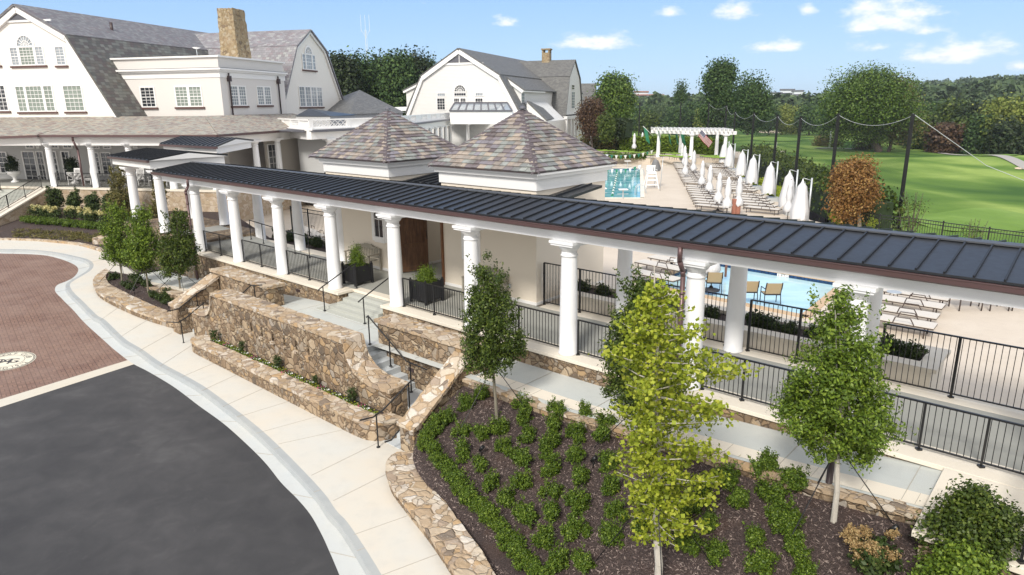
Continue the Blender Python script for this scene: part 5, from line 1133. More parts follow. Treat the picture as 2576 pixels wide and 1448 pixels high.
# cross gable on the right
xr_ = PV(*Z2(1215, 467), HP(0, 0, 0), F2); Rh = PV(*Z2(1755, 459), HP(0, 0, max(HL, 8)-2), F1); hr = VPl(Rh, F2); q1, q2 = hr(Z2(1712, 585)), hr(Z2(1682, 868))
f1_, f2_ = (q1-Rh).dot(F2), (q2-Rh).dot(F2); LXh = (Rh-HP(0, 0, 0)).dot(F1); print('XGABLE', Rh, q1.z, q2.z, f1_, f2_)
def XP(b_, z, s=0.): return Vector((Rh.x, Rh.y, 0))+F2*b_+F1*s+Vector((0, 0, z))
zx = q2.z; f_ = [XP(f2_, zx-4), XP(-f2_, zx-4), XP(-f2_, zx), XP(-f1_, q1.z), XP(0, Rh.z), XP(f1_, q1.z), XP(f2_, zx)]; g_ = [p-F1*LXh for p in f_]; b = MB(); b.face(f_[2:], uvd=F2); b.face(g_)
b.build('gable_wall', M['shingle_white'], hall, merge=False)
for s in (1, -1):
    slab('upper_roof', 'shingle_grey', [XP(0, Rh.z, .2), XP(s*f1_, q1.z, .2), XP(s*f1_, q1.z, -LXh), XP(0, Rh.z, -LXh)], .18, F1, hall)
    slab('lower_roof', 'shingle_grey', [XP(s*f1_, q1.z, .2), XP(s*f2_, zx-.2, .2), XP(s*f2_, zx-.2, -LXh), XP(s*f1_, q1.z, -LXh)], .18, F1, hall)
win_px(hall, Rh+F1*.03, F2, 1730, 1757, 692, 822, [(1, 2, 6, 'glass_pale')], Z2, None); cc, d_, nr, z0, z1, W_ = win_px(hall, Rh+F1*.03, F2, 1733, 1755, 640, 680, [(1, 2, 2, 'glass_dark')], Z2, None)
win_px(hall, PV(*Z2(1370, 750), HP(s1e-.28, 0, 0), F2), F2, 1352, 1380, 700, 825, [(1, 2, 5, 'glass_pale')], Z2, None)
# ground floor porch under the cross gable
fq = XP(f2_, 0); 
b = MB(); b.box((f2_-.5, -3, zx-.6), (-f2_, .5, zx-.2), lambda x, s, z: XP(x, z, s)); b.build('porch_roof', M['white_paint'], hall)
b = MB(); b.box((f2_+1.2, -6, -1.2), (-f2_, -1.2, zx-.5), lambda x, s, z: XP(x, z, s)); b.build('ground_floor', M['shingle_white'], hall)
for k in range(6): b = MB(); x = f2_+k*(-2*f2_)/5; b.box((x-.3, -.1, -1.2), (x+.3, .45, zx-.6), lambda a, s, z: XP(a, z, s)); b.build('pier', M['white_paint'], hall)
lowr = [PV(*Z2(*q), H0+F2*w_, F1) for q, w_ in (((1395, 768), 3), ((1545, 900), 3))]
slab('porch_roof', 'shingle_grey', [lowr[0], lowr[1]+Vector((0, 0, -.2)), PV(*Z2(1672, 892), fq-F2*1, F1), PV(*Z2(1500, 800), fq-F2*1, F1)], .15, F2, hall)
b = MB(); q = lowr[0]; r = lowr[1]; b.hexa([Vector((q.x, q.y, -1.2)), Vector((r.x, r.y, -1.2)), Vector((r.x, r.y, -1.2))+F2*10, Vector((q.x, q.y, -1.2))+F2*10], [q-UPV*.1, r-UPV*.3, r-UPV*.3+F2*10, q-UPV*.1+F2*10], F1); b.build('low_wall', M['shingle_white'], hall, merge=False)
hc = thing('chimney', 'small stone chimney on the ridge of the grey shingled hall', 'chimney', PV(*Z2(1545, 458), Rh, F1))
b = MB(); p = wloc(hc); b.box((-.6, -.6, -2), (.6, .6, 1.1), lambda x, y, z: p+F1*x+F2*y+UPV*z); b.box((-.72, -.72, 1.5), (.72, .72, 1.7), lambda x, y, z: p+F1*x+F2*y+UPV*z)
for x in (-.48, .48):
    for y in (-.48, .48): b.box((x-.12, y-.12, 1.1), (x+.12, y+.12, 1.5), lambda a, c, z: p+F1*a+F2*c+UPV*z)
b.build('stack', M['chimney_stone'], hc)
nb = thing('house', 'small grey-roofed white gabled building right of the shingled hall', 'house', PD(*Z2(1860, 900), 135))
q = PD(*Z2(1905, 870), 135); tz = PD(*Z2(1890, 632), 135).z; wl = PD(*Z2(1790, 870), 135); L_ = (q-wl).length; D1 = (q-wl).normalized(); D1.z = 0; D2 = Vector((-D1.y, D1.x, 0))
def NB(x, y, z): return Vector((wl.x, wl.y, 0))+D1*x+D2*y+UPV*z
b = MB(); b.box((0, 0, -3), (L_, 8, tz-4.5), NB); b.face([NB(L_, 0, tz-4.5), NB(L_, 8, tz-4.5), NB(L_, 4, tz)]); b.build('wall', M['shingle_white'], nb)
slab('roof', 'shingle_grey', [NB(-1, -.3, tz-4.7), NB(L_+.3, -.3, tz-4.7), NB(L_+.3, 4, tz), NB(-1, 4, tz)], .2, D1, nb); slab('roof', 'shingle_grey', [NB(-1, 8.3, tz-4.7), NB(L_+.3, 8.3, tz-4.7), NB(L_+.3, 4, tz), NB(-1, 4, tz)], .2, D1, nb)
# ------------------------------------------------------------ gallery with white lattice balustrade
gal = thing('gallery', 'white covered walkway with lattice balustrade roof terrace joining the club to the hall', 'gallery', PD(*Z1(2330, 985), 46))
def at_z(px, z):
    return P(*px, z)
zg = 4.55
Gp = [P(*Z1(1895, 945), zg), P(*Z1(2330, 986), zg), P(*Z2(285, 962), zg), P(*Z2(830, 897), zg), P(*Z2(1290, 888), zg), P(*Z2(1535, 876), zg)]
print('GAL', Gp)
for i in range(len(Gp)-1):
    a, c = Gp[i], Gp[i+1]; L_ = (c-a).length; d = (c-a).normalized(); n_ = Vector((d.y, -d.x, 0)); H_ = .75
    def GF(x, y, z): return a+d*x+n_*y+Vector((0, 0, z))
    b = MB(); b.box((0, -.35, -.02), (L_, .35, .12), GF); b.box((0, -.18, -.62), (L_, .18, -.02), GF); b.build('beam', M['white_paint'], gal, merge=False)
    b = MB(); b.box((0, -.05, .12), (L_, .05, .25), GF); b.box((0, -.09, H_-.1), (L_, .09, H_), GF); x = 0; k = 0
    n = max(1, int(L_/2.4)); st_ = L_/n
    for j in range(n):
        x = j*st_; b.box((x, -.08, .12), (x+.35, .08, H_), GF)
        if j % 2 == 0:
            for m_ in range(6):
                xa = x+.35+(st_-.35)*m_/6; xb = xa+(st_-.35)/6; b.bar(GF(xa, 0, .25), GF(xb, 0, H_-.1), .04, .05); b.bar(GF(xb, 0, .25), GF(xa, 0, H_-.1), .04, .05); xm = (xa+xb)/2
                b.bar(GF(xm, 0, .25), GF(xb, 0, .42), .04, .05)
        else: b.box((x+.35, -.02, .25), (x+st_, .02, H_-.1), GF)
    b.build('balustrade', M['white_paint'], gal, merge=False)
    b = MB(); b.box((0, .30, -.12), (L_, .54, .05), GF); b.build('gutter', M['lead'], gal)
    if i >= 1:
        m_ = max(2, int(L_/2.8))
        for j in range(m_): place_col(gal, GF(L_*(j+.5)/m_, 0, zg*0)-Vector((0, 0, zg))+Vector((0, 0, zg-.62-2.95)))
        b = MB(); b.box((0, -5.2, -.1), (L_, .3, .0), GF); b.build('terrace_floor', M['lead'], gal)
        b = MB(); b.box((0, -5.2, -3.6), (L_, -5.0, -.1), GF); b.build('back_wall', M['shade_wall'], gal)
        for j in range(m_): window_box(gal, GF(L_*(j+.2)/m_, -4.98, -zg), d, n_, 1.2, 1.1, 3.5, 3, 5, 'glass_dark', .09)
        b = MB(); b.box((0, -5.0, -3.62), (L_, .4, -3.57), GF); b.build('floor', M['floor_grey'], gal)
sky_ = thing('skylight', 'sloping glazed skylight with dark bars on the white gallery roof', 'skylight', PD(*Z2(1050, 835), 84))
q0, q1_ = PD(*Z2(815, 838), 82), PD(*Z2(1285, 838), 82); t0, t1 = PD(*Z2(850, 782), 85), PD(*Z2(1250, 780), 85); b = MB(); b.face([q0, q1_, t1, t0]); b.build('glazing', M['glass_pale'], sky_); b = MB()
for k in range(9): b.bar(q0.lerp(q1_, k/8), t0.lerp(t1, k/8), .16, .16)
b.bar(t0, t1, .3, .3); b.bar(q0, q1_, .2, .2); b.build('glazing_bars', M['lead'], sky_, merge=False)
b = MB(); b.hexa([q0-UPV*1.5, q1_-UPV*1.5, q1_-UPV*1.5+E2*5, q0-UPV*1.5+E2*5], [q0-UPV*.05, q1_-UPV*.05, t1-UPV*.1, t0-UPV*.1]); b.build('curb', M['white_paint'], sky_)
def hiproof(label, apx, corners, dist, mat, wallh=1.2, cat='pavilion'):
    A = PD(*apx, dist); C = [PD(*c, dd_) for c, dd_ in corners]; t = thing('roof_pavilion', label, cat, (A.x, A.y, 0)); b = MB(); zl = sum(c.z for c in C)/len(C); C = [Vector((c.x, c.y, zl)) for c in C]
    for k in range(len(C)): b.face([C[k], C[(k+1) % len(C)], A], uvd=C[(k+1) % len(C)]-C[k])
    b.build('roof', M[mat], t, merge=False); b = MB(); Q = [c.lerp(Vector((A.x, A.y, zl)), .06) for c in C]; b.prism([q.xy for q in Q], -1, zl-.02); b.build('wall', M['shingle_white'], t); return t
hiproof('grey shingle hip roof with small white vent, left of the shingled hall', Z2(135, 680), [(Z2(-330, 870), 78), (Z2(60, 905), 66), (Z2(480, 858), 72), (Z2(140, 800), 92)], 76, 'shingle_grey')
cnp = hiproof('small black standing-seam hip roof beside the club gable', Z1(2330, 820), [(Z1(2222, 882), 55), (Z1(2500, 890), 52), (Z1(2700, 875), 57), (Z1(2420, 850), 61)], 56, 'roof_metal')
tn = thing('tent', 'long white tent roof behind the grey hip roof', 'tent', PD(*Z2(500, 840), 100)); b = MB(); a, c, e_, f = PD(*Z2(395, 838), 98), PD(*Z2(645, 838), 98), PD(*Z2(625, 802), 101), PD(*Z2(400, 810), 101); b.hexa([a, c, c+E2*6, a+E2*6], [f, e_, e_+E2*2, f+E2*2]); b.build('canvas', M['white_paint'], tn)
# ------------------------------------------------------------ golf ground
DZ = -1.2
def terr(x, y):
    r = hypot(x, y); z = -3.1-.009*max(0, min(r, 480)-40)
    if r > 520: z += min((r-520)*.035, 16)*min(max((atan2(x, y)-.36)/.12, .12), 1)
    if r > 55:
        k = min((r-55)/50, 1)
        z += k*(1.3*noise.noise(Vector((x*.014, y*.014, 3)))*min(1, 220/r)+.6*noise.noise(Vector((x*.04, y*.04, 7))))
        z += k*1.6*math.exp(-((x-75)**2/900+(y-105)**2/500))
    a = atan2(x, y)
    if a < .28: z += min(max((.28-a)*9, 0), 1.2)*min(max((r-60)/60, 0), 1)*(2.2 if r < 260 else 2.2)
    if a > .45 and r > 250: z += min((a-.45)*60, 9)*min((r-250)/250, 1)
    return z
V = []; F = []; rings = [6, 14, 22, 30, 38]+[38+i*4 for i in range(1, 40)]+[198+i*12 for i in range(1, 40)]+[700, 900, 1200, 1600, 2200, 3200, 4500]; NA = 150
for r in rings:
    for k in range(NA+1):
        a = radians(-75)+radians(140)*k/NA; x, y = r*sin(a), r*cos(a); V.append((x, y, terr(x, y)))
for i in range(len(rings)-1):
    for k in range(NA): q = i*(NA+1)+k; F.append((q, q+1, q+NA+2, q+NA+1))
g = np_mesh('golf_ground', V, F, M['grass']); g['kind'] = 'structure'
for p in g.data.polygons: p.use_smooth = True
def TP(px, py):
    r = ray(px, py).normalized(); t = 30; 
    while t < 3000:
        p = O0+r*t
        if p.z < terr(p.x, p.y): break
        t += .5+t*.004
    return O0+r*t
# base earth under the site so nothing floats
b = MB(); b.prism([(-75, 2), (26, 2), (24, 30), (24, 44), (30, 62), (36, 96), (-70, 96)], -8, -2.6); tag(b.build('ground', M['mulch']), kind='structure')
# ------------------------------------------------------------ pool deck
edge = [W(20.5, -3.25), P(2700, 640, DZ), P(2200, 590, DZ), P(2040, 555, DZ), P(1975, 520, DZ), P(1912, 479, DZ), P(1852, 432, DZ), P(1845, 372, DZ)]
pc = [P(*ZA(x, y), DZ) for x, y in ((235, 672), (770, 671), (775, 1066), (228, 1056))]
pd = (pc[1]-pc[0]).normalized(); farL, farR, nearR, nearL = pc[1]-pd*14, pc[1], pc[2], pc[2]-(pc[1]-pc[0]).normalized()*14
kp = [P(*Z6(*q), DZ) for q in ((500, 577), (1190, 690), (935, 897))]
k1, k2, k3 = kp; kd = (k2-k1).normalized(); K = [k2-kd*6.2, k2, k3+(k3-k2).normalized()*.6, k3+(k3-k2).normalized()*.6-kd*6.4]
def rect_minus(outer, holes, z, name, mat):
    loops = [[Vector((p.x, p.y, 0)) for p in outer]]+[[Vector((p.x, p.y, 0)) for p in h] for h in holes]; flat = [p for l_ in loops for p in l_]; b = MB()
    for t in tessellate_polygon(loops): b.face([flat[i]+Vector((0, 0, z)) for i in t])
    return b.build(name, M[mat])
outer = [W(-40, -3.25)]+edge+[P(1400, 400, DZ)+Vector((-10, 10, 0)), Vector((-40, 100, 0)), Vector((-60, 60, 0))]
dk = rect_minus(outer, [[farL, farR, nearR, nearL], K], DZ, 'pool_deck', 'deck'); tag(dk, kind='structure')
b = MB(); b.prism([p.xy for p in [W(-22, -3.3), W(20, -3.3), W(20, -3.4), W(-22, -3.4)]], -3, DZ+.0); tag(b.build('retaining_kerb', M['cream_plaster']), kind='structure')
def pool(nm, Q, mat, depthz, label, kind='structure'):
    b = MB(); b.face([Vector((p.x, p.y, DZ-.13)) for p in Q]); tag(b.build('pool_water' if nm == 'lap' else 'wading_pool_water', M[mat]), kind=kind)
    b = MB(); n = len(Q)
    for k in range(n):
        p, q = Q[k], Q[(k+1) % n]; d = (q-p).normalized(); nn = Vector((d.y, -d.x, 0)); c = sum(Q, Vector())/n
        if (c-p).dot(nn) < 0: nn = -nn
        m_ = int((q-p).length/.16)
        for i in range(m_):
            a0, a1_ = p.lerp(q, (i+.04)/m_), p.lerp(q, (i+.96)/m_)
            b.face([a0+Vector((0, 0, -.16)), a1_+Vector((0, 0, -.16)), a1_+Vector((0, 0, -.005)), a0+Vector((0, 0, -.005))])
    tag(b.build('pool_tiles', M['tile_blue'], merge=False), kind='structure')
    b = MB()
    for k in range(n):
        p, q = Q[k], Q[(k+1) % n]; c = sum(Q, Vector())/n; d = (q-p).normalized(); nn = Vector((d.y, -d.x, 0)); nn = nn if (c-p).dot(nn) < 0 else -nn
        b.hexa([p-d*.3, q+d*.3, q+d*.3+nn*.34, p-d*.3+nn*.34], [x+Vector((0, 0, .03)) for x in (p-d*.3, q+d*.3, q+d*.3+nn*.34, p-d*.3+nn*.34)])
    tag(b.build('pool_coping', M['sill_stone'] if nm == 'lap' else painted('coping_tan', (.55, .40, .26), .8, .06)), kind='structure')
pool('lap', [farL, farR, nearR, nearL], 'pool_water', 2, ''); pool('kid', K, 'shallow_water', .4, '')
# 1 FT depth marks and the no-diving mark
mk = thing('depth_marker', 'white tile reading 1 FT on the far wall of the wading pool', 'pool marker', k1.lerp(k2, .42))
mc = P(*Z6(763, 628), DZ-.06); 
s_ = (mc-k1).dot(kd); c0 = k1+kd*s_; nin = (k3-k2).normalized()
b = MB()
def MF(x, y): return c0+kd*x+Vector((0, 0, -.10+y*1.0))+nin*.012
b.face([MF(-.26, -.055), MF(.26, -.055), MF(.26, .095), MF(-.26, .095)]); b.build('tile', M['white_paint'], mk); b = MB()
glyphs(b, '1 FT', .19, lambda x, y: MF(x-.06, y-.04)+nin*.006); b.build('lettering', M['seal_ink'], mk, merge=False); b = MB()
for k in range(16):
    a, c = 2*pi*k/16, 2*pi*(k+1)/16; b.face([MF(.185+r*cos(q), .02+r*sin(q))+nin*.006 for r, q in ((.04, a), (.05, a), (.05, c), (.04, c))])
b.build('no_diving_mark', M['seal_ink'], mk, merge=False)
mk = thing('depth_marker', 'white deck tile with black marks on the right coping of the wading pool', 'pool marker', P(*Z6(1160, 785), DZ)); q = P(*Z6(1160, 785), DZ+.04); e_ = (k3-k2).normalized(); b = MB()
b.face([q-e_*.22-kd*.1, q+e_*.22-kd*.1, q+e_*.22+kd*.1, q-e_*.22+kd*.1]); b.build('tile', M['white_paint'], mk); b = MB(); glyphs(b, '1 FT', .14, lambda x, y: q-e_*(x)*1.0+kd*(-y+.05)*-1+Vector((0, 0, .005))); b.build('lettering', M['seal_ink'], mk, merge=False)
# cream planter behind the back fence, with shrubs later
bp_ = thing('raised_planter', 'long cream wall planter behind the black fence, in front of the wading pool', 'planter', W(9, -4, 0))
b = MB(); cw(3.9, 14.2, -3.72, -3.42, DZ, .33, b); cw(3.9, 14.2, -5.0, -4.72, DZ, .33, b); cw(13.95, 14.2, -4.72, -3.72, DZ, .33, b); cw(3.9, 4.15, -4.72, -3.72, DZ, .33, b); b.build('wall_body', M['cream_plaster'], bp_)
b = MB(); cw(3.85, 14.3, -3.78, -3.38, .33, .42, b); cw(3.85, 14.3, -5.05, -4.68, .33, .42, b); cw(13.9, 14.28, -4.68, -3.78, .33, .42, b); b.build('cap', M['cream_plaster'], bp_); b = MB(); cw(4.15, 13.95, -4.72, -3.72, .2, .3, b); b.build('soil', M['mulch'], bp_)
bp2 = thing('raised_planter', 'low planting bed with dark shrubs behind the left columns', 'planter', W(-11, -4, 0)); b = MB(); cw(-14, -7.7, -4.6, -3.3, DZ, -.02, b); b.build('soil', M['mulch'], bp2)
b = MB(); cw(-14.2, -7.7, -4.85, -4.6, DZ, .08, b); b.build('rear_kerb', M['cream_plaster'], bp2)
for i, (a, c) in enumerate(((-13.8, -10.8), (-10.7, -7.7))):
    railing(W(a, -4.72, 0), W(c, -4.72, 0), 1.4, ['black fence behind the planting bed, far left of the left pavilion', 'black fence ending against the left pavilion'][i], 'fence panels behind the left columns', posts=3, name='fence_panel', cat='fence', postr=.028, pr=.009, gap=.11, mid=True)
# ------------------------------------------------------------ loungers
def make_lounger(fab, green=False, sitting=.0):
    t = thing('sun_lounger', '', 'sun lounger'); fr = 'brown_frame'
    b = MB()
    for y in (-.3, .3): b.bar((0, y, .34), (1.95, y, .34), .03, .035)
    for x in (0.02, 1.93): b.bar((x, -.3, .34), (x, .3, .34), .04, .05)
    b.build('frame', M[fr], t)
    if green:
        b = MB(); b.box((.0, -.31, .37), (1.3, .31, .46)); b.hexa([Vector((1.3, -.31, .37)), Vector((1.98, -.31, .44)), Vector((1.98, .31, .44)), Vector((1.3, .31, .37))], [Vector((1.3, -.31, .46)), Vector((1.96, -.31, .56)), Vector((1.96, .31, .56)), Vector((1.3, .31, .46))]); b.build('cushion', M[fab], t, bevel=.015)
    else:
        b = MB(); b.box((.0, -.315, .36), (1.95, .315, .385)); b.build('sling', M[fab], t)
        for y in (-.31, .31): b = MB(); b.path([Vector((1.0, y, .36)), Vector((1.05, y, .55)), Vector((1.4, y, .56)), Vector((1.5, y, .36))], .016, 5); b.build('armrest', M[fr], t, merge=False)
    for x in (.15, 1.75):
        for y in (-.29, .29): b = MB(); b.tube((x, y, 0), (x, y, .33), .018, .022, 6); b.build('leg', M[fr], t)
    return t
def put(proto, p, rz, label, group, used=set()):
    o = proto if proto.name not in used else copy_tree(proto); used.add(proto.name)
    o.location = p; o.rotation_euler = (0, 0, rz); o['label'] = label; o['group'] = group
    if 'two long rows' in group: o.scale = (1.22, 1.12, 1.05)
    if 'category' not in o: o['category'] = proto['category']
    return o
LG = make_lounger('sling'); GG = make_lounger('lounge_green', True)
def ro(a, b): return atan2((b-a).y, (b-a).x)
ldir = P(*ZA(1780, 1222), DZ)-P(*ZA(1512, 1196), DZ); lr = atan2(ldir.y, ldir.x)
lA, lB = P(*ZA(1218, 628), DZ), P(*ZA(1530, 1225), DZ); n = 26
for i in range(n):
    if i in (6, 16): continue
    put(LG, lA.lerp(lB, i/(n-1)), lr+random.uniform(-.03, .03), 'pale sling lounger, %s from the far end of the row nearest the lap pool' % ORD[i if i < 6 else (i-1 if i < 16 else i-2)], 'pale sun loungers in two long rows')
lA, lB = P(*ZB(566, 478), DZ), P(*ZB(1235, 1215), DZ); n = 25; j = 0
for i in range(n):
    if i in (4, 11, 12, 18): continue
    put(LG, lA.lerp(lB, i/(n-1)), lr+random.uniform(-.03, .03), 'pale sling lounger, %s from the far end of the row nearest the boundary hedge' % ORD[j], 'pale sun loungers in two long rows'); j += 1
for i, (q, rz) in enumerate([(Z5(2340, 490), None), (Z5(2245, 525), None), (Z5(2190, 595), None)]):
    put(LG, P(*q, DZ+.35)-Vector((0, 0, .35)), lr-.12, ['pale sling lounger farthest back beside the round umbrella base, seen through the colonnade', 'pale sling lounger beside the round grey umbrella base, seen through the colonnade', 'pale sling lounger partly behind the white rear column, nearest of three'][i], 'sun loungers seen through the colonnade')
for i, q in enumerate([Z6(1560, 745), Z6(1500, 800), Z6(1440, 868), Z6(1400, 935)]):
    p = P(*q, DZ+.35)-Vector((0, 0, .35)); put(LG, p-Vector((cos(lr+.02), sin(lr+.02), 0))*.4, lr+.02, ['pale lounger right of the wading pool, farthest of four', 'pale lounger right of the wading pool, second from the back', 'pale lounger right of the wading pool, third from the back', 'pale lounger right of the wading pool, nearest of four'][i], 'sun loungers right of the wading pool')
for i, q in enumerate([(780, 597), (770, 583), (750, 572)]):
    put(LG, P(*q, DZ+.35)-Vector((0, 0, .35)), lr-.2, ['pale lounger behind the left columns, nearest of three', 'pale lounger behind the left columns, middle of three', 'pale lounger behind the left columns, farthest of three'][i], 'sun loungers behind the left columns')
# raised far terrace with green loungers
TZ = DZ+.75; ta, tb2 = P(*ZA(390, 600), DZ), P(*ZA(905, 622), DZ); td = (tb2-ta).normalized(); tn_ = Vector((-td.y, td.x, 0)); tc = P(*ZA(1310, 625), DZ); te = P(*ZA(1410, 612), DZ); tf = P(*ZA(2120, 600), DZ)
b = MB(); b.prism([p.xy for p in (ta-td*25, tb2, tb2+tn_*14, ta-td*25+tn_*14)], DZ-1, TZ); b.prism([p.xy for p in (te, tf+td*2, tf+td*2+tn_*14, te+tn_*12)], DZ-1, TZ); b.prism([p.xy for p in (tb2+tn_*1.5, te+tn_*1.5, te+tn_*14, tb2+tn_*14)], DZ-1, TZ-.01); b.build('terrace', M['deck']); tag(bpy.data.objects['terrace'], kind='structure')
b = MB(); 
for k in range(4): a = tb2+tn_*(.36*k); c = te+tn_*(.36*k); b.prism([p.xy for p in (a, c, c+tn_*.4, a+tn_*.4)], DZ, DZ+.15*(k+1))
ts = thing('stairs', 'long low terrace steps at the far end of the pool deck', 'steps', (tb2+te)/2); b.build('treads', M['deck'], ts)
gl_pos = [(150, 425), (240, 430), (310, 465), (420, 435), (400, 478), (510, 445), (570, 478), (640, 452), (720, 455), (760, 485), (910, 462), (1070, 462), (1040, 495), (1200, 470), (1170, 505), (1230, 515), (1580, 500), (1640, 512), (1700, 500), (1740, 522)]
for i, q in enumerate(gl_pos):
    p = P(*ZA(*q), TZ+.4); p.z = TZ
    side_ = 'left of the white pergola' if q[0] < 980 else ('under the left half of the white pergola' if q[0] < 1400 else 'under the right half of the white pergola')
    grp = [w_ for w_ in gl_pos if (w_[0] < 980) == (q[0] < 980) and (w_[0] < 1400) == (q[0] < 1400)]; k = grp.index(q)
    put(GG, p, lr+[0, .1, -.1][i % 3]+.05, 'green cushioned lounger %s, %s from the left' % (side_, ORD[k]), 'green cushioned loungers on the far terrace')
# ------------------------------------------------------------ umbrellas
def umbrella_mesh(h, r, seed, tied=True):
    rnd = random.Random(seed); n = 26; prof = [(0, .03), (.10, .16), (.2, .5), (.38, .62), (.62, .78), (.8, .95), (1, .9)] if not tied else [(0, .05), (.05, .26), (.12, .44), (.2, .60), (.23, .52), (.4, .68), (.56, .70), (.64, .56), (.69, .50), (.8, .88), (.92, 1.1), (1, .8)]
    b = MB(); R = []
    for t, k in prof:
        ring = []
        for i in range(n):
            a = 2*pi*i/n; ripple = 1+(.24 if i % 2 else -.22)*min(1, t*3)+rnd.uniform(-.06, .06); ring.append(Vector((r*k*ripple*cos(a), r*k*ripple*sin(a), h*(1-t)+(rnd.uniform(-.12, .06)*h*.5 if t == 1 else 0))))
        R.append(ring)
    for p, q in zip(R, R[1:]):
        for i in range(n): b.face([p[i], p[(i+1) % n], q[(i+1) % n], q[i]], True)
    b.face(R[0]); return b
def make_umb(kind, seed):
    t = thing('umbrella', '', 'umbrella')
    if kind == 'market':
        b = MB(); b.tube((0, 0, 0), (0, 0, 2.75), .025, None, 8); b.build('pole', M['brown_frame'], t); b = MB(); b.lathe((0, 0, 0), [(.34, 0), (.34, .05), (.12, .09), (.05, .2)], 18); b.build('base', M['lead_dark'], t)
        m = umbrella_mesh(2.0, .25, seed); m.v = [(x, y, z+.72) for x, y, z in m.v]; m.build('canopy', M['canvas'], t); b = MB(); b.lathe((0, 0, 2.7), [(.02, 0), (.02, .05), (0, .07)], 8); b.build('finial', M['brown_frame'], t)
    else:
        m = umbrella_mesh(2.35, .46, seed, False); m.v = [(x, y, z+.62) for x, y, z in m.v]; m.build('canopy', M['canvas'], t)
        b = MB(); b.tube((.5, 0, 0), (.5, 0, 3.0), .055, None, 8); b.build('mast', M['grey_metal'], t); b = MB(); b.tube((.5, 0, 2.85), (.02, 0, 3.0), .02, None, 6); b.tube((.46, 0, 1.9), (.1, 0, 2.8), .012, None, 6); b.build('arm', M['grey_metal'], t)
        b = MB(); b.box((-.1, -.45, 0), (.8, .45, .3)); b.build('base', M['grey_metal'], t)
    return t
U1 = [make_umb('market', s) for s in (1, 2, 3)]; U2 = [make_umb('cant', s) for s in (5, 6)]
mk_ = [((1325, 640), 0), ((1360, 690), 1), ((1370, 840), 2), ((1480, 790), 0), ((1590, 1000), 1), ((1690, 1090), 2), ((1810, 1250), 0)]
lab = ['closed white umbrella farthest left at the head of the lap-pool lounger row', 'closed white umbrella second in the lap-pool lounger row', 'closed white umbrella with tied waist, third in the lap-pool lounger row', 'closed white umbrella right of the third one, beside the terrace steps', 'closed white umbrella in the aisle, fifth from the far end', 'slim closed white umbrella in the aisle, sixth from the far end', 'closed white umbrella with flared skirt near the metal roof ridge']
for (q, k), l_ in zip(mk_, lab): put(U1[k], P(*ZA(*q), DZ), random.uniform(0, 3), l_, 'closed white umbrellas among the loungers')
for q, l_ in (((920, 1320), 'closed white umbrella just above the roof ridge, with wide draped skirt'), ((1100, 1290), 'closed white umbrella beside two terracotta urns near the roof ridge'), ((1900, 1400), 'closed white umbrella in front of the second largest grey-masted one')):
    put(U1[1], P(*ZB(*q), DZ), random.uniform(0, 3), l_, 'closed white umbrellas among the loungers')
for q, l_ in ((Z6(245, 790), 'closed white umbrella with brown pole beside the tan chairs at the wading pool'),): put(U1[2], P(*q, DZ)+Vector((.1, .9, 0)), 0, l_, 'closed white umbrellas among the loungers')
for i, q in enumerate([(65, 410), (112, 420), (212, 415), (687, 470), (795, 450)]): p = P(*ZA(*q), TZ); put(U1[i % 3], p, i, 'closed white umbrella on the far terrace, %s from the left' % ORD[i], 'closed white umbrellas on the far terrace')
cl = [(870, 500), (960, 560), (1150, 720), (1320, 850), (1590, 1040), (1880, 1260), (2080, 1480)]
for i, q in enumerate(cl): put(U2[i % 2], P(*ZB(*q), DZ), -.15, 'closed white cantilever umbrella with grey mast, %s from the far end of the hedge-side line' % ORD[i], 'closed cantilever umbrellas along the hedge')
# green market umbrella / grey closed umbrella by the lifeguard chair
t = thing('umbrella', 'closed grey umbrella behind the white lifeguard chair', 'umbrella', P(*ZA(965, 925), DZ)); m = umbrella_mesh(1.1, .42, 9, False); p = wloc(t); m.v = [(x+p.x, y+p.y, z+p.z+1.5) for x, y, z in m.v]; m.build('canopy', painted('umbrella_grey', (.22, .22, .23), .8, .1), t); b = MB(); b.tube(p, p+Vector((0, 0, 2.6)), .025); b.build('pole', M['grey_metal'], t)
# lifeguard chair
lc = P(*ZA(930, 945), DZ); t = thing('lifeguard_chair', 'white wooden lifeguard chair beside the lap pool', 'lifeguard chair', lc); b = MB(); 
def LC(x, y, z): return lc+Vector((x, y, z))
for x in (-.5, .5):
    for y in (0, .9): b.bar(LC(x*1.15, y-.1 if y == 0 else y+.1, 0), LC(x*.62, .3 if y == 0 else .65, 1.5), .07, .09)
b.build('legs', M['white_paint'], t, merge=False); b = MB()
for z in (.35, .75, 1.1): b.bar(LC(-.55+z*.1, .0+z*.2, z), LC(.55-z*.1, .0+z*.2, z), .05, .12)
b.build('rungs', M['white_paint'], t, merge=False); b = MB(); b.box((lc.x-.4, lc.y+.15, lc.z+1.3), (lc.x+.4, lc.y+.75, lc.z+1.36)); b.build('seat', M['white_paint'], t); b = MB(); b.box((lc.x-.4, lc.y+.75, lc.z+1.36), (lc.x+.4, lc.y+.8, lc.z+2.0)); b.build('backrest', M['white_paint'], t)
for x in (-.42, .42): b = MB(); b.bar(LC(x, .1, 1.62), LC(x, .8, 1.62), .06, .04); b.build('armrest', M['white_paint'], t, merge=False)
t = thing('pole', 'thin grey pole standing on the deck right of the lifeguard chair', 'pole', P(*ZA(1037, 970), DZ)); b = MB(); p = wloc(t); b.tube(p, p+Vector((.15, 0, 2.9)), .03); b.build('shaft', M['grey_metal'], t)
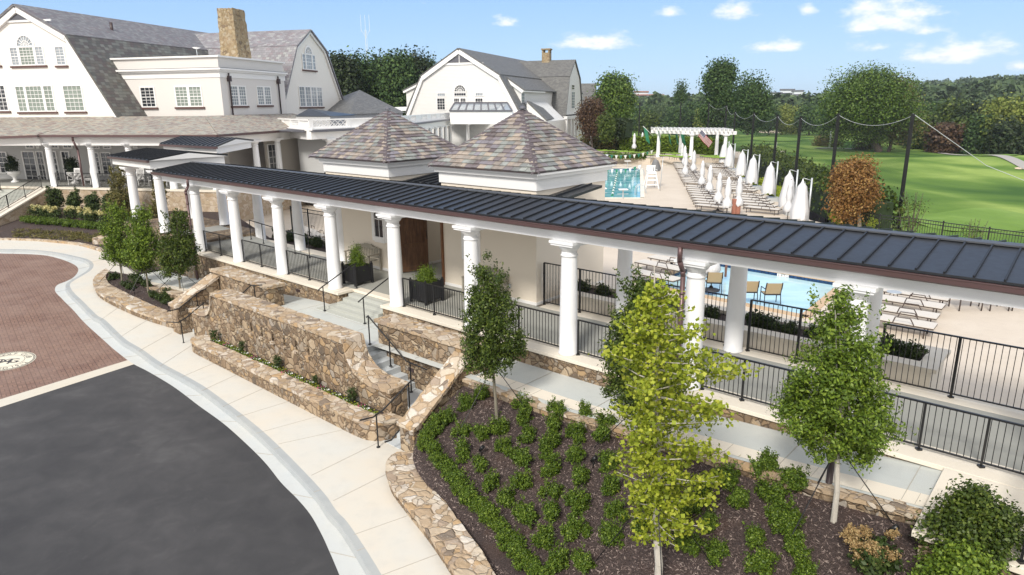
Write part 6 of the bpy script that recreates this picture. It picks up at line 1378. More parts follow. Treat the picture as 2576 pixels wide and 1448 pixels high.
for k, q in enumerate([(760, 770), (765, 1010)]):
    t = thing('pool_ladder', ['curved steel pool ladder rails at the far right corner of the lap pool', 'curved steel pool ladder rails at the near right corner of the lap pool'][k], 'pool ladder', P(*ZA(*q), DZ)); p = wloc(t)
    for s in (0, .5):
        b = MB(); b.path([p+Vector((-.35, s, -.2)), p+Vector((-.3, s, .5)), p+Vector((0, s, .75)), p+Vector((.45, s, .6)), p+Vector((.6, s, 0))], .025, 6); b.build('rail', M['grey_metal'], t, merge=False)
for k, q in enumerate([(540, 1075), (600, 655), (400, 655), (255, 1060)]):
    p = P(*ZA(*q), DZ); t = thing('starting_block', 'white starting block at the %s of the lap pool' % ['near end', 'far end, right lane', 'far end, left lane', 'near end beside the pavilion wall'][k], 'starting block', p); b = MB(); b.tube(p, p+Vector((0, 0, .7)), .05); b.tube(p+Vector((-.45, .1, .35)), p+Vector((.45, .1, .35)), .025); b.build('post', M['grey_metal'], t, merge=False); b = MB(); b.box(tuple(p+Vector((-.36, -.3, .7))), tuple(p+Vector((.36, .3, .76)))); b.build('platform', M['white_paint'], t)
t = thing('lane_rope', 'green and white floating lane rope along the lap pool', 'lane rope', P(*ZA(430, 900), DZ)); a, c = P(*ZA(463, 735), DZ-.1), P(*ZA(395, 1040), DZ-.1)
for nm, mt, par in (('white_floats', 'white_paint', 0), ('green_floats', 'flag_green', 1)):
    b = MB(); n = 60
    for i in range(n):
        if (i//3) % 2 == par: p = a.lerp(c, i/n); q = a.lerp(c, (i+.8)/n); b.tube(p, q, .09, None, 8)
    b.build(nm, M[mt], t, merge=False)
# pennant lines across the lap pool
for li, (x0, y0, x1, y1, n, gp2) in enumerate(((250, 655, 800, 615, 9, 'near'), (300, 480, 960, 420, 11, 'far'))):
    zz = DZ+2.0; a, c = (P(*ZA(x0, y0), DZ+.9), P(*ZA(x1, y1), DZ+1.3)) if li == 0 else (P(*ZA(x0, y0), TZ+.9), P(*ZA(x1, y1), TZ+1.0))
    t = thing('pennant_line', ['line of green and white pennants low over the near end of the lap pool', 'line of green and white pennants at the far end of the lap pool'][li], 'pennants', a.lerp(c, .5)); b = MB(); 
    def pt(f): q = a.lerp(c, f); return q-Vector((0, 0, .35*(1-(2*f-1)**2)))
    b.path([pt(i/12) for i in range(13)], .01, 4); b.build('cord', M['grey_metal'], t, merge=False)
    for i in range(n):
        f0, f1 = (i+.1)/n, (i+.75)/n; p, q = pt(f0), pt(f1); mid = (p+q)/2-Vector((0, 0, .5)); b = MB(); b.face([p, q, mid]); b.build('pennant', M['flag_green' if i % 2 else 'white_paint'], t)
# pergola with flags
pgl = [P(*ZA(*q), TZ) for q in ((1010, 520), (1305, 500), (1450, 550), (1585, 478), (1790, 505), (1900, 560))]
t = thing('pergola', 'white pergola on round columns at the far end of the pool deck', 'pergola', pgl[1])
pgs = 1.0
for p in pgl: place_col(t, p, rz=0)
b = MB(); tops = [p+Vector((0, 0, 2.95)) for p in pgl]; 
for a, c in ((0, 2), (2, 5), (1, 3), (3, 4)): d = (tops[c]-tops[a]).normalized(); b.bar(tops[a]-d*1.2+Vector((0, 0, .2)), tops[c]+d*1.2+Vector((0, 0, .2)), .3, .4)
b.build('beam', M['white_paint'], t, merge=False); b = MB(); a, c = tops[0]+Vector((-.7, -.4, .5)), tops[5]+Vector((.5, -.8, .5)); a2_, c2_ = a+Vector((.5, 4.4, 0)), c+Vector((.4, 5.2, 0)); dm = tops[2]+Vector((0, -1.2, .5))
fr_ = [a.lerp(dm, i/9) for i in range(9)]+[dm.lerp(c, i/9) for i in range(10)]; bk_ = [a2_.lerp(c2_, i/18) for i in range(19)]
for p, q in zip(fr_, bk_): b.bar(p, q, .12, .3)
b.build('rafters', M['white_paint'], t, merge=False)
def flagpole(p, q, label, mat, w_=1.0, h_=.7, stripes=False, seed=0):
    t = thing('flag', label, 'flag', p); b = MB(); b.tube(p, q, .03); b.build('pole', M['white_paint'], t); b = MB(); n = 8; d = (q-p).normalized(); Lr = (q-p).length
    top = q-d*.05; bot = q-d*(.05+h_)
    def fp(i, j): # i along drop, j along hoist
        base = top.lerp(bot, j); return base+Vector(((.78 if stripes else .22)*i*w_, .05*sin(i*7+seed), -i*w_*(.8 if stripes else 1)+.04*sin(i*9)))
    for i in range(n):
        for j in range(4):
            pts = [fp(i/n, j/4), fp((i+1)/n, j/4), fp((i+1)/n, (j+1)/4), fp(i/n, (j+1)/4)]; b.face(pts, True); b.uv[-1] = [(i/n, 1-j/4), ((i+1)/n, 1-j/4), ((i+1)/n, 1-(j+1)/4), (i/n, 1-(j+1)/4)]
    b.build('cloth', M[mat], t, merge=False)
def ZAd(x, y, dist): return PD(*ZA(x, y), dist)
dd0 = hypot(pgl[0].x, pgl[0].y)
for i, (a, c) in enumerate((((945, 235), (812, 105)), ((1045, 240), (1003, 112)), ((1190, 240), (1133, 118)), ((1290, 235), (1230, 128)), ((1420, 245), (1298, 125)))):
    flagpole(ZAd(*a, dd0), ZAd(*c, dd0-1.2), 'hanging green flag on the white pergola, %s from the left' % ORD[i], 'flag_green', 1.7, .9, seed=i)
flagpole(ZAd(1535, 245, dd0-5), ZAd(1597, 150, dd0-6), 'american flag hanging from the white pergola', 'flag_stripes', 1.75, 1.15, True)
bpy.data.objects['flag.005'].name = 'national_flag' if 'flag.005' in bpy.data.objects else 'flag'
# tan chairs at the wading pool, table, benches, umbrella base
def make_chair():
    t = thing('armchair', '', 'chair'); b = MB()
    b.box((-.27, -.02, .40), (.27, .46, .42)); b.build('seat', M['sling_tan'], t); b = MB(); b.hexa([Vector((-.27, -.04, .45)), Vector((.27, -.04, .45)), Vector((.27, -.02, .45)), Vector((-.27, -.02, .45))], [Vector((-.27, -.18, .88)), Vector((.27, -.18, .88)), Vector((.27, -.16, .88)), Vector((-.27, -.16, .88))]); b.build('backrest', M['sling_tan'], t)
    for s in (-1, 1):
        b = MB(); b.path([Vector((s*.3, .42, 0)), Vector((s*.3, .40, .62)), Vector((s*.3, -.10, .64)), Vector((s*.29, -.18, .9))], .017, 6); b.path([Vector((s*.3, -.12, 0)), Vector((s*.29, -.04, .45)), Vector((s*.28, -.18, .9))], .016, 6); b.path([Vector((s*.29, -.04, .41)), Vector((s*.29, .42, .41))], .016, 6); b.build('side_frame', M['black_metal'], t, merge=False)
    b = MB(); b.bar((-.29, -.04, .41), (.29, -.04, .41), .02, .04); b.build('rail', M['black_metal'], t); return t
CH = make_chair()
for i, (q, rz) in enumerate(((Z6(248, 775), -.15), (Z6(515, 850), -.1), (Z6(690, 868), -.05))): put(CH, P(*q, DZ)+Vector((0, .25, 0)), rz, ['tan armchair facing the wading pool, left one beside the brown pole', 'tan armchair facing the wading pool, partly behind the white column', 'tan armchair facing the wading pool, right one'][i], 'tan armchairs at the wading pool')
p = P(*ZB(0, 0), DZ)
q = P((1700+805/4.8275)*.9048, (680+312/4.8275)*.9048, DZ); t = thing('round_plate', 'round dark grey umbrella base on the deck between two loungers', 'umbrella base', q); b = MB(); b.lathe(q, [(.5, 0), (.5, .04), (.3, .06), (.3, .1), (.06, .12), (.06, .3)], 26); b.build('plate', M['lead_dark'], t)
q = P(*Z6(1585, 840), DZ); t = thing('side_table', 'round grey side table between the loungers right of the wading pool', 'side table', q); b = MB(); b.lathe(q, [(.25, .42), (.25, .45)], 20); b.build('table_top', M['grey_metal'], t)
for k in range(3): b = MB(); a = k*2.1; b.tube(q+Vector((.2*cos(a), .2*sin(a), 0)), q+Vector((.12*cos(a), .12*sin(a), .42)), .014); b.build('leg', M['brown_frame'], t)
for k, x in enumerate((2110, 2340, 2480)):
    q = P(*Z6(x+40, 890), DZ); t = thing(['table', 'table', 'stool'][k], ['brown outdoor table under the beam, left of two at far right', 'brown folding-leg outdoor table cut by the beam at far right', 'brown stool at the right picture edge'][k], ['table', 'table', 'stool'][k], q); b = MB(); b.box(tuple(q+Vector((-.45, -.2, .68))), tuple(q+Vector((.45, .5, .72)))); b.build('table_top', M['brown_frame'], t)
    for sx in (-.4, .4):
        for sy in (-.15, .45): b = MB(); b.tube(q+Vector((sx, sy, 0)), q+Vector((sx, sy, .68)), .025, None, 6); b.build('leg', M['brown_frame'], t)
for k, (x, y) in enumerate(((385, 680), (405, 690), (325, 640))):
    q = P(*Z6(x-0, y*1.0), DZ) if k == 2 else P(*ZB(1040+60*k, 1290), DZ); t = thing('post' if k == 2 else 'urn', ['tall terracotta urn near the roof ridge, left of a pair', 'tall terracotta urn near the roof ridge, right of a pair', 'slim tan post behind the wading pool chairs'][k], 'post' if k == 2 else 'urn', q); b = MB(); b.lathe(q, [(.14, 0), (.17, .3), (.17, 1.1), (.19, 1.16), (.15, 1.18)] if k < 2 else [(.05, 0), (.05, 2.7)], 14); b.build('body', M['terracotta'], t)
# bench and black planters in the colonnade
def bench(p, rz, label):
    t = thing('garden_bench', label, 'bench', (0, 0, 0)); b = MB()
    for i in range(6): b.box((-.72, .02+i*.085, .41), (.72, .09+i*.085, .435))
    b.build('seat', M['bench_wood'], t); b = MB(); b.bar((-.72, -.03, .50), (.72, -.03, .50), .03, .06)
    for i in range(13): x = -.62+i*.103; b.box((x, -.045, .52), (x+.05, -.025, .84+.10*(1-(x/.7)**2)))
    n = 14; pts = [(-.75+1.5*i/n, .86+(.10 if abs(-.75+1.5*i/n) < .32 else (.02 if abs(-.75+1.5*i/n) < .6 else -.05))) for i in range(n+1)]
    for (a, za_), (c, zc_) in zip(pts, pts[1:]): b.hexa([Vector((a, -.055, .80)), Vector((c, -.055, .80)), Vector((c, -.02, .80)), Vector((a, -.02, .80))], [Vector((a, -.055, za_)), Vector((c, -.055, zc_)), Vector((c, -.02, zc_)), Vector((a, -.02, za_))])
    b.build('backrest', M['bench_wood'], t)
    for s in (-1, 1):
        for y, h in ((-.04, .86), (.50, .64)): b = MB(); b.bar((s*.74, y, 0), (s*.74, y, h), .06, .06); b.build('leg', M['bench_wood'], t)
        b = MB(); b.bar((s*.74, -.05, .65), (s*.74, .56, .65), .07, .035); b.build('armrest', M['bench_wood'], t)
    t.location = p; t.rotation_euler = (0, 0, rz); return t
bench(W(-5.0, -2.66, 0), A0+pi, 'weathered grey wooden bench against the left pavilion wall'); bench(W(1.55, -2.66, 0), A0+pi, 'weathered wooden bench on the right pavilion wall, half hidden by a holly tree')
def planter(p, label, seed):
    t = thing('planter_box', label, 'planter', p); s = .36
    def F_(x, y, z): return p+UU*x-VV*y+Vector((0, 0, z))
    b = MB()
    for (a, c), (e_, f) in (((-s, s), (-s, -s+.03)), ((-s, s), (s-.03, s)), ((-s, -s+.03), (-s, s)), ((s-.03, s), (-s, s))): b.box((a, e_, .1), (c, f, .68), F_)
    b.build('box_body', M['planter_black'], t, merge=False); b = MB(); b.box((-s+.03, -s+.03, .5), (s-.03, s-.03, .63), F_); b.build('soil', M['mulch'], t)
    for x in (-s, s):
        for y in (-s, s): b = MB(); b.box((x-.04, y-.04, 0), (x+.04, y+.04, .74), F_); b.lathe(F_(x, y, .74), [(.02, 0), (.035, .03), (.02, .06)], 8); b.build('corner_post', M['planter_black'], t, merge=False)
    b = MB()
    for i in range(7): x = -s+.1+i*.09; b.box((x, -s-.008, .16), (x+.012, -s+.001, .62), F_)
    b.build('grooves', M['black_metal'], t, merge=False); return t
PB1 = planter(W(-3.35, -.95, 0), 'square black planter box with shrub beside the left bench', 1); PB2 = planter(W(.35, -.95, 0), 'square black planter box with shrub behind the railing right of the steps', 2)
t = thing('wall_outlet', 'small grey outlet box low on the right pavilion wall', 'outlet', W(2.35, -2.77, .45)); b = MB(); cw(2.3, 2.4, -2.78, -2.73, .40, .54, b); b.build('cover', M['grey_metal'], t)
# ------------------------------------------------------------ foliage builders
def leaves(C, size, asp, rng, out=None, upb=.35):
    n = len(C); C = np.asarray(C, dtype=float); nr = rng.normal(size=(n, 3)); nr /= np.linalg.norm(nr, axis=1, keepdims=True)
    if out is not None: nr += out*.9
    nr[:, 2] += upb; nr /= np.linalg.norm(nr, axis=1, keepdims=True)
    t = np.cross(nr, rng.normal(size=(n, 3))); t /= np.linalg.norm(t, axis=1, keepdims=True)+1e-9; b = np.cross(nr, t)
    s = size*(.6+.8*rng.random((n, 1))); l = t*s*.5; w_ = b*s*.5*asp
    V = np.stack([C-l, C+w_-l*.1, C+l, C-w_-l*.1], axis=1).reshape(-1, 3); F = np.arange(4*n).reshape(-1, 4); return V, F
def clump_crown(lumps, nclump, per, cr, rng, shell=.55, stretch=1.3):
    vol = np.array([r[0]*r[1]*r[2] for _, r in lumps]); pr = vol**.8; pr /= pr.sum(); pts = []; outs = []
    for k in range(nclump):
        i = rng.choice(len(lumps), p=pr); c, r = lumps[i]; d = rng.normal(size=3); d /= np.linalg.norm(d); rad = shell+(1-shell)*rng.random()**.6 if rng.random() < .8 else rng.random()*.8
        cc = np.array(c)+d*np.array(r)*rad*(.92+.16*rng.random()); m_ = int(per*(.5+rng.random())); q = np.clip(rng.normal(size=(m_, 3)), -1.6, 1.6)*cr*.5*(.6+.8*rng.random()); q += np.outer(np.clip(rng.normal(size=m_), -1.5, 1.5)*cr*.5*(stretch-1), d)
        pts.append(cc+q); qn = q/(np.linalg.norm(q, axis=1, keepdims=True)+1e-6); outs.append(qn*.9+d*.45)
    return np.concatenate(pts), np.concatenate(outs)
def crown_obj(name, parent, lumps, nclump, per, cr, size, mat, seed, asp=.6, shell=.55, upb=.35, stretch=1.4):
    rng = np.random.default_rng(seed); C, o_ = clump_crown(lumps, nclump, per, cr, rng, shell, stretch); V_, F_ = leaves(C, size, asp, rng, o_, upb); return np_mesh(name, V_, F_, M[mat], parent)
def trunk_obj(parent, p, top, r0, r1, mat, lumps=None, seed=0, nb=7, name='trunk'):
    rnd = random.Random(seed); p = Vector(p); top = Vector(top); b = MB(); n = 6; pts = [p.lerp(top, i/n)+Vector((rnd.uniform(-1, 1), rnd.uniform(-1, 1), 0))*r0*.6*(0 < i) for i in range(n+1)]
    b.tube(p-Vector((0, 0, .1)), pts[0], r0*1.35, r0, 10)
    for i in range(n): b.tube(pts[i], pts[i+1], r0+(r1-r0)*i/n, r0+(r1-r0)*(i+1)/n, 10)
    if lumps:
        for k in range(nb):
            c, r = lumps[rnd.randrange(len(lumps))]; a = pts[rnd.randrange(2, n)]; e_ = Vector(c)+Vector((rnd.uniform(-.7, .7)*r[0], rnd.uniform(-.7, .7)*r[1], rnd.uniform(-.2, .7)*r[2])); mid = a.lerp(e_, .5)+Vector((0, 0, -(e_-a).length*.08)); rr = r0*.35
            b.tube(a, mid, rr, rr*.6, 6); b.tube(mid, e_, rr*.6, rr*.2, 6)
    return b.build(name, M[mat], parent, merge=False)
def young_tree(name, base, label, cat, group, cx, ytop, ybot, wpx, mat, seed, bark_='bark', shape='egg', nleaf=150, per=60, size=.075, cr=.17, r0=.045, cords=True):
    """small garden tree; crown given by its picture extent at the distance of its base"""
    d = hypot(base.x, base.y); T = PD(cx, ytop, d); B = PD(cx, ybot, d); h = T.z-B.z; hw = wpx/2/FPX*(PD(cx, (ytop+ybot)/2, d)-O0).dot(fw); t = thing(name, label, cat, base, group)
    ax = lambda z: Vector((base.x, base.y, 0)).lerp(Vector((T.x, T.y, 0)), (z-base.z)/max(T.z-base.z, .1))+Vector((0, 0, z)); lumps = []; rnd = random.Random(seed)
    for i in range(12):
        f = (i+.5)/12; z = B.z+h*f
        k = {'egg': min(1, f*3.6+.35)**.8*(1.06-f)**.62, 'cone': (1.05-f)**.85*min(1, f*5+.45), 'round': sin(pi*(f*.84+.08))**.6}[shape]
        r = hw*k*rnd.uniform(.86, 1.12); c = ax(z); c += Vector((rnd.uniform(-.12, .12)*hw, rnd.uniform(-.12, .12)*hw, 0)); lumps.append((tuple(c), (max(r, .06), max(r, .06), h*.085)))
    rng = np.random.default_rng(seed); C0, O0_ = clump_crown(lumps, nleaf, per, cr, rng, .62, 1.4)
    # upright leading twigs that break the outline
    rng = np.random.default_rng(seed+5); C = []
    for i in range(46):
        f = .25+.75*rng.random(); k = hw*(1.02-.5*f)*.85; a = rng.random()*2*pi; q = ax(B.z+h*f*.93)+Vector((cos(a)*k, sin(a)*k, 0)); m_ = 20; s = rng.random(m_)[:, None]
        C.append(np.array(q)+s*np.array([cos(a)*.12, sin(a)*.12, .30])+rng.normal(size=(m_, 3))*.022)
    CT = np.concatenate(C); V_, F_ = leaves(np.concatenate([C0, CT]), size, .5, rng, np.concatenate([O0_, np.zeros((len(CT), 3))])); np_mesh('crown', V_, F_, M[mat], t)
    trunk_obj(t, base, ax(B.z+h*.8), r0, r0*.35, bark_, lumps, seed, 14)
    if cords:
        b = MB(); q = ax(B.z+.12)
        for k in range(3): a = k*2.1+seed; b.tube(q, Vector((base.x+1.0*cos(a), base.y+.8*sin(a), base.z+.02)), .009, None, 5)
        b.build('guy_cords', M['black_metal'], t, merge=False)
    return t
G3 = 'young trees in the kerb planter'
zsoil = lambda u, v: zs_u(u)+.2+max(0, (2.9-v))*.25
for i, (q, cx, yt, yb, w_, lb) in enumerate(((Z4(920, 692), 286, 514, 662, 84, 'small green tree farthest left in the stone kerb planter'), (Z4(1118, 757), 350, 522, 676, 100, 'small green tree in the middle of the three in the kerb planter'), (Z4(1360, 752), 440, 532, 688, 104, 'small green tree farthest right in the kerb planter, by the sloping wall'))):
    young_tree('garden_tree', BP(*q, zsoil), lb, 'tree', G3, cx, yt, yb, w_, 'leaf_bright' if i < 2 else 'leaf_tree', 20+i, nleaf=210, per=60, size=.085, cr=.2, r0=.04)
young_tree('holly_tree', BP(1250, 1054), 'dark green conical holly tree beside the sloping wall, in front of the second bay', 'tree', None, 1226, 655, 930, 182, 'leaf_tree', 31, 'bark', 'egg', 300, 75, .062, .16, .04)
young_tree('holly_tree', BP(1612, 1150), 'green holly tree mostly hidden behind the yellow-green ginkgo', 'tree', None, 1612, 690, 1030, 225, 'leaf_tree', 32, 'bark', 'egg', 360, 75, .062, .16, .04)
young_tree('holly_tree', BP(2097, 1311), 'bright green leafy tree right of the ginkgo, in front of the last columns', 'tree', None, 2132, 748, 1145, 310, 'leaf_bright', 33, 'bark_pale', 'egg', 430, 80, .058, .15, .05)
# ginkgo
gb = BP(1655, 1500); d = hypot(gb.x, gb.y); gt = PD(1648, 668, d); gk = thing('ginkgo_tree', 'young yellow-green ginkgo tree with pale trunk in front of the mulch bed shrubs', 'tree', gb)
rng = np.random.default_rng(4); C = []; O_ = []; b = MB(); axis = lambda f: Vector(gb).lerp(Vector(gt), f); zt_, zb0 = gt.z, gb.z
hw = 208/FPX*d
pr_ = lerpt([(.22, .22), (.3, .5), (.38, .66), (.46, .8), (.54, .98), (.66, 1.0), (.76, .82), (.84, .58), (.9, .36), (.95, .2), (1, .08)])
for i in range(120):
    f = .24+.74*((i+.5)/120); a = i*2.4+rng.random(); L_ = hw*pr_(f)*(.55+.5*rng.random())*1.02; p = axis(f-.04); dr = Vector((cos(a)+.10, sin(a), .28 if f > .45 else .05)); L_ *= (1.15 if cos(a) > .3 else .92)*(.5 if i % 4 == 0 else 1); e_ = p+dr*L_; mid = p.lerp(e_, .5)+Vector((0, 0, -.03)); b.tube(p, mid, .013, .009, 5); b.tube(mid, e_, .009, .003, 5)
    m_ = int((30+160*L_)*(.35 if i % 5 == 2 else 1)); s = .15+.9*rng.random(m_)**.8; base = np.array([list(p.lerp(e_, float(min(x, 1.03)))) for x in s]); k = rng.normal(size=(m_, 3))*np.array([.075, .075, .06]); k[:, 2] -= .01; C.append(base+k)
V_, F_ = leaves(np.concatenate(C), .062, .95, rng, None, .6); np_mesh('crown', V_, F_, M['leaf_ginkgo'], gk); b.build('limbs', M['bark_pale'], gk, merge=False)
b = MB(); n = 9; pts = [axis(i/n)+Vector((.02*sin(i*2), .02*cos(i*3), 0)) for i in range(n+1)]; rr = lambda i: .062*(1-i/n)**.7+.006
for i in range(n): b.tube(pts[i], pts[i+1], rr(i), rr(i+1), 12)
b.build('trunk', M['bark_pale'], gk, merge=False); b = MB()
for a, c in ((0, (1.2, .2)), (1, (-.9, .9)), (2, (-.1, -1))): b.tube(axis(.36), Vector((gb.x+c[0], gb.y+c[1], gb.z)), .009, None, 5)
b.build('guy_cords', M['black_metal'], gk, merge=False)
# shrubs ------------------------------------------------------
def shrub_protos(n, size, mat, leafs, lsz, seed, tall=1.0, tips=True, name='shrub'):
    out = []
    for k in range(n):
        rng = np.random.default_rng(seed+k); L_ = [((rng.normal()*.25*size, rng.normal()*.25*size, size*tall*(.25+.5*rng.random())), (size*.5, size*.5, size*tall*.38)) for _ in range(5)]
        C, o_ = clump_crown(L_, leafs, 34, size*.22, rng, .5, 1.5); C[:, 2] = np.abs(C[:, 2])
        tp = []
        for i in range(14): a = rng.random()*2*pi; r = size*.45*rng.random(); s = rng.random(14)[:, None]; tp.append(np.array([cos(a)*r, sin(a)*r, size*tall*.75])+s*np.array([cos(a)*.08, sin(a)*.08, size*.45])+rng.normal(size=(14, 3))*.012)
        tp = np.concatenate(tp); C = np.concatenate([C, tp]); o_ = np.concatenate([o_, np.zeros((len(tp), 3))]); V_, F_ = leaves(C, lsz, .55, rng, o_)
        V_, F_ = V_, F_
        o = np_mesh(name, V_, F_, M[mat]); out.append(o)
    return out
used_p = set()
def plant(proto, p, s, label, cat, group=None, name=None, rz=None, sz=None):
    o = proto if proto.name not in used_p else proto.copy()
    if o is not proto: col.objects.link(o)
    used_p.add(proto.name); o.location = p; o.scale = (s, s, s*(sz or 1)); o.rotation_euler = (0, 0, random.uniform(0, 6.28) if rz is None else rz); tag(o, label, cat, group); return o
SH = shrub_protos(5, .235, 'leaf_shrub', 85, .034, 60, 1.25)
sp = [(935, 205), (1060, 120), (1365, 200), (1390, 305), (1625, 250), (1835, 280), (1990, 345), (895, 395), (1030, 445), (1185, 385), (1385, 450), (1575, 375), (1765, 430), (1975, 470), (1225, 525), (900, 570), (1600, 480), (1525, 545), (1360, 615), (1755, 600), (1570, 680), (1020, 675), (2010, 660), (1780, 765), (1125, 795), (1355, 790), (1255, 900), (1570, 855), (2030, 835), (2285, 900), (1390, 1045), (1555, 1035), (1790, 980), (2075, 1020), (1530, 1215), (1775, 1165), (2040, 1225), (2265, 1125), (1625, 1400), (1825, 1400), (2535, 1040), (2560, 1270)]
sp = [Z8(*q) for q in sp]+[Z9(*q) for q in ((560, 700), (650, 690), (860, 815), (440, 975), (765, 1050), (170, 890), (655, 890), (215, 1110), (40, 1270), (515, 1235), (240, 1330), (820, 1180), (840, 1310), (625, 1470), (920, 1500), (350, 760), (30, 990))]
pts = sorted([(BP(*q), q) for q in sp], key=lambda a: -UVc(a[0])[1]); pts = pts[::-1]
rows = [pts[i:i+10] for i in range(0, len(pts), 10)]
rn = ['in the bed row nearest the walkway', 'in the second bed row', 'in the third bed row', 'in the fourth bed row', 'in the fifth bed row', 'in the bed row nearest the camera']
for r, row in enumerate(rows):
    row.sort(key=lambda a: a[1][0])
    for i, (p, q) in enumerate(row): plant(SH[(i*3+r) % 5], p, random.uniform(1.0, 1.22), 'boxwood shrub, %s from the left %s' % (ORD[i], rn[min(r, 5)]), 'shrub', 'boxwood shrubs dotted over the mulch bed', 'shrub', sz=1.15)
for o in SH: o.name = 'boxwood_shrub'
HG = shrub_protos(3, .23, 'leaf_shrub', 75, .036, 90, 1.4, name='hedge_shrub')
hp_ = resample(catmull([BP(*Z8(*q)) for q in ((790, 300), (650, 420), (690, 570), (770, 660), (850, 740), (920, 840), (970, 920), (1050, 1010), (1130, 1070), (1190, 1160), (1270, 1250), (1330, 1320), (1420, 1440), (1480, 1540))], 5), 30)
for i, p in enumerate(hp_): p.z = zbed(*UVc(p)); plant(HG[i % 3], p, random.uniform(.95, 1.15), 'green hedge shrub, %s along the hedge row behind the curved garden wall' % ORD[i], 'shrub', 'hedge row of the mulch bed')
# trio planter plants
SM = shrub_protos(2, .26, 'leaf_holly', 50, .045, 120, .8, name='low_shrub')
for i, q in enumerate(((855, 665), (950, 715), (1000, 735), (1045, 690), (1110, 715), (1020, 670), (1160, 800), (1215, 825), (1275, 790), (1260, 850))):
    plant(SM[i % 2], BP(*Z4(*q), zsoil), random.uniform(.95, 1.35), 'small dark green shrub in the kerb planter, %s from the left' % ORD[i], 'shrub', 'small shrubs in the kerb planter')
# bottom right evergreens and dry hydrangea
for k, (cx, cy, dx, lb, mt, sd) in enumerate(((2440, 1395, 0, 'large glossy green bush at the right end of the bed, rear one', 'leaf_tree', 5), (2400, 1560, 0, 'large glossy green bush cut by the bottom edge at the right', 'leaf_bright', 6))):
    p = BP(cx, cy); h = .95; t = thing('evergreen_bush', lb, 'bush', p); L_ = [((p.x+random.uniform(-.25, .25), p.y+random.uniform(-.25, .25), p.z+.35+.12*i), (.52-.05*i, .52-.05*i, .28)) for i in range(5)]
    crown_obj('foliage', t, L_, 420, 40, .15, .058, mt, 200+sd, .6, .6); b = MB()
    for i in range(5): b.tube(p, p+Vector((random.uniform(-.3, .3), random.uniform(-.3, .3), .6)), .018, .008)
    b.build('stems', M['bark'], t, merge=False)
p = BP(2190, 1425); t = thing('hydrangea', 'hydrangea bush with dried brown and pale green flower heads', 'flowering bush', p); L_ = [((p.x+random.uniform(-.25, .25), p.y+random.uniform(-.2, .2), p.z+.2), (.18, .18, .15)) for i in range(5)]
crown_obj('foliage', t, L_, 40, 30, .14, .08, 'leaf_holly', 77)
L_ = [((p.x+random.uniform(-.35, .35), p.y+random.uniform(-.25, .25), p.z+random.uniform(.25, .5)), (.09, .09, .08)) for i in range(16)]; crown_obj('flower_heads', t, L_, 150, 34, .05, .026, 'petal_dry', 78, .9)
# spot lights, post
for i, q in enumerate((Z8(1052, 555), Z8(1895, 640), Z9(1572, 1180), Z4(1015, 770), Z4(1270, 880))):
    p = BP(*q) if i < 3 else BP(*q, zsoil); t = thing('garden_spotlight', 'small black garden spotlight %s' % ['left in the mulch bed', 'near the ginkgo crown in the mulch bed', 'behind the dried hydrangea', 'in the kerb planter under the middle tree', 'at the right end of the kerb planter'][i], 'garden light', p); b = MB(); b.tube(p, p+Vector((0, 0, .16)), .012); b.build('stake', M['black_metal'], t); b = MB(); b.tube(p+Vector((-.03, .02, .14)), p+Vector((.05, -.04, .27)), .035, .045, 10); b.build('lamp_head', M['black_metal'], t)
p = BP(*Z9(1100, 800)); t = thing('metal_post', 'dark brown round metal post beside the bright green tree', 'post', p); b = MB(); b.lathe(p, [(.09, 0), (.09, .04), (.055, .05), (.055, 1.35), (.03, 1.37)], 14); b.build('shaft', M['dark_bronze'], t)
# mulch chips
rng = np.random.default_rng(8); C = []
def scatter(polyuv, zf, n):
    us = [q[0] for q in polyuv]; vs = [q[1] for q in polyuv]; pl_ = np.array(polyuv); out = []
    while len(out) < n:
        u, v = rng.uniform(min(us), max(us)), rng.uniform(min(vs), max(vs)); ins = False; j = len(pl_)-1
        for i in range(len(pl_)):
            if (pl_[i][1] > v) != (pl_[j][1] > v) and u < (pl_[j][0]-pl_[i][0])*(v-pl_[i][1])/(pl_[j][1]-pl_[i][1])+pl_[i][0]: ins = not ins
            j = i
        if ins: p = W(u, v, zf(u, v)+.012); out.append((p.x, p.y, p.z))
    return out
bed2 = [q for q in bedp if q[0] < 17]+[(17, 9), (17, 1.95)]
bed2 = [UVc(p) for p in FI if UVc(p)[1] < 7.5]+[(17, 7.5), (17, 2.05), (5.1, 2.05), (5.1, 3.4)]
C = scatter(bed2, zbed, 42000)+scatter(soilp, zsoil, 2500); V_, F_ = leaves(np.array(C), .062, .26, rng, None, 1.6); o = np_mesh('mulch_chips', V_, F_, M['mulch_chip']); tag(o, 'brown shredded bark mulch scattered over the planting beds', 'mulch', None, 'stuff')
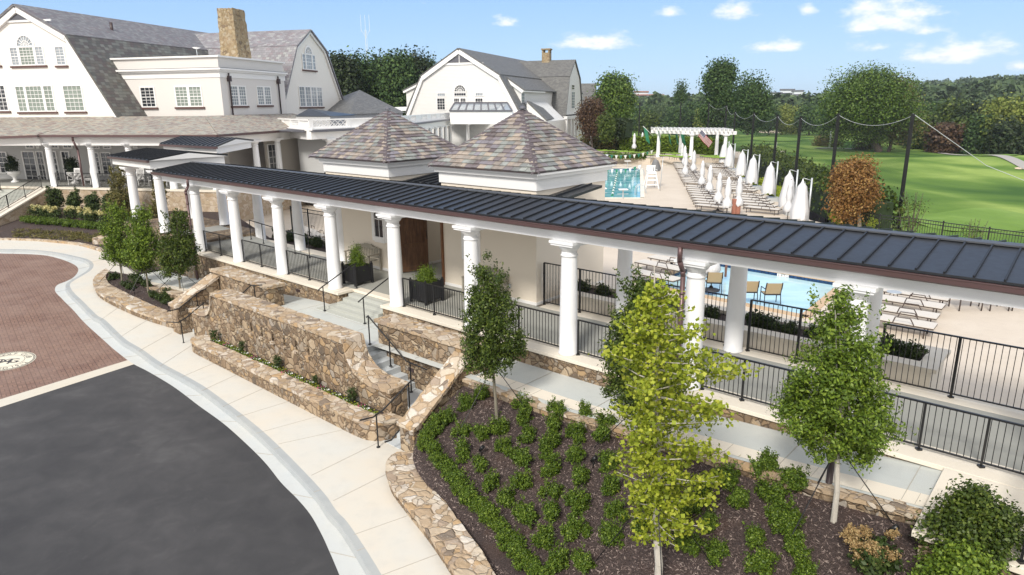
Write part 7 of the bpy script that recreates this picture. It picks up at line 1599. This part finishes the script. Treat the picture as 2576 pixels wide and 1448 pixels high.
# flower planter: conifers and flowers
CN = shrub_protos(2, .14, 'leaf_holly', 45, .03, 140, 3.0, name='dwarf_conifer')
for i, (x, y) in enumerate(((245, 660), (462, 745), (708, 860), (985, 985), (1305, 1090))):
    q = ((500+x/2.6333)*.9048, (700+y/2.6333)*.9048); p = P(*q, -1.53); u, v = UVc(p); plant(CN[i % 2], W(u, 3.42, -1.55), random.uniform(.8, 1.15), 'small upright conifer against the slotted wall, %s from the left' % ORD[i], 'shrub', 'small conifers at the foot of the slotted wall', sz=1)
FLm = {}
for nm in ('petal_white', 'petal_pink', 'petal_yellow'):
    rng = np.random.default_rng(len(nm)); n = 13; Cc = rng.normal(size=(n, 3))*np.array([.09, .05, .03])+np.array([0, 0, .10]); V_, F_ = leaves(Cc, .04, .9, rng, None, 1); FLm[nm] = (V_, F_)
fproto = {}
for i in range(34):
    nm = ['petal_yellow', 'petal_white', 'petal_yellow', 'petal_pink', 'petal_white', 'petal_yellow', 'petal_white'][i % 7]; u = -5.6+i*(9.0/34); p = W(u, 3.48+random.uniform(-.05, .05), -1.545)
    if nm not in fproto:
        t = thing('flowering_plant', '', 'flower'); np_mesh('petals', *FLm[nm], M[nm], t); rng = np.random.default_rng(i); Cc = rng.normal(size=(60, 3))*np.array([.1, .06, .03])+np.array([0, 0, .05]); V_, F_ = leaves(Cc, .05, .7, rng, None, 1); np_mesh('foliage', V_, F_, M['leaf_bright'], t); fproto[nm] = t; o = t
    else: o = copy_tree(fproto[nm])
    cn_ = {'petal_yellow': 'yellow', 'petal_white': 'white', 'petal_pink': 'pink'}[nm]
    o.location = p; o.rotation_euler = (0, 0, A0); tag(o, 'low %s bedding flowers at the foot of the slotted wall, %s patch from the left' % (cn_, ORD[i] if i < 30 else ['thirty-first', 'thirty-second', 'thirty-third', 'thirty-fourth'][i-30]), 'flowers', 'bedding flowers in the low stone planter')
# planter boxes' shrubs
for k, pb in enumerate((PB1, PB2)):
    p = wloc(pb); t = thing('potted_shrub', ['feathery green shrub growing in the left black planter box', 'bright feathery shrub growing in the right black planter box'][k], 'shrub', p+Vector((0, 0, .6))); L_ = [((p.x, p.y, p.z+.75+.1*i), (.32-.04*i, .32-.04*i, .14)) for i in range(6 if k == 0 else 4)]; crown_obj('foliage', t, L_, 120, 34, .16, .06, 'leaf_bright', 300+k, .35, .5, .5, 1.8)
# shrubs in cream planters
PS = shrub_protos(3, .34, 'leaf_holly', 60, .06, 160, 1.0, name='planter_shrub')
for i, (q) in enumerate((Z5(1850, 740), Z5(1985, 775), Z5(2150, 800), Z6(60, 900), Z6(250, 935), Z6(560, 1010), Z6(690, 1020), Z6(830, 1060), Z6(1040, 1090), Z6(1290, 1120), Z6(1560, 1215), Z6(1740, 1235))):
    p = P(*q, .3); u, v = UVc(p); plant(PS[i % 3], W(u, -4.2, .28), random.uniform(.85, 1.15), 'dark green shrub in the cream planter behind the black fence, %s from the left' % ORD[i], 'shrub', 'shrubs in the cream planter')
for i in range(11): plant(PS[i % 3], W(-13.5+i*.56, -3.75-.3*(i % 2), -.02), random.uniform(.9, 1.3), 'dark green shrub behind the left columns, %s from the left' % ORD[i], 'shrub', 'shrubs behind the left columns')
# ------------------------------------------------------------ bed in front of the club porch
def zcb(u, v):
    p = W(u, v); b_ = (p-colp).dot(E2); k = min(max((b_+6.5)/6.0, 0), 1); return -1.28+.9*k
def CP(px, py): return BP(px, py, zcb)
cb_ = [CP(x, y) for x, y in ((10, 604), (60, 605), (120, 608), (200, 616), (262, 632))]
cpoly = uvl(cb_)+[(-17.0, 1.6), (-17.0, -6), UVc(PO_(s_end, -.3, 0)), UVc(PO_(.0, -.3, 0)), UVc(PO_(.0, -6.6, 0))]
b = MB(); sheet(b, cpoly, zcb, 1, 1); tag(b.build('planting_bed', M['mulch']), kind='structure')
b = MB(); rb = resample(catmull([CP(x, y) for x, y in ((-20, 603), (10, 604), (60, 605), (120, 608), (200, 616), (262, 632))], 5), 60)
for a, c in zip(rb, rb[1:]): b.bar(a+Vector((0, 0, -.02)), c+Vector((0, 0, -.02)), .22, .22)
t = thing('bed_edging', 'thin tan stone edging of the planting bed below the club porch', 'stone edging', rb[30]); o = b.build('stones', M['coping_stone'], t); rough(o, .02)
p = CP(270, 612); t = thing('boulder', 'squared tan stone block at the corner of the porch bed', 'stone block', p); b = MB(); b.box(tuple(p+Vector((-.6, -.4, -.2))), tuple(p+Vector((.6, .4, .35)))); o = b.build('block', M['coping_stone'], t); rough(o, .05)
CLS = shrub_protos(2, .58, 'leaf_holly', 130, .10, 180, 2.7, name='tall_shrub')
for i, q in enumerate(((150, 535), (195, 540), (238, 545), (285, 548), (312, 545))): plant(CLS[i % 2], CP(*q), random.uniform(.95, 1.1), 'tall dark green shrub against the porch wall, %s from the left' % ORD[i], 'shrub', 'tall shrubs against the porch wall')
HB = shrub_protos(2, .42, 'leaf_shrub', 80, .07, 190, .9, name='hedge_shrub')
h0, h1 = CP(68, 560), CP(262, 578)
for i in range(18): p = h0.lerp(h1, i/17); p.z = zcb(*UVc(p)); plant(HB[i % 2], p, random.uniform(.85, 1), 'low clipped hedge shrub below the club porch, %s from the left' % ORD[i], 'shrub', 'low hedge below the club porch')
for i, q in enumerate(((93, 545), (115, 548), (138, 550), (182, 550), (215, 553), (232, 560), (268, 562), (285, 560))):
    p = CP(*q); t = thing('hydrangea', 'hydrangea with cream flower heads below the club porch, %s from the left' % ORD[i], 'flowering bush', p, 'cream hydrangeas below the porch'); crown_obj('foliage', t, [((p.x, p.y, p.z+.35), (.4, .3, .25))], 30, 26, .25, .11, 'leaf_holly', 400+i); crown_obj('flower_heads', t, [((p.x+random.uniform(-.35, .35), p.y+random.uniform(-.25, .1), p.z+.62+random.uniform(-.1, .12)), (.05, .05, .05)) for _ in range(6)], 36, 26, .11, .05, 'petal_cream', 420+i, .9)
rng = np.random.default_rng(3); C = []
for i in range(170):
    f = rng.random(); q = CP(35+225*f, 578+22*rng.random()+14*f); u, v = UVc(q)
    for k in range(12): a = rng.random()*6.28; C.append((q.x+.14*cos(a), q.y+.14*sin(a), q.z+.07+.06*rng.random()))
V_, F_ = leaves(np.array(C), .26, .12, rng, None, .3); o = np_mesh('ground_cover', V_, F_, M['leaf_olive']); tag(o, 'thin grassy ground cover tufts in the dark mulch below the club porch', 'ground cover', None, 'stuff')
young_tree('brown_leaved_tree', CP(300, 553), 'small tree with olive-brown leaves in front of the club porch', 'tree', None, 297, 418, 555, 66, 'leaf_olive', 51, 'bark', 'cone', 190, 50, .11, .24, .06, cords=False)
young_tree('brown_leaved_tree', CP(400, 560), 'small olive-brown tree seen between the first white columns', 'tree', None, 402, 455, 560, 40, 'leaf_olive', 52, 'bark', 'egg', 90, 50, .11, .24, .05, cords=False)
# porch furniture: rocking chairs and urns
def rocker():
    t = thing('rocking_chair', '', 'rocking chair'); b = MB(); b.box((-.28, -.25, .40), (.28, .25, .44)); b.build('seat', M['white_paint'], t); b = MB()
    for i in range(7): x = -.24+i*.08; b.bar((x, .24, .44), (x, .42, 1.12), .03, .015)
    b.bar((-.28, .42, 1.12), (.28, .42, 1.12), .04, .09); b.build('backrest', M['white_paint'], t, merge=False)
    for s in (-1, 1):
        b = MB(); b.bar((s*.29, -.25, .05), (s*.29, -.25, .66), .04, .04); b.bar((s*.29, .24, .05), (s*.29, .42, 1.15), .04, .04); b.bar((s*.29, -.3, .66), (s*.29, .32, .66), .07, .03); b.build('side_frame', M['white_paint'], t, merge=False); b = MB(); b.path([Vector((s*.29, -.5, .09)), Vector((s*.29, -.2, .02)), Vector((s*.29, .2, .02)), Vector((s*.29, .6, .12))], .02, 5); b.build('rocker', M['white_paint'], t, merge=False)
    return t
RK = rocker()
for i, (s, k) in enumerate(((sc_[0]+.95, 0), (sc_[0]+1.6, .7), (sc_[0]+2.3, 0), (sc_[1]+1.3, .2), (sc_[1]+2.1, .6), (sc_[2]+.9, .2), (sc_[2]+1.8, .3))): put(RK, PO_(s, .75+k, PZ), a1, 'white rocking chair on the club porch, %s from the left' % ORD[i], 'white rocking chairs on the porch')
for i, q in enumerate((Z1(105, 1310), Z1(560, 1330))):
    p = PO_((PV(*q, PO_(0, 1.9, 0), E1)-colp).dot(E1), 1.9, PZ); t = thing('stone_urn', ['white urn with dark plants left of the club doors', 'white urn with trailing plants right of the club doors'][i], 'urn', p); b = MB(); b.lathe(p, [(.28, 0), (.28, .08), (.12, .2), (.14, .4), (.42, .62), (.46, .8), (.42, .82)], 18); b.build('bowl', M['white_paint'], t); crown_obj('plants', t, [((p.x, p.y, p.z+1.15), (.35, .35, .35)), ((p.x, p.y, p.z+1.6), (.18, .18, .3))], 60, 26, .25, .12, 'leaf_dark', 500+i)
# ------------------------------------------------------------ larger trees
def big_tree(name, label, base, cx, ytop, ybot, wpx, mat, seed, lumps=14, ncl=260, per=30, leaf=.45, cr=1.4, bark_='bark_dark', kind='round', group=None, dist=None, mat2=None):
    d = dist or hypot(base.x, base.y); T = PD(cx, ytop, d); B = PD(cx, ybot, d); hw = wpx/2/FPX*d; rnd = random.Random(seed); h = T.z-B.z; base = Vector((base.x, base.y, min(base.z, B.z-.3)))
    t = thing(name, label, 'tree', base, group); L_ = []; cc = Vector((T.x, T.y, 0))
    for i in range(lumps):
        a = rnd.random()*6.28; f = rnd.random()
        k = {'round': .60*sin(pi*(f*.82+.12)), 'pine': .75*(1-f*.75) if f > .1 else .4, 'tall': .5}[kind]; rr = hw*k*rnd.uniform(.3, 1.0); sz = {'round': .36, 'pine': .34, 'tall': .45}[kind]
        L_.append(((cc.x+cos(a)*rr, cc.y+sin(a)*rr, B.z+h*(.2+.68*f)), (hw*sz*rnd.uniform(.75, 1.2), hw*sz*rnd.uniform(.75, 1.2), h*(.17 if kind != 'pine' else .09)*rnd.uniform(.8, 1.2))))
    crown_obj('crown', t, L_, int(ncl*.8), int(per*2.2), cr*1.15, leaf*.72, mat, seed, .7, .72, .35, 1.1)
    if mat2: crown_obj('crown_sunlit', t, L_[::3], ncl//3, per, cr, leaf, mat2, seed+1, .7, .85, .6)
    trunk_obj(t, base, (cc.x, cc.y, B.z+h*.7), max(hw*.06, .12), .05, bark_, L_, seed, 9); return t
bt = TP(2212, 384); big_tree('broadleaf_tree', 'largest spreading green tree on the golf slope, behind the rust-coloured tree', bt, 2192, 172, 380, 268, 'leaf_oak', 71, 40, 1200, 34, .5, 1.9, mat2=None)
big_tree('broadleaf_tree', 'green and orange-tinged tree leaning against the right side of the largest tree', TP(2262, 386)+Vector((0, 4, 0)), 2262, 208, 372, 120, 'leaf_olive', 72, 16, 330, 30, .5, 1.8, group=None)
rt = P(2162, 600, DZ-.2); big_tree('rust_tree', 'bushy rust-orange tree inside the black fence near the tall net poles', rt, 2165, 398, 562, 132, 'leaf_rust', 73, 26, 560, 40, .17, .5, 'bark')
big_tree('broadleaf_tree', 'round green tree right of the shingled hall', PD(1545, 330, 120), 1543, 200, 322, 116, 'leaf_oak', 74, 22, 520, 32, .5, 1.5)
big_tree('crape_myrtle', 'reddish tree in front of the small house by the hall', PD(1490, 372, 100), 1492, 250, 345, 62, 'leaf_red', 75, 14, 320, 30, .35, 1.0); big_tree('small_tree', 'small green tree at the foot of the round tree', PD(1528, 345, 96), 1525, 300, 350, 44, 'leaf_tree', 76, 8, 150, 26, .3, .8)
big_tree('pine_tree', 'tallest dark pine beyond the pool pergola', PD(1828, 338, 135), 1815, 156, 330, 105, 'leaf_far', 77, 26, 620, 26, .5, 1.5, kind='pine'); big_tree('pine_tree', 'broad dark tree right of the tallest pine', PD(1880, 338, 150), 1893, 190, 335, 100, 'leaf_far', 78, 22, 480, 28, .55, 1.7, kind='round')
big_tree('pine_tree', 'thin lone pine with small flat crown above the far tree line', PD(1712, 300, 230), 1713, 208, 262, 32, 'leaf_far', 79, 7, 60, 22, .7, 1.5)
lf = [(862, 160, 300, 70), (905, 150, 300, 84), (955, 152, 300, 90), (1000, 158, 300, 80), (1042, 150, 300, 92), (1075, 168, 300, 60), (842, 190, 300, 50)]
for i, (cx, yt, yb, w_) in enumerate(lf): big_tree('forest_tree', 'dark tree left of the shingled hall, %s from the left in the group' % ORD[[1, 2, 3, 4, 5, 6, 0][i]], PD(cx, 330, 112+6*(i % 3)), cx, yt, yb, w_, 'leaf_far' if i % 2 else 'leaf_dark', 600+i, 16, 330, 26, .6, 1.9, group='dark trees behind the roofs on the left')
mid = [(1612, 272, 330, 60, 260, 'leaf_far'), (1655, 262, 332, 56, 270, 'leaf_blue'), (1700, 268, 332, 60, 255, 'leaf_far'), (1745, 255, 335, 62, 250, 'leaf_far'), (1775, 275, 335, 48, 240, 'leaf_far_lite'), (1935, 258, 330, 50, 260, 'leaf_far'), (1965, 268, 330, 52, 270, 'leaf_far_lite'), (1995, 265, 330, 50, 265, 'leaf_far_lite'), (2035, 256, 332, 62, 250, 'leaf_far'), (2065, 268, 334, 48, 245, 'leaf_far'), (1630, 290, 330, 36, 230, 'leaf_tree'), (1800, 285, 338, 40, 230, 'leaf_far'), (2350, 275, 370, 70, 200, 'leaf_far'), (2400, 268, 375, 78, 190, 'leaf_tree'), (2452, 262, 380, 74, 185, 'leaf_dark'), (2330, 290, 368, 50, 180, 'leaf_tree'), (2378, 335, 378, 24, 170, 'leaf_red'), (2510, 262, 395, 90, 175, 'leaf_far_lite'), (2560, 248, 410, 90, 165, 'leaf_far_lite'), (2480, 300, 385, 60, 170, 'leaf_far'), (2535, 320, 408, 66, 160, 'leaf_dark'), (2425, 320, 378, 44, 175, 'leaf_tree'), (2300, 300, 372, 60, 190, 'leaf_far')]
mid = [(a, (b+9 if a < 2100 else b), c, w__, d, mt) for a, b, c, w__, d, mt in mid]; mid.sort()
for i, (cx, yt, yb, w_, d, mt) in enumerate(mid):
    side_ = 'left of the largest tree' if cx < 2100 else 'right of the largest tree'; k = [m_ for m_ in mid if (m_[0] < 2100) == (cx < 2100)].index((cx, yt, yb, w_, d, mt)); q = PD(cx, yb+8, d); q.z = min(q.z, terr(q.x, q.y))
    big_tree('parkland_tree', 'tree on the far golf course %s, %s from the left' % (side_, ORD[k]), q, cx, yt, yb, w_, mt, 700+i, 12, 200, 24, .8, 2.2, group='trees along the far golf course')
rng = np.random.default_rng(12); C = []; O_ = []
for i in range(2600):
    a = rng.uniform(.0, .85); r = 360+900*rng.random()**1.5; x, y = r*sin(a), r*cos(a)
    if a < .20 and r < 480: continue
    z0 = terr(x, y); R = rng.uniform(4.5, 8.5); h = rng.uniform(11, 18); n = int(70*(500/r)**.5)+20; dv = rng.normal(size=(n, 3)); dv /= np.linalg.norm(dv, axis=1, keepdims=True); dv[:, 2] = np.abs(dv[:, 2])*1.0-.25
    C.append(np.array([x, y, z0+h*.55])+dv*np.array([R, R, h*.5])*(.82+.25*rng.random((n, 1)))); O_.append(dv)
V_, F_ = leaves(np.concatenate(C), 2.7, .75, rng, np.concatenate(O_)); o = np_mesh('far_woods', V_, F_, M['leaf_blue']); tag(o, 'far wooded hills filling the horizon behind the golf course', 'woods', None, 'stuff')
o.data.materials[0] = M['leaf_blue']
# ------------------------------------------------------------ hedges near the pool
def hedge(name, label, pts, h, w_, mat, n, leaf, z, cat='hedge', rag=.12):
    t = thing(name, label, cat, pts[0]); rng = np.random.default_rng(n); Cc = []; L_ = [0]
    for a, c in zip(pts, pts[1:]): L_.append(L_[-1]+(c-a).length)
    for i in range(n):
        s = rng.random()*L_[-1]; j = max(k for k in range(len(L_)) if L_[k] <= s); j = min(j, len(pts)-2); a, c = pts[j], pts[j+1]; f = (s-L_[j])/(L_[j+1]-L_[j]); p = a.lerp(c, f); d = (c-a).normalized(); nn = Vector((-d.y, d.x, 0)); e_ = rng.random()
        if e_ < .5: off, zz = (-w_/2 if (nn.y > 0) else w_/2), rng.random()*h
        elif e_ < .85: off, zz = rng.uniform(-w_/2, w_/2), h
        else: off, zz = rng.uniform(-w_/2, w_/2), rng.random()*h
        p = p+nn*off; Cc.append((p.x, p.y, p.z+zz))
    Cc = np.array(Cc)+rng.normal(size=(len(Cc), 3))*rag; V_, F_ = leaves(Cc, leaf, .65, rng, None, .3); np_mesh('foliage', V_, F_, M[mat], t); b = MB()
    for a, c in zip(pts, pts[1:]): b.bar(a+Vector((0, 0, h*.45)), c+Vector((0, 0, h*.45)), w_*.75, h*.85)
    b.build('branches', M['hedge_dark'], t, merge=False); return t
ht = lambda x, y, z=TZ: P(*ZA(x, y), z)
hedge('hedge', 'tall leafy green hedge behind the green loungers and the pergola', [ht(490, 452), ht(960, 448), ht(1500, 470), ht(1840, 500)], 1.9, 1.0, 'leaf_bright', 9000, .28, TZ)
hedge('hedge', 'thin patchy shrubbery behind the black fence left of the tall hedge', [ht(-20, 410), ht(250, 425), ht(490, 445)], 1.7, .8, 'leaf_olive', 1600, .3, TZ, rag=.35)
hedge('hedge', 'dark clipped square-topped hedge by the round tree', [PD(*ZA(300, 245), 100), PD(*ZA(620, 262), 98)], 2.3, 2.4, 'leaf_dark', 3200, .32, 0)
hedge('hedge', 'low green hedge strip in front of the green loungers', [ht(280, 530), ht(640, 535), ht(850, 535)], .5, .5, 'leaf_shrub', 1500, .18, TZ)
ev = [P(*q, DZ) for q in ((1855, 415), (1905, 450), (1950, 480), (2010, 525), (2070, 560), (2130, 590))]; ev = [p+Vector((2.0, 1.0, -.2)) for p in ev]
hedge('hedge', 'dark rambling shrubs sloping down between the deck edge and the net poles', ev, 2.1, 2.6, 'leaf_tree', 14000, .26, DZ, rag=.3)
lm = shrub_protos(2, .9, 'leaf_lime', 90, .11, 230, .8, name='lime_shrub')
for i, (q, s) in enumerate(((ZB(1165, 660), .6), (ZB(1440, 830), .9), (ZB(1610, 950), .8), (ZB(1720, 1020), 1.0), ((2105, 572), 1.1), ((2150, 580), 1.0), (ZB(1060, 520), .5))): plant(lm[i % 2], P(*q, DZ)+Vector((.6, .5, 0)), s, 'bright lime-green shrub along the deck edge, %s' % ['behind the third cantilever umbrella', 'between the fourth and fifth cantilever umbrellas', 'left of the fifth umbrella base', 'behind the fifth umbrella base', 'left one below the rust-coloured tree', 'right one below the rust-coloured tree', 'farthest one by the second umbrella'][i], 'shrub', 'lime-green shrubs along the deck edge')
for i, (x, y) in enumerate(((2285, 560), (2440, 590), (2300, 520))):
    d = 36; p = PD(x, y+20, d); t = thing('wispy_shrub', 'thin wispy shrub outside the boundary fence, %s from the left' % ORD[[0, 2, 1][i]], 'shrub', p); crown_obj('foliage', t, [((p.x, p.y, p.z+.35), (.45, .45, .4))], 40, 12, .35, .07, 'leaf_tree', 800+i); b = MB()
    for k in range(5): b.tube(p-Vector((0, 0, 1)), p+Vector((random.uniform(-.5, .5), random.uniform(-.5, .5), 1)), .02, .008)
    b.build('stems', M['bark_dark'], t, merge=False)
# boundary fence, net poles, net
fz = DZ+1.35; fp = [P(*q, fz) for q in ((2085, 503), (2112, 512), (2152, 526), (2215, 541), (2288, 547), (2374, 559), (2490, 574), (2620, 590), (2760, 606))]
fb = thing('boundary_fence', 'long black picket fence along the pool deck edge above the golf slope', 'fence', fp[4]-Vector((0, 0, 1.35)))
for nm, zz in (('top_rail', -.03), ('middle_rail', -.2), ('bottom_rail', -1.2)):
    b = MB(); b2 = [p+Vector((0, 0, zz)) for p in fp]; [b.bar(a, c, .04, .04) for a, c in zip(b2, b2[1:])]; b.build(nm, M['black_metal'], fb, merge=False)
b = MB()
for a, c in zip(fp, fp[1:]):
    n = int((c-a).length/.12)
    for i in range(n): q = a.lerp(c, i/n); b.tube(q-Vector((0, 0, 1.25)), q-Vector((0, 0, .03)), .013, None, 4, cap=False, smooth=False)
b.build('pickets', M['black_metal'], fb, merge=False)
for p in fp: b = MB(); b.tube(p-Vector((0, 0, 1.6)), p+Vector((0, 0, .06)), .045, None, 4, smooth=False); b.build('post', M['black_metal'], fb, merge=False)
poles = [((2297, 287), (2248, 577), 46), ((2110, 286), (2075, 540), 50), ((2015, 294), (1990, 470), 57), ((1957, 290), (1946, 420), 64), ((1897, 284), (1888, 400), 74), ((1850, 281), (1843, 375), 88), ((1828, 265), (1823, 338), 100), ((1784, 260), (1780, 335), 112), ((1713, 258), (1711, 330), 124), ((1610, 258), (1604, 375), 112)]
tops = []
for i, (tp0, bp0, d) in enumerate(poles):
    T = PD(*tp0, d); q = PD(*bp0, d); p = Vector((T.x, T.y, -4.5)); t = thing('net_pole', 'tall black net pole, %s from the right' % ORD[i], 'pole', p, 'black poles of the golf net'); b = MB(); b.tube(p, T, .125, .10, 10); b.build('shaft', M['pole_black'], t); tops.append(T)
nt = thing('golf_net', 'fine dark netting hung between the tall black poles along the golf course', 'net', tops[2]-Vector((0, 0, 8))); b = MB(); rp_ = MB()
for a, c in zip(tops[:8], tops[1:8]):
    n = 12; sag = .6
    q = [a.lerp(c, i/n)-Vector((0, 0, sag*(1-(2*i/n-1)**2)+.1)) for i in range(n+1)]
    for s, e_ in zip(q, q[1:]): b.face([Vector((s.x, s.y, -3.5)), Vector((e_.x, e_.y, -3.5)), e_, s]); rp_.tube(s, e_, .009, None, 5)
b.build('netting', M['net_mesh'], nt, merge=False); rp_.build('top_rope', M['grey_white'], nt, merge=False)
g0 = PD(2640, 480, 60); b = MB(); b.path([tops[0], tops[0].lerp(g0, .5)-Vector((0, 0, .6)), g0], .02, 5); b.build('guy_rope', M['grey_white'], nt, merge=False)
# golf features
def patch(name, cx, cy, rx, ry, mat, n=26, dz=.12, rot=0):
    b = MB(); c = TP(cx, cy); q = []
    for k in range(n):
        a = 2*pi*k/n; x = rx*cos(a)*(1+.15*sin(2*a+1)); y = ry*sin(a)*(1+.12*sin(3*a)); q.append(TP(cx+x, cy+y))
    for k in range(n): b.face([c+Vector((0, 0, dz)), q[k]+Vector((0, 0, dz)), q[(k+1) % n]+Vector((0, 0, dz))])
    return tag(b.build(name, M[mat], merge=False), kind='structure')
patch('bunker', 1936, 333, 28, 3.5, 'sand'); patch('bunker', 2005, 330, 14, 2, 'sand'); patch('bunker', 1620, 352, 18, 2, 'sand'); patch('bunker', 1760, 340, 30, 2.5, 'sand'); patch('bunker', 2565, 426, 12, 3, 'sand')
patch('putting_green', 1955, 352, 55, 5, 'green_turf'); patch('putting_green', 2500, 388, 60, 8, 'green_turf'); patch('putting_green', 1650, 362, 60, 6, 'green_turf'); patch('putting_green', 2470, 560, 150, 30, 'green_turf')
def ribbon(name, pts, w_, mat):
    c = resample(catmull([TP(*p) for p in pts], 8), 60); b = MB()
    for i in range(len(c)-1):
        d = (c[i+1]-c[i]); d.z = 0; d.normalize(); nn = Vector((-d.y, d.x, 0))*w_/2; dz = Vector((0, 0, .15)); b.face([c[i]-nn+dz, c[i]+nn+dz, c[i+1]+nn+dz, c[i+1]-nn+dz])
    tag(b.build(name, M[mat], merge=False), kind='structure')
def road_w(name, pts, w_, mat):
    c = resample(catmull(pts, 10), 120); b = MB()
    for i in range(len(c)-1):
        d = (c[i+1]-c[i]); d.z = 0; d.normalize(); nn = Vector((-d.y, d.x, 0))*w_/2; q = [c[i]-nn, c[i]+nn, c[i+1]+nn, c[i+1]-nn]; b.face([Vector((p.x, p.y, terr(p.x, p.y)+.10)) for p in q])
    tag(b.build(name, M[mat], merge=False), kind='structure')
a_, c_ = TP(2365, 386), TP(2585, 424); road_w('cart_path', [a_, a_.lerp(c_, .3)+Vector((1, 3, 0)), a_.lerp(c_, .65)+Vector((2, 2, 0)), c_, c_+(c_-a_)*.3], 1.8, 'path_grey')
a_, c_ = TP(2055, 375), TP(2150, 377); road_w('cart_path', [a_, a_.lerp(c_, .5)+Vector((0, 2, 0)), c_], 2.2, 'path_grey')
p = TP(2375, 385); t = thing('golf_cart', 'small red utility cart on the far cart path', 'cart', p); b = MB(); b.box(tuple(p+Vector((-1.6, -.6, .3))), tuple(p+Vector((1.6, .6, 1.0)))); b.box(tuple(p+Vector((.3, -.6, 1.0))), tuple(p+Vector((1.2, .6, 1.7)))); b.build('body', M['copper_bright'], t); 
for x in (-1, 1): b = MB(); b.tube(p+Vector((x, -.7, .3)), p+Vector((x, .7, .3)), .32, None, 12); b.build('wheels', M['black_metal'], t)
p = TP(2348, 362); t = thing('van', 'white van parked under the trees beyond the golf course', 'van', p); b = MB(); b.box(tuple(p+Vector((-3, -1, .4))), tuple(p+Vector((3, 1, 1.4)))); b.hexa([p+Vector((-2.6, -.95, 1.4)), p+Vector((2.4, -.95, 1.4)), p+Vector((2.4, .95, 1.4)), p+Vector((-2.6, .95, 1.4))], [p+Vector((-2.2, -.8, 2.3)), p+Vector((1.6, -.8, 2.3)), p+Vector((1.6, .8, 2.3)), p+Vector((-2.2, .8, 2.3))]); b.build('body', M['white_paint'], t); b = MB(); b.box(tuple(p+Vector((-2.1, -1.0, 1.5))), tuple(p+Vector((1.5, -.82, 2.1)))); b.build('windows', M['glass_dark'], t)
for i, (q, h) in enumerate(((TP(2087, 372), 5.0), (TP(1952, 377), 1.6))): t = thing('marker_post', ['tall white post on the golf course near the grey bush', 'short white yardage post on the fairway'][i], 'post', q); b = MB(); b.tube(q, q+Vector((0, 0, h)), .22 if i == 0 else .12); b.build('shaft', M['white_paint'], t)
for i, (cx, cy, w_) in enumerate(((2080, 362, 3.6), (2182, 372, 3.0))): q = TP(cx, cy+6); t = thing('ornamental_grass', ['grey-green bush beside the tall white post', 'grey-green bush beside the brown golf sign'][i], 'bush', q); crown_obj('foliage', t, [((q.x, q.y, q.z+1.0), (w_, 1.6, 1.3))], 130, 24, .9, .35, 'leaf_olive', 900+i)
q = TP(2162, 376); t = thing('golf_sign', 'dark brown sign box at the edge of the cart path', 'sign', q); b = MB(); b.box(tuple(q+Vector((-.9, -.3, 0))), tuple(q+Vector((.9, .3, 2.4)))); b.build('panel', M['dark_bronze'], t)
# distant buildings and mast
def far_block(label, x0, x1, yt, yb, d, mat, roof, parts):
    a, c = PD(x0, yb, d), PD(x1, yb, d); D_ = (c-a).normalized(); nn = Vector((-D_.y, D_.x, 0)); t = thing('office_building', label, 'building', a); L_ = (c-a).length
    def F_(x, y, z): return Vector((a.x, a.y, 0))+D_*x+nn*y+UPV*z
    for fx0, fx1, ytop, mt in parts:
        z = PD(x0, ytop, d).z; b = MB(); b.box((L_*fx0, 0, a.z-40), (L_*fx1, 40, z), F_); b.build('wall', M[mat], t); b = MB(); b.box((L_*fx0-1, -1, z), (L_*fx1+1, 41, z+1.5), F_); b.build('roof', M[roof], t)
        n = 4; b = MB()
        for k in range(n): zz = z-3-k*5.0; b.box((L_*fx0+2, -.6, zz-2.2), (L_*fx1-2, .2, zz), F_)
        b.build('window_band', M['glass_dark' if mt != 'glass_pale' else 'lead'], t)
    return t
far_block('pale glass office block on the far horizon between the pines and the largest tree', 1936, 2018, 231, 262, 900, 'tower_white', 'lead', ((0, .35, 236, 'tower_white'), (.3, .72, 228, 'tower_white'), (.66, 1, 231, 'glass_pale')))
far_block('long white building with red tiled roofs on the far left horizon', 1582, 1668, 240, 262, 900, 'tower_white', 'terracotta', ((0, 1, 241, 'tower_white'), (.15, .55, 233, 'tower_white')))
T = PD(917, 38, 420); B = PD(917, 170, 420); t = thing('radio_mast', 'thin pale lattice radio mast rising above the dark trees', 'mast', B); b = MB()
for k in range(3): a = k*2.09; o_ = Vector((cos(a), sin(a), 0))*.55; b.tube(Vector((T.x, T.y, -8))+o_, Vector((T.x, T.y, T.z-8))+o_, .09, None, 5)
for k in range(24): z = -5+k*(T.z-6)/24; a = k*2.09; b.tube(Vector((T.x+.55*cos(a), T.y+.55*sin(a), z)), Vector((T.x+.55*cos(a+2.09), T.y+.55*sin(a+2.09), z+1.5)), .06, None, 4)
b.build('lattice', M['tower_white'], t, merge=False); b = MB()
for dx in (-2.4, 0, 2.4): b.tube(Vector((T.x+dx, T.y, T.z-9)), Vector((T.x+dx, T.y, T.z)), .10, None, 5); b.tube(Vector((T.x, T.y, T.z-12)), Vector((T.x+dx, T.y, T.z-8)), .08, None, 4)
b.build('antennas', M['tower_white'], t, merge=False)
# ------------------------------------------------------------ thin summer haze
hm = bpy.data.materials.new('haze'); hm.use_nodes = True; hn = hm.node_tree.nodes; hn.clear(); ho = hn.new('ShaderNodeOutputMaterial'); hv = hn.new('ShaderNodeVolumePrincipled')
hv.inputs['Color'].default_value = (.86, .92, 1, 1); hv.inputs['Density'].default_value = .0002; hv.inputs['Anisotropy'].default_value = .2
hm.node_tree.links.new(hv.outputs[0], ho.inputs['Volume'])
b = MB(); b.box((-4600, -60, -60), (4600, 4700, 32)); o = b.build('haze', hm); tag(o, 'thin pale blue summer haze over the whole view', 'haze', None, 'stuff')
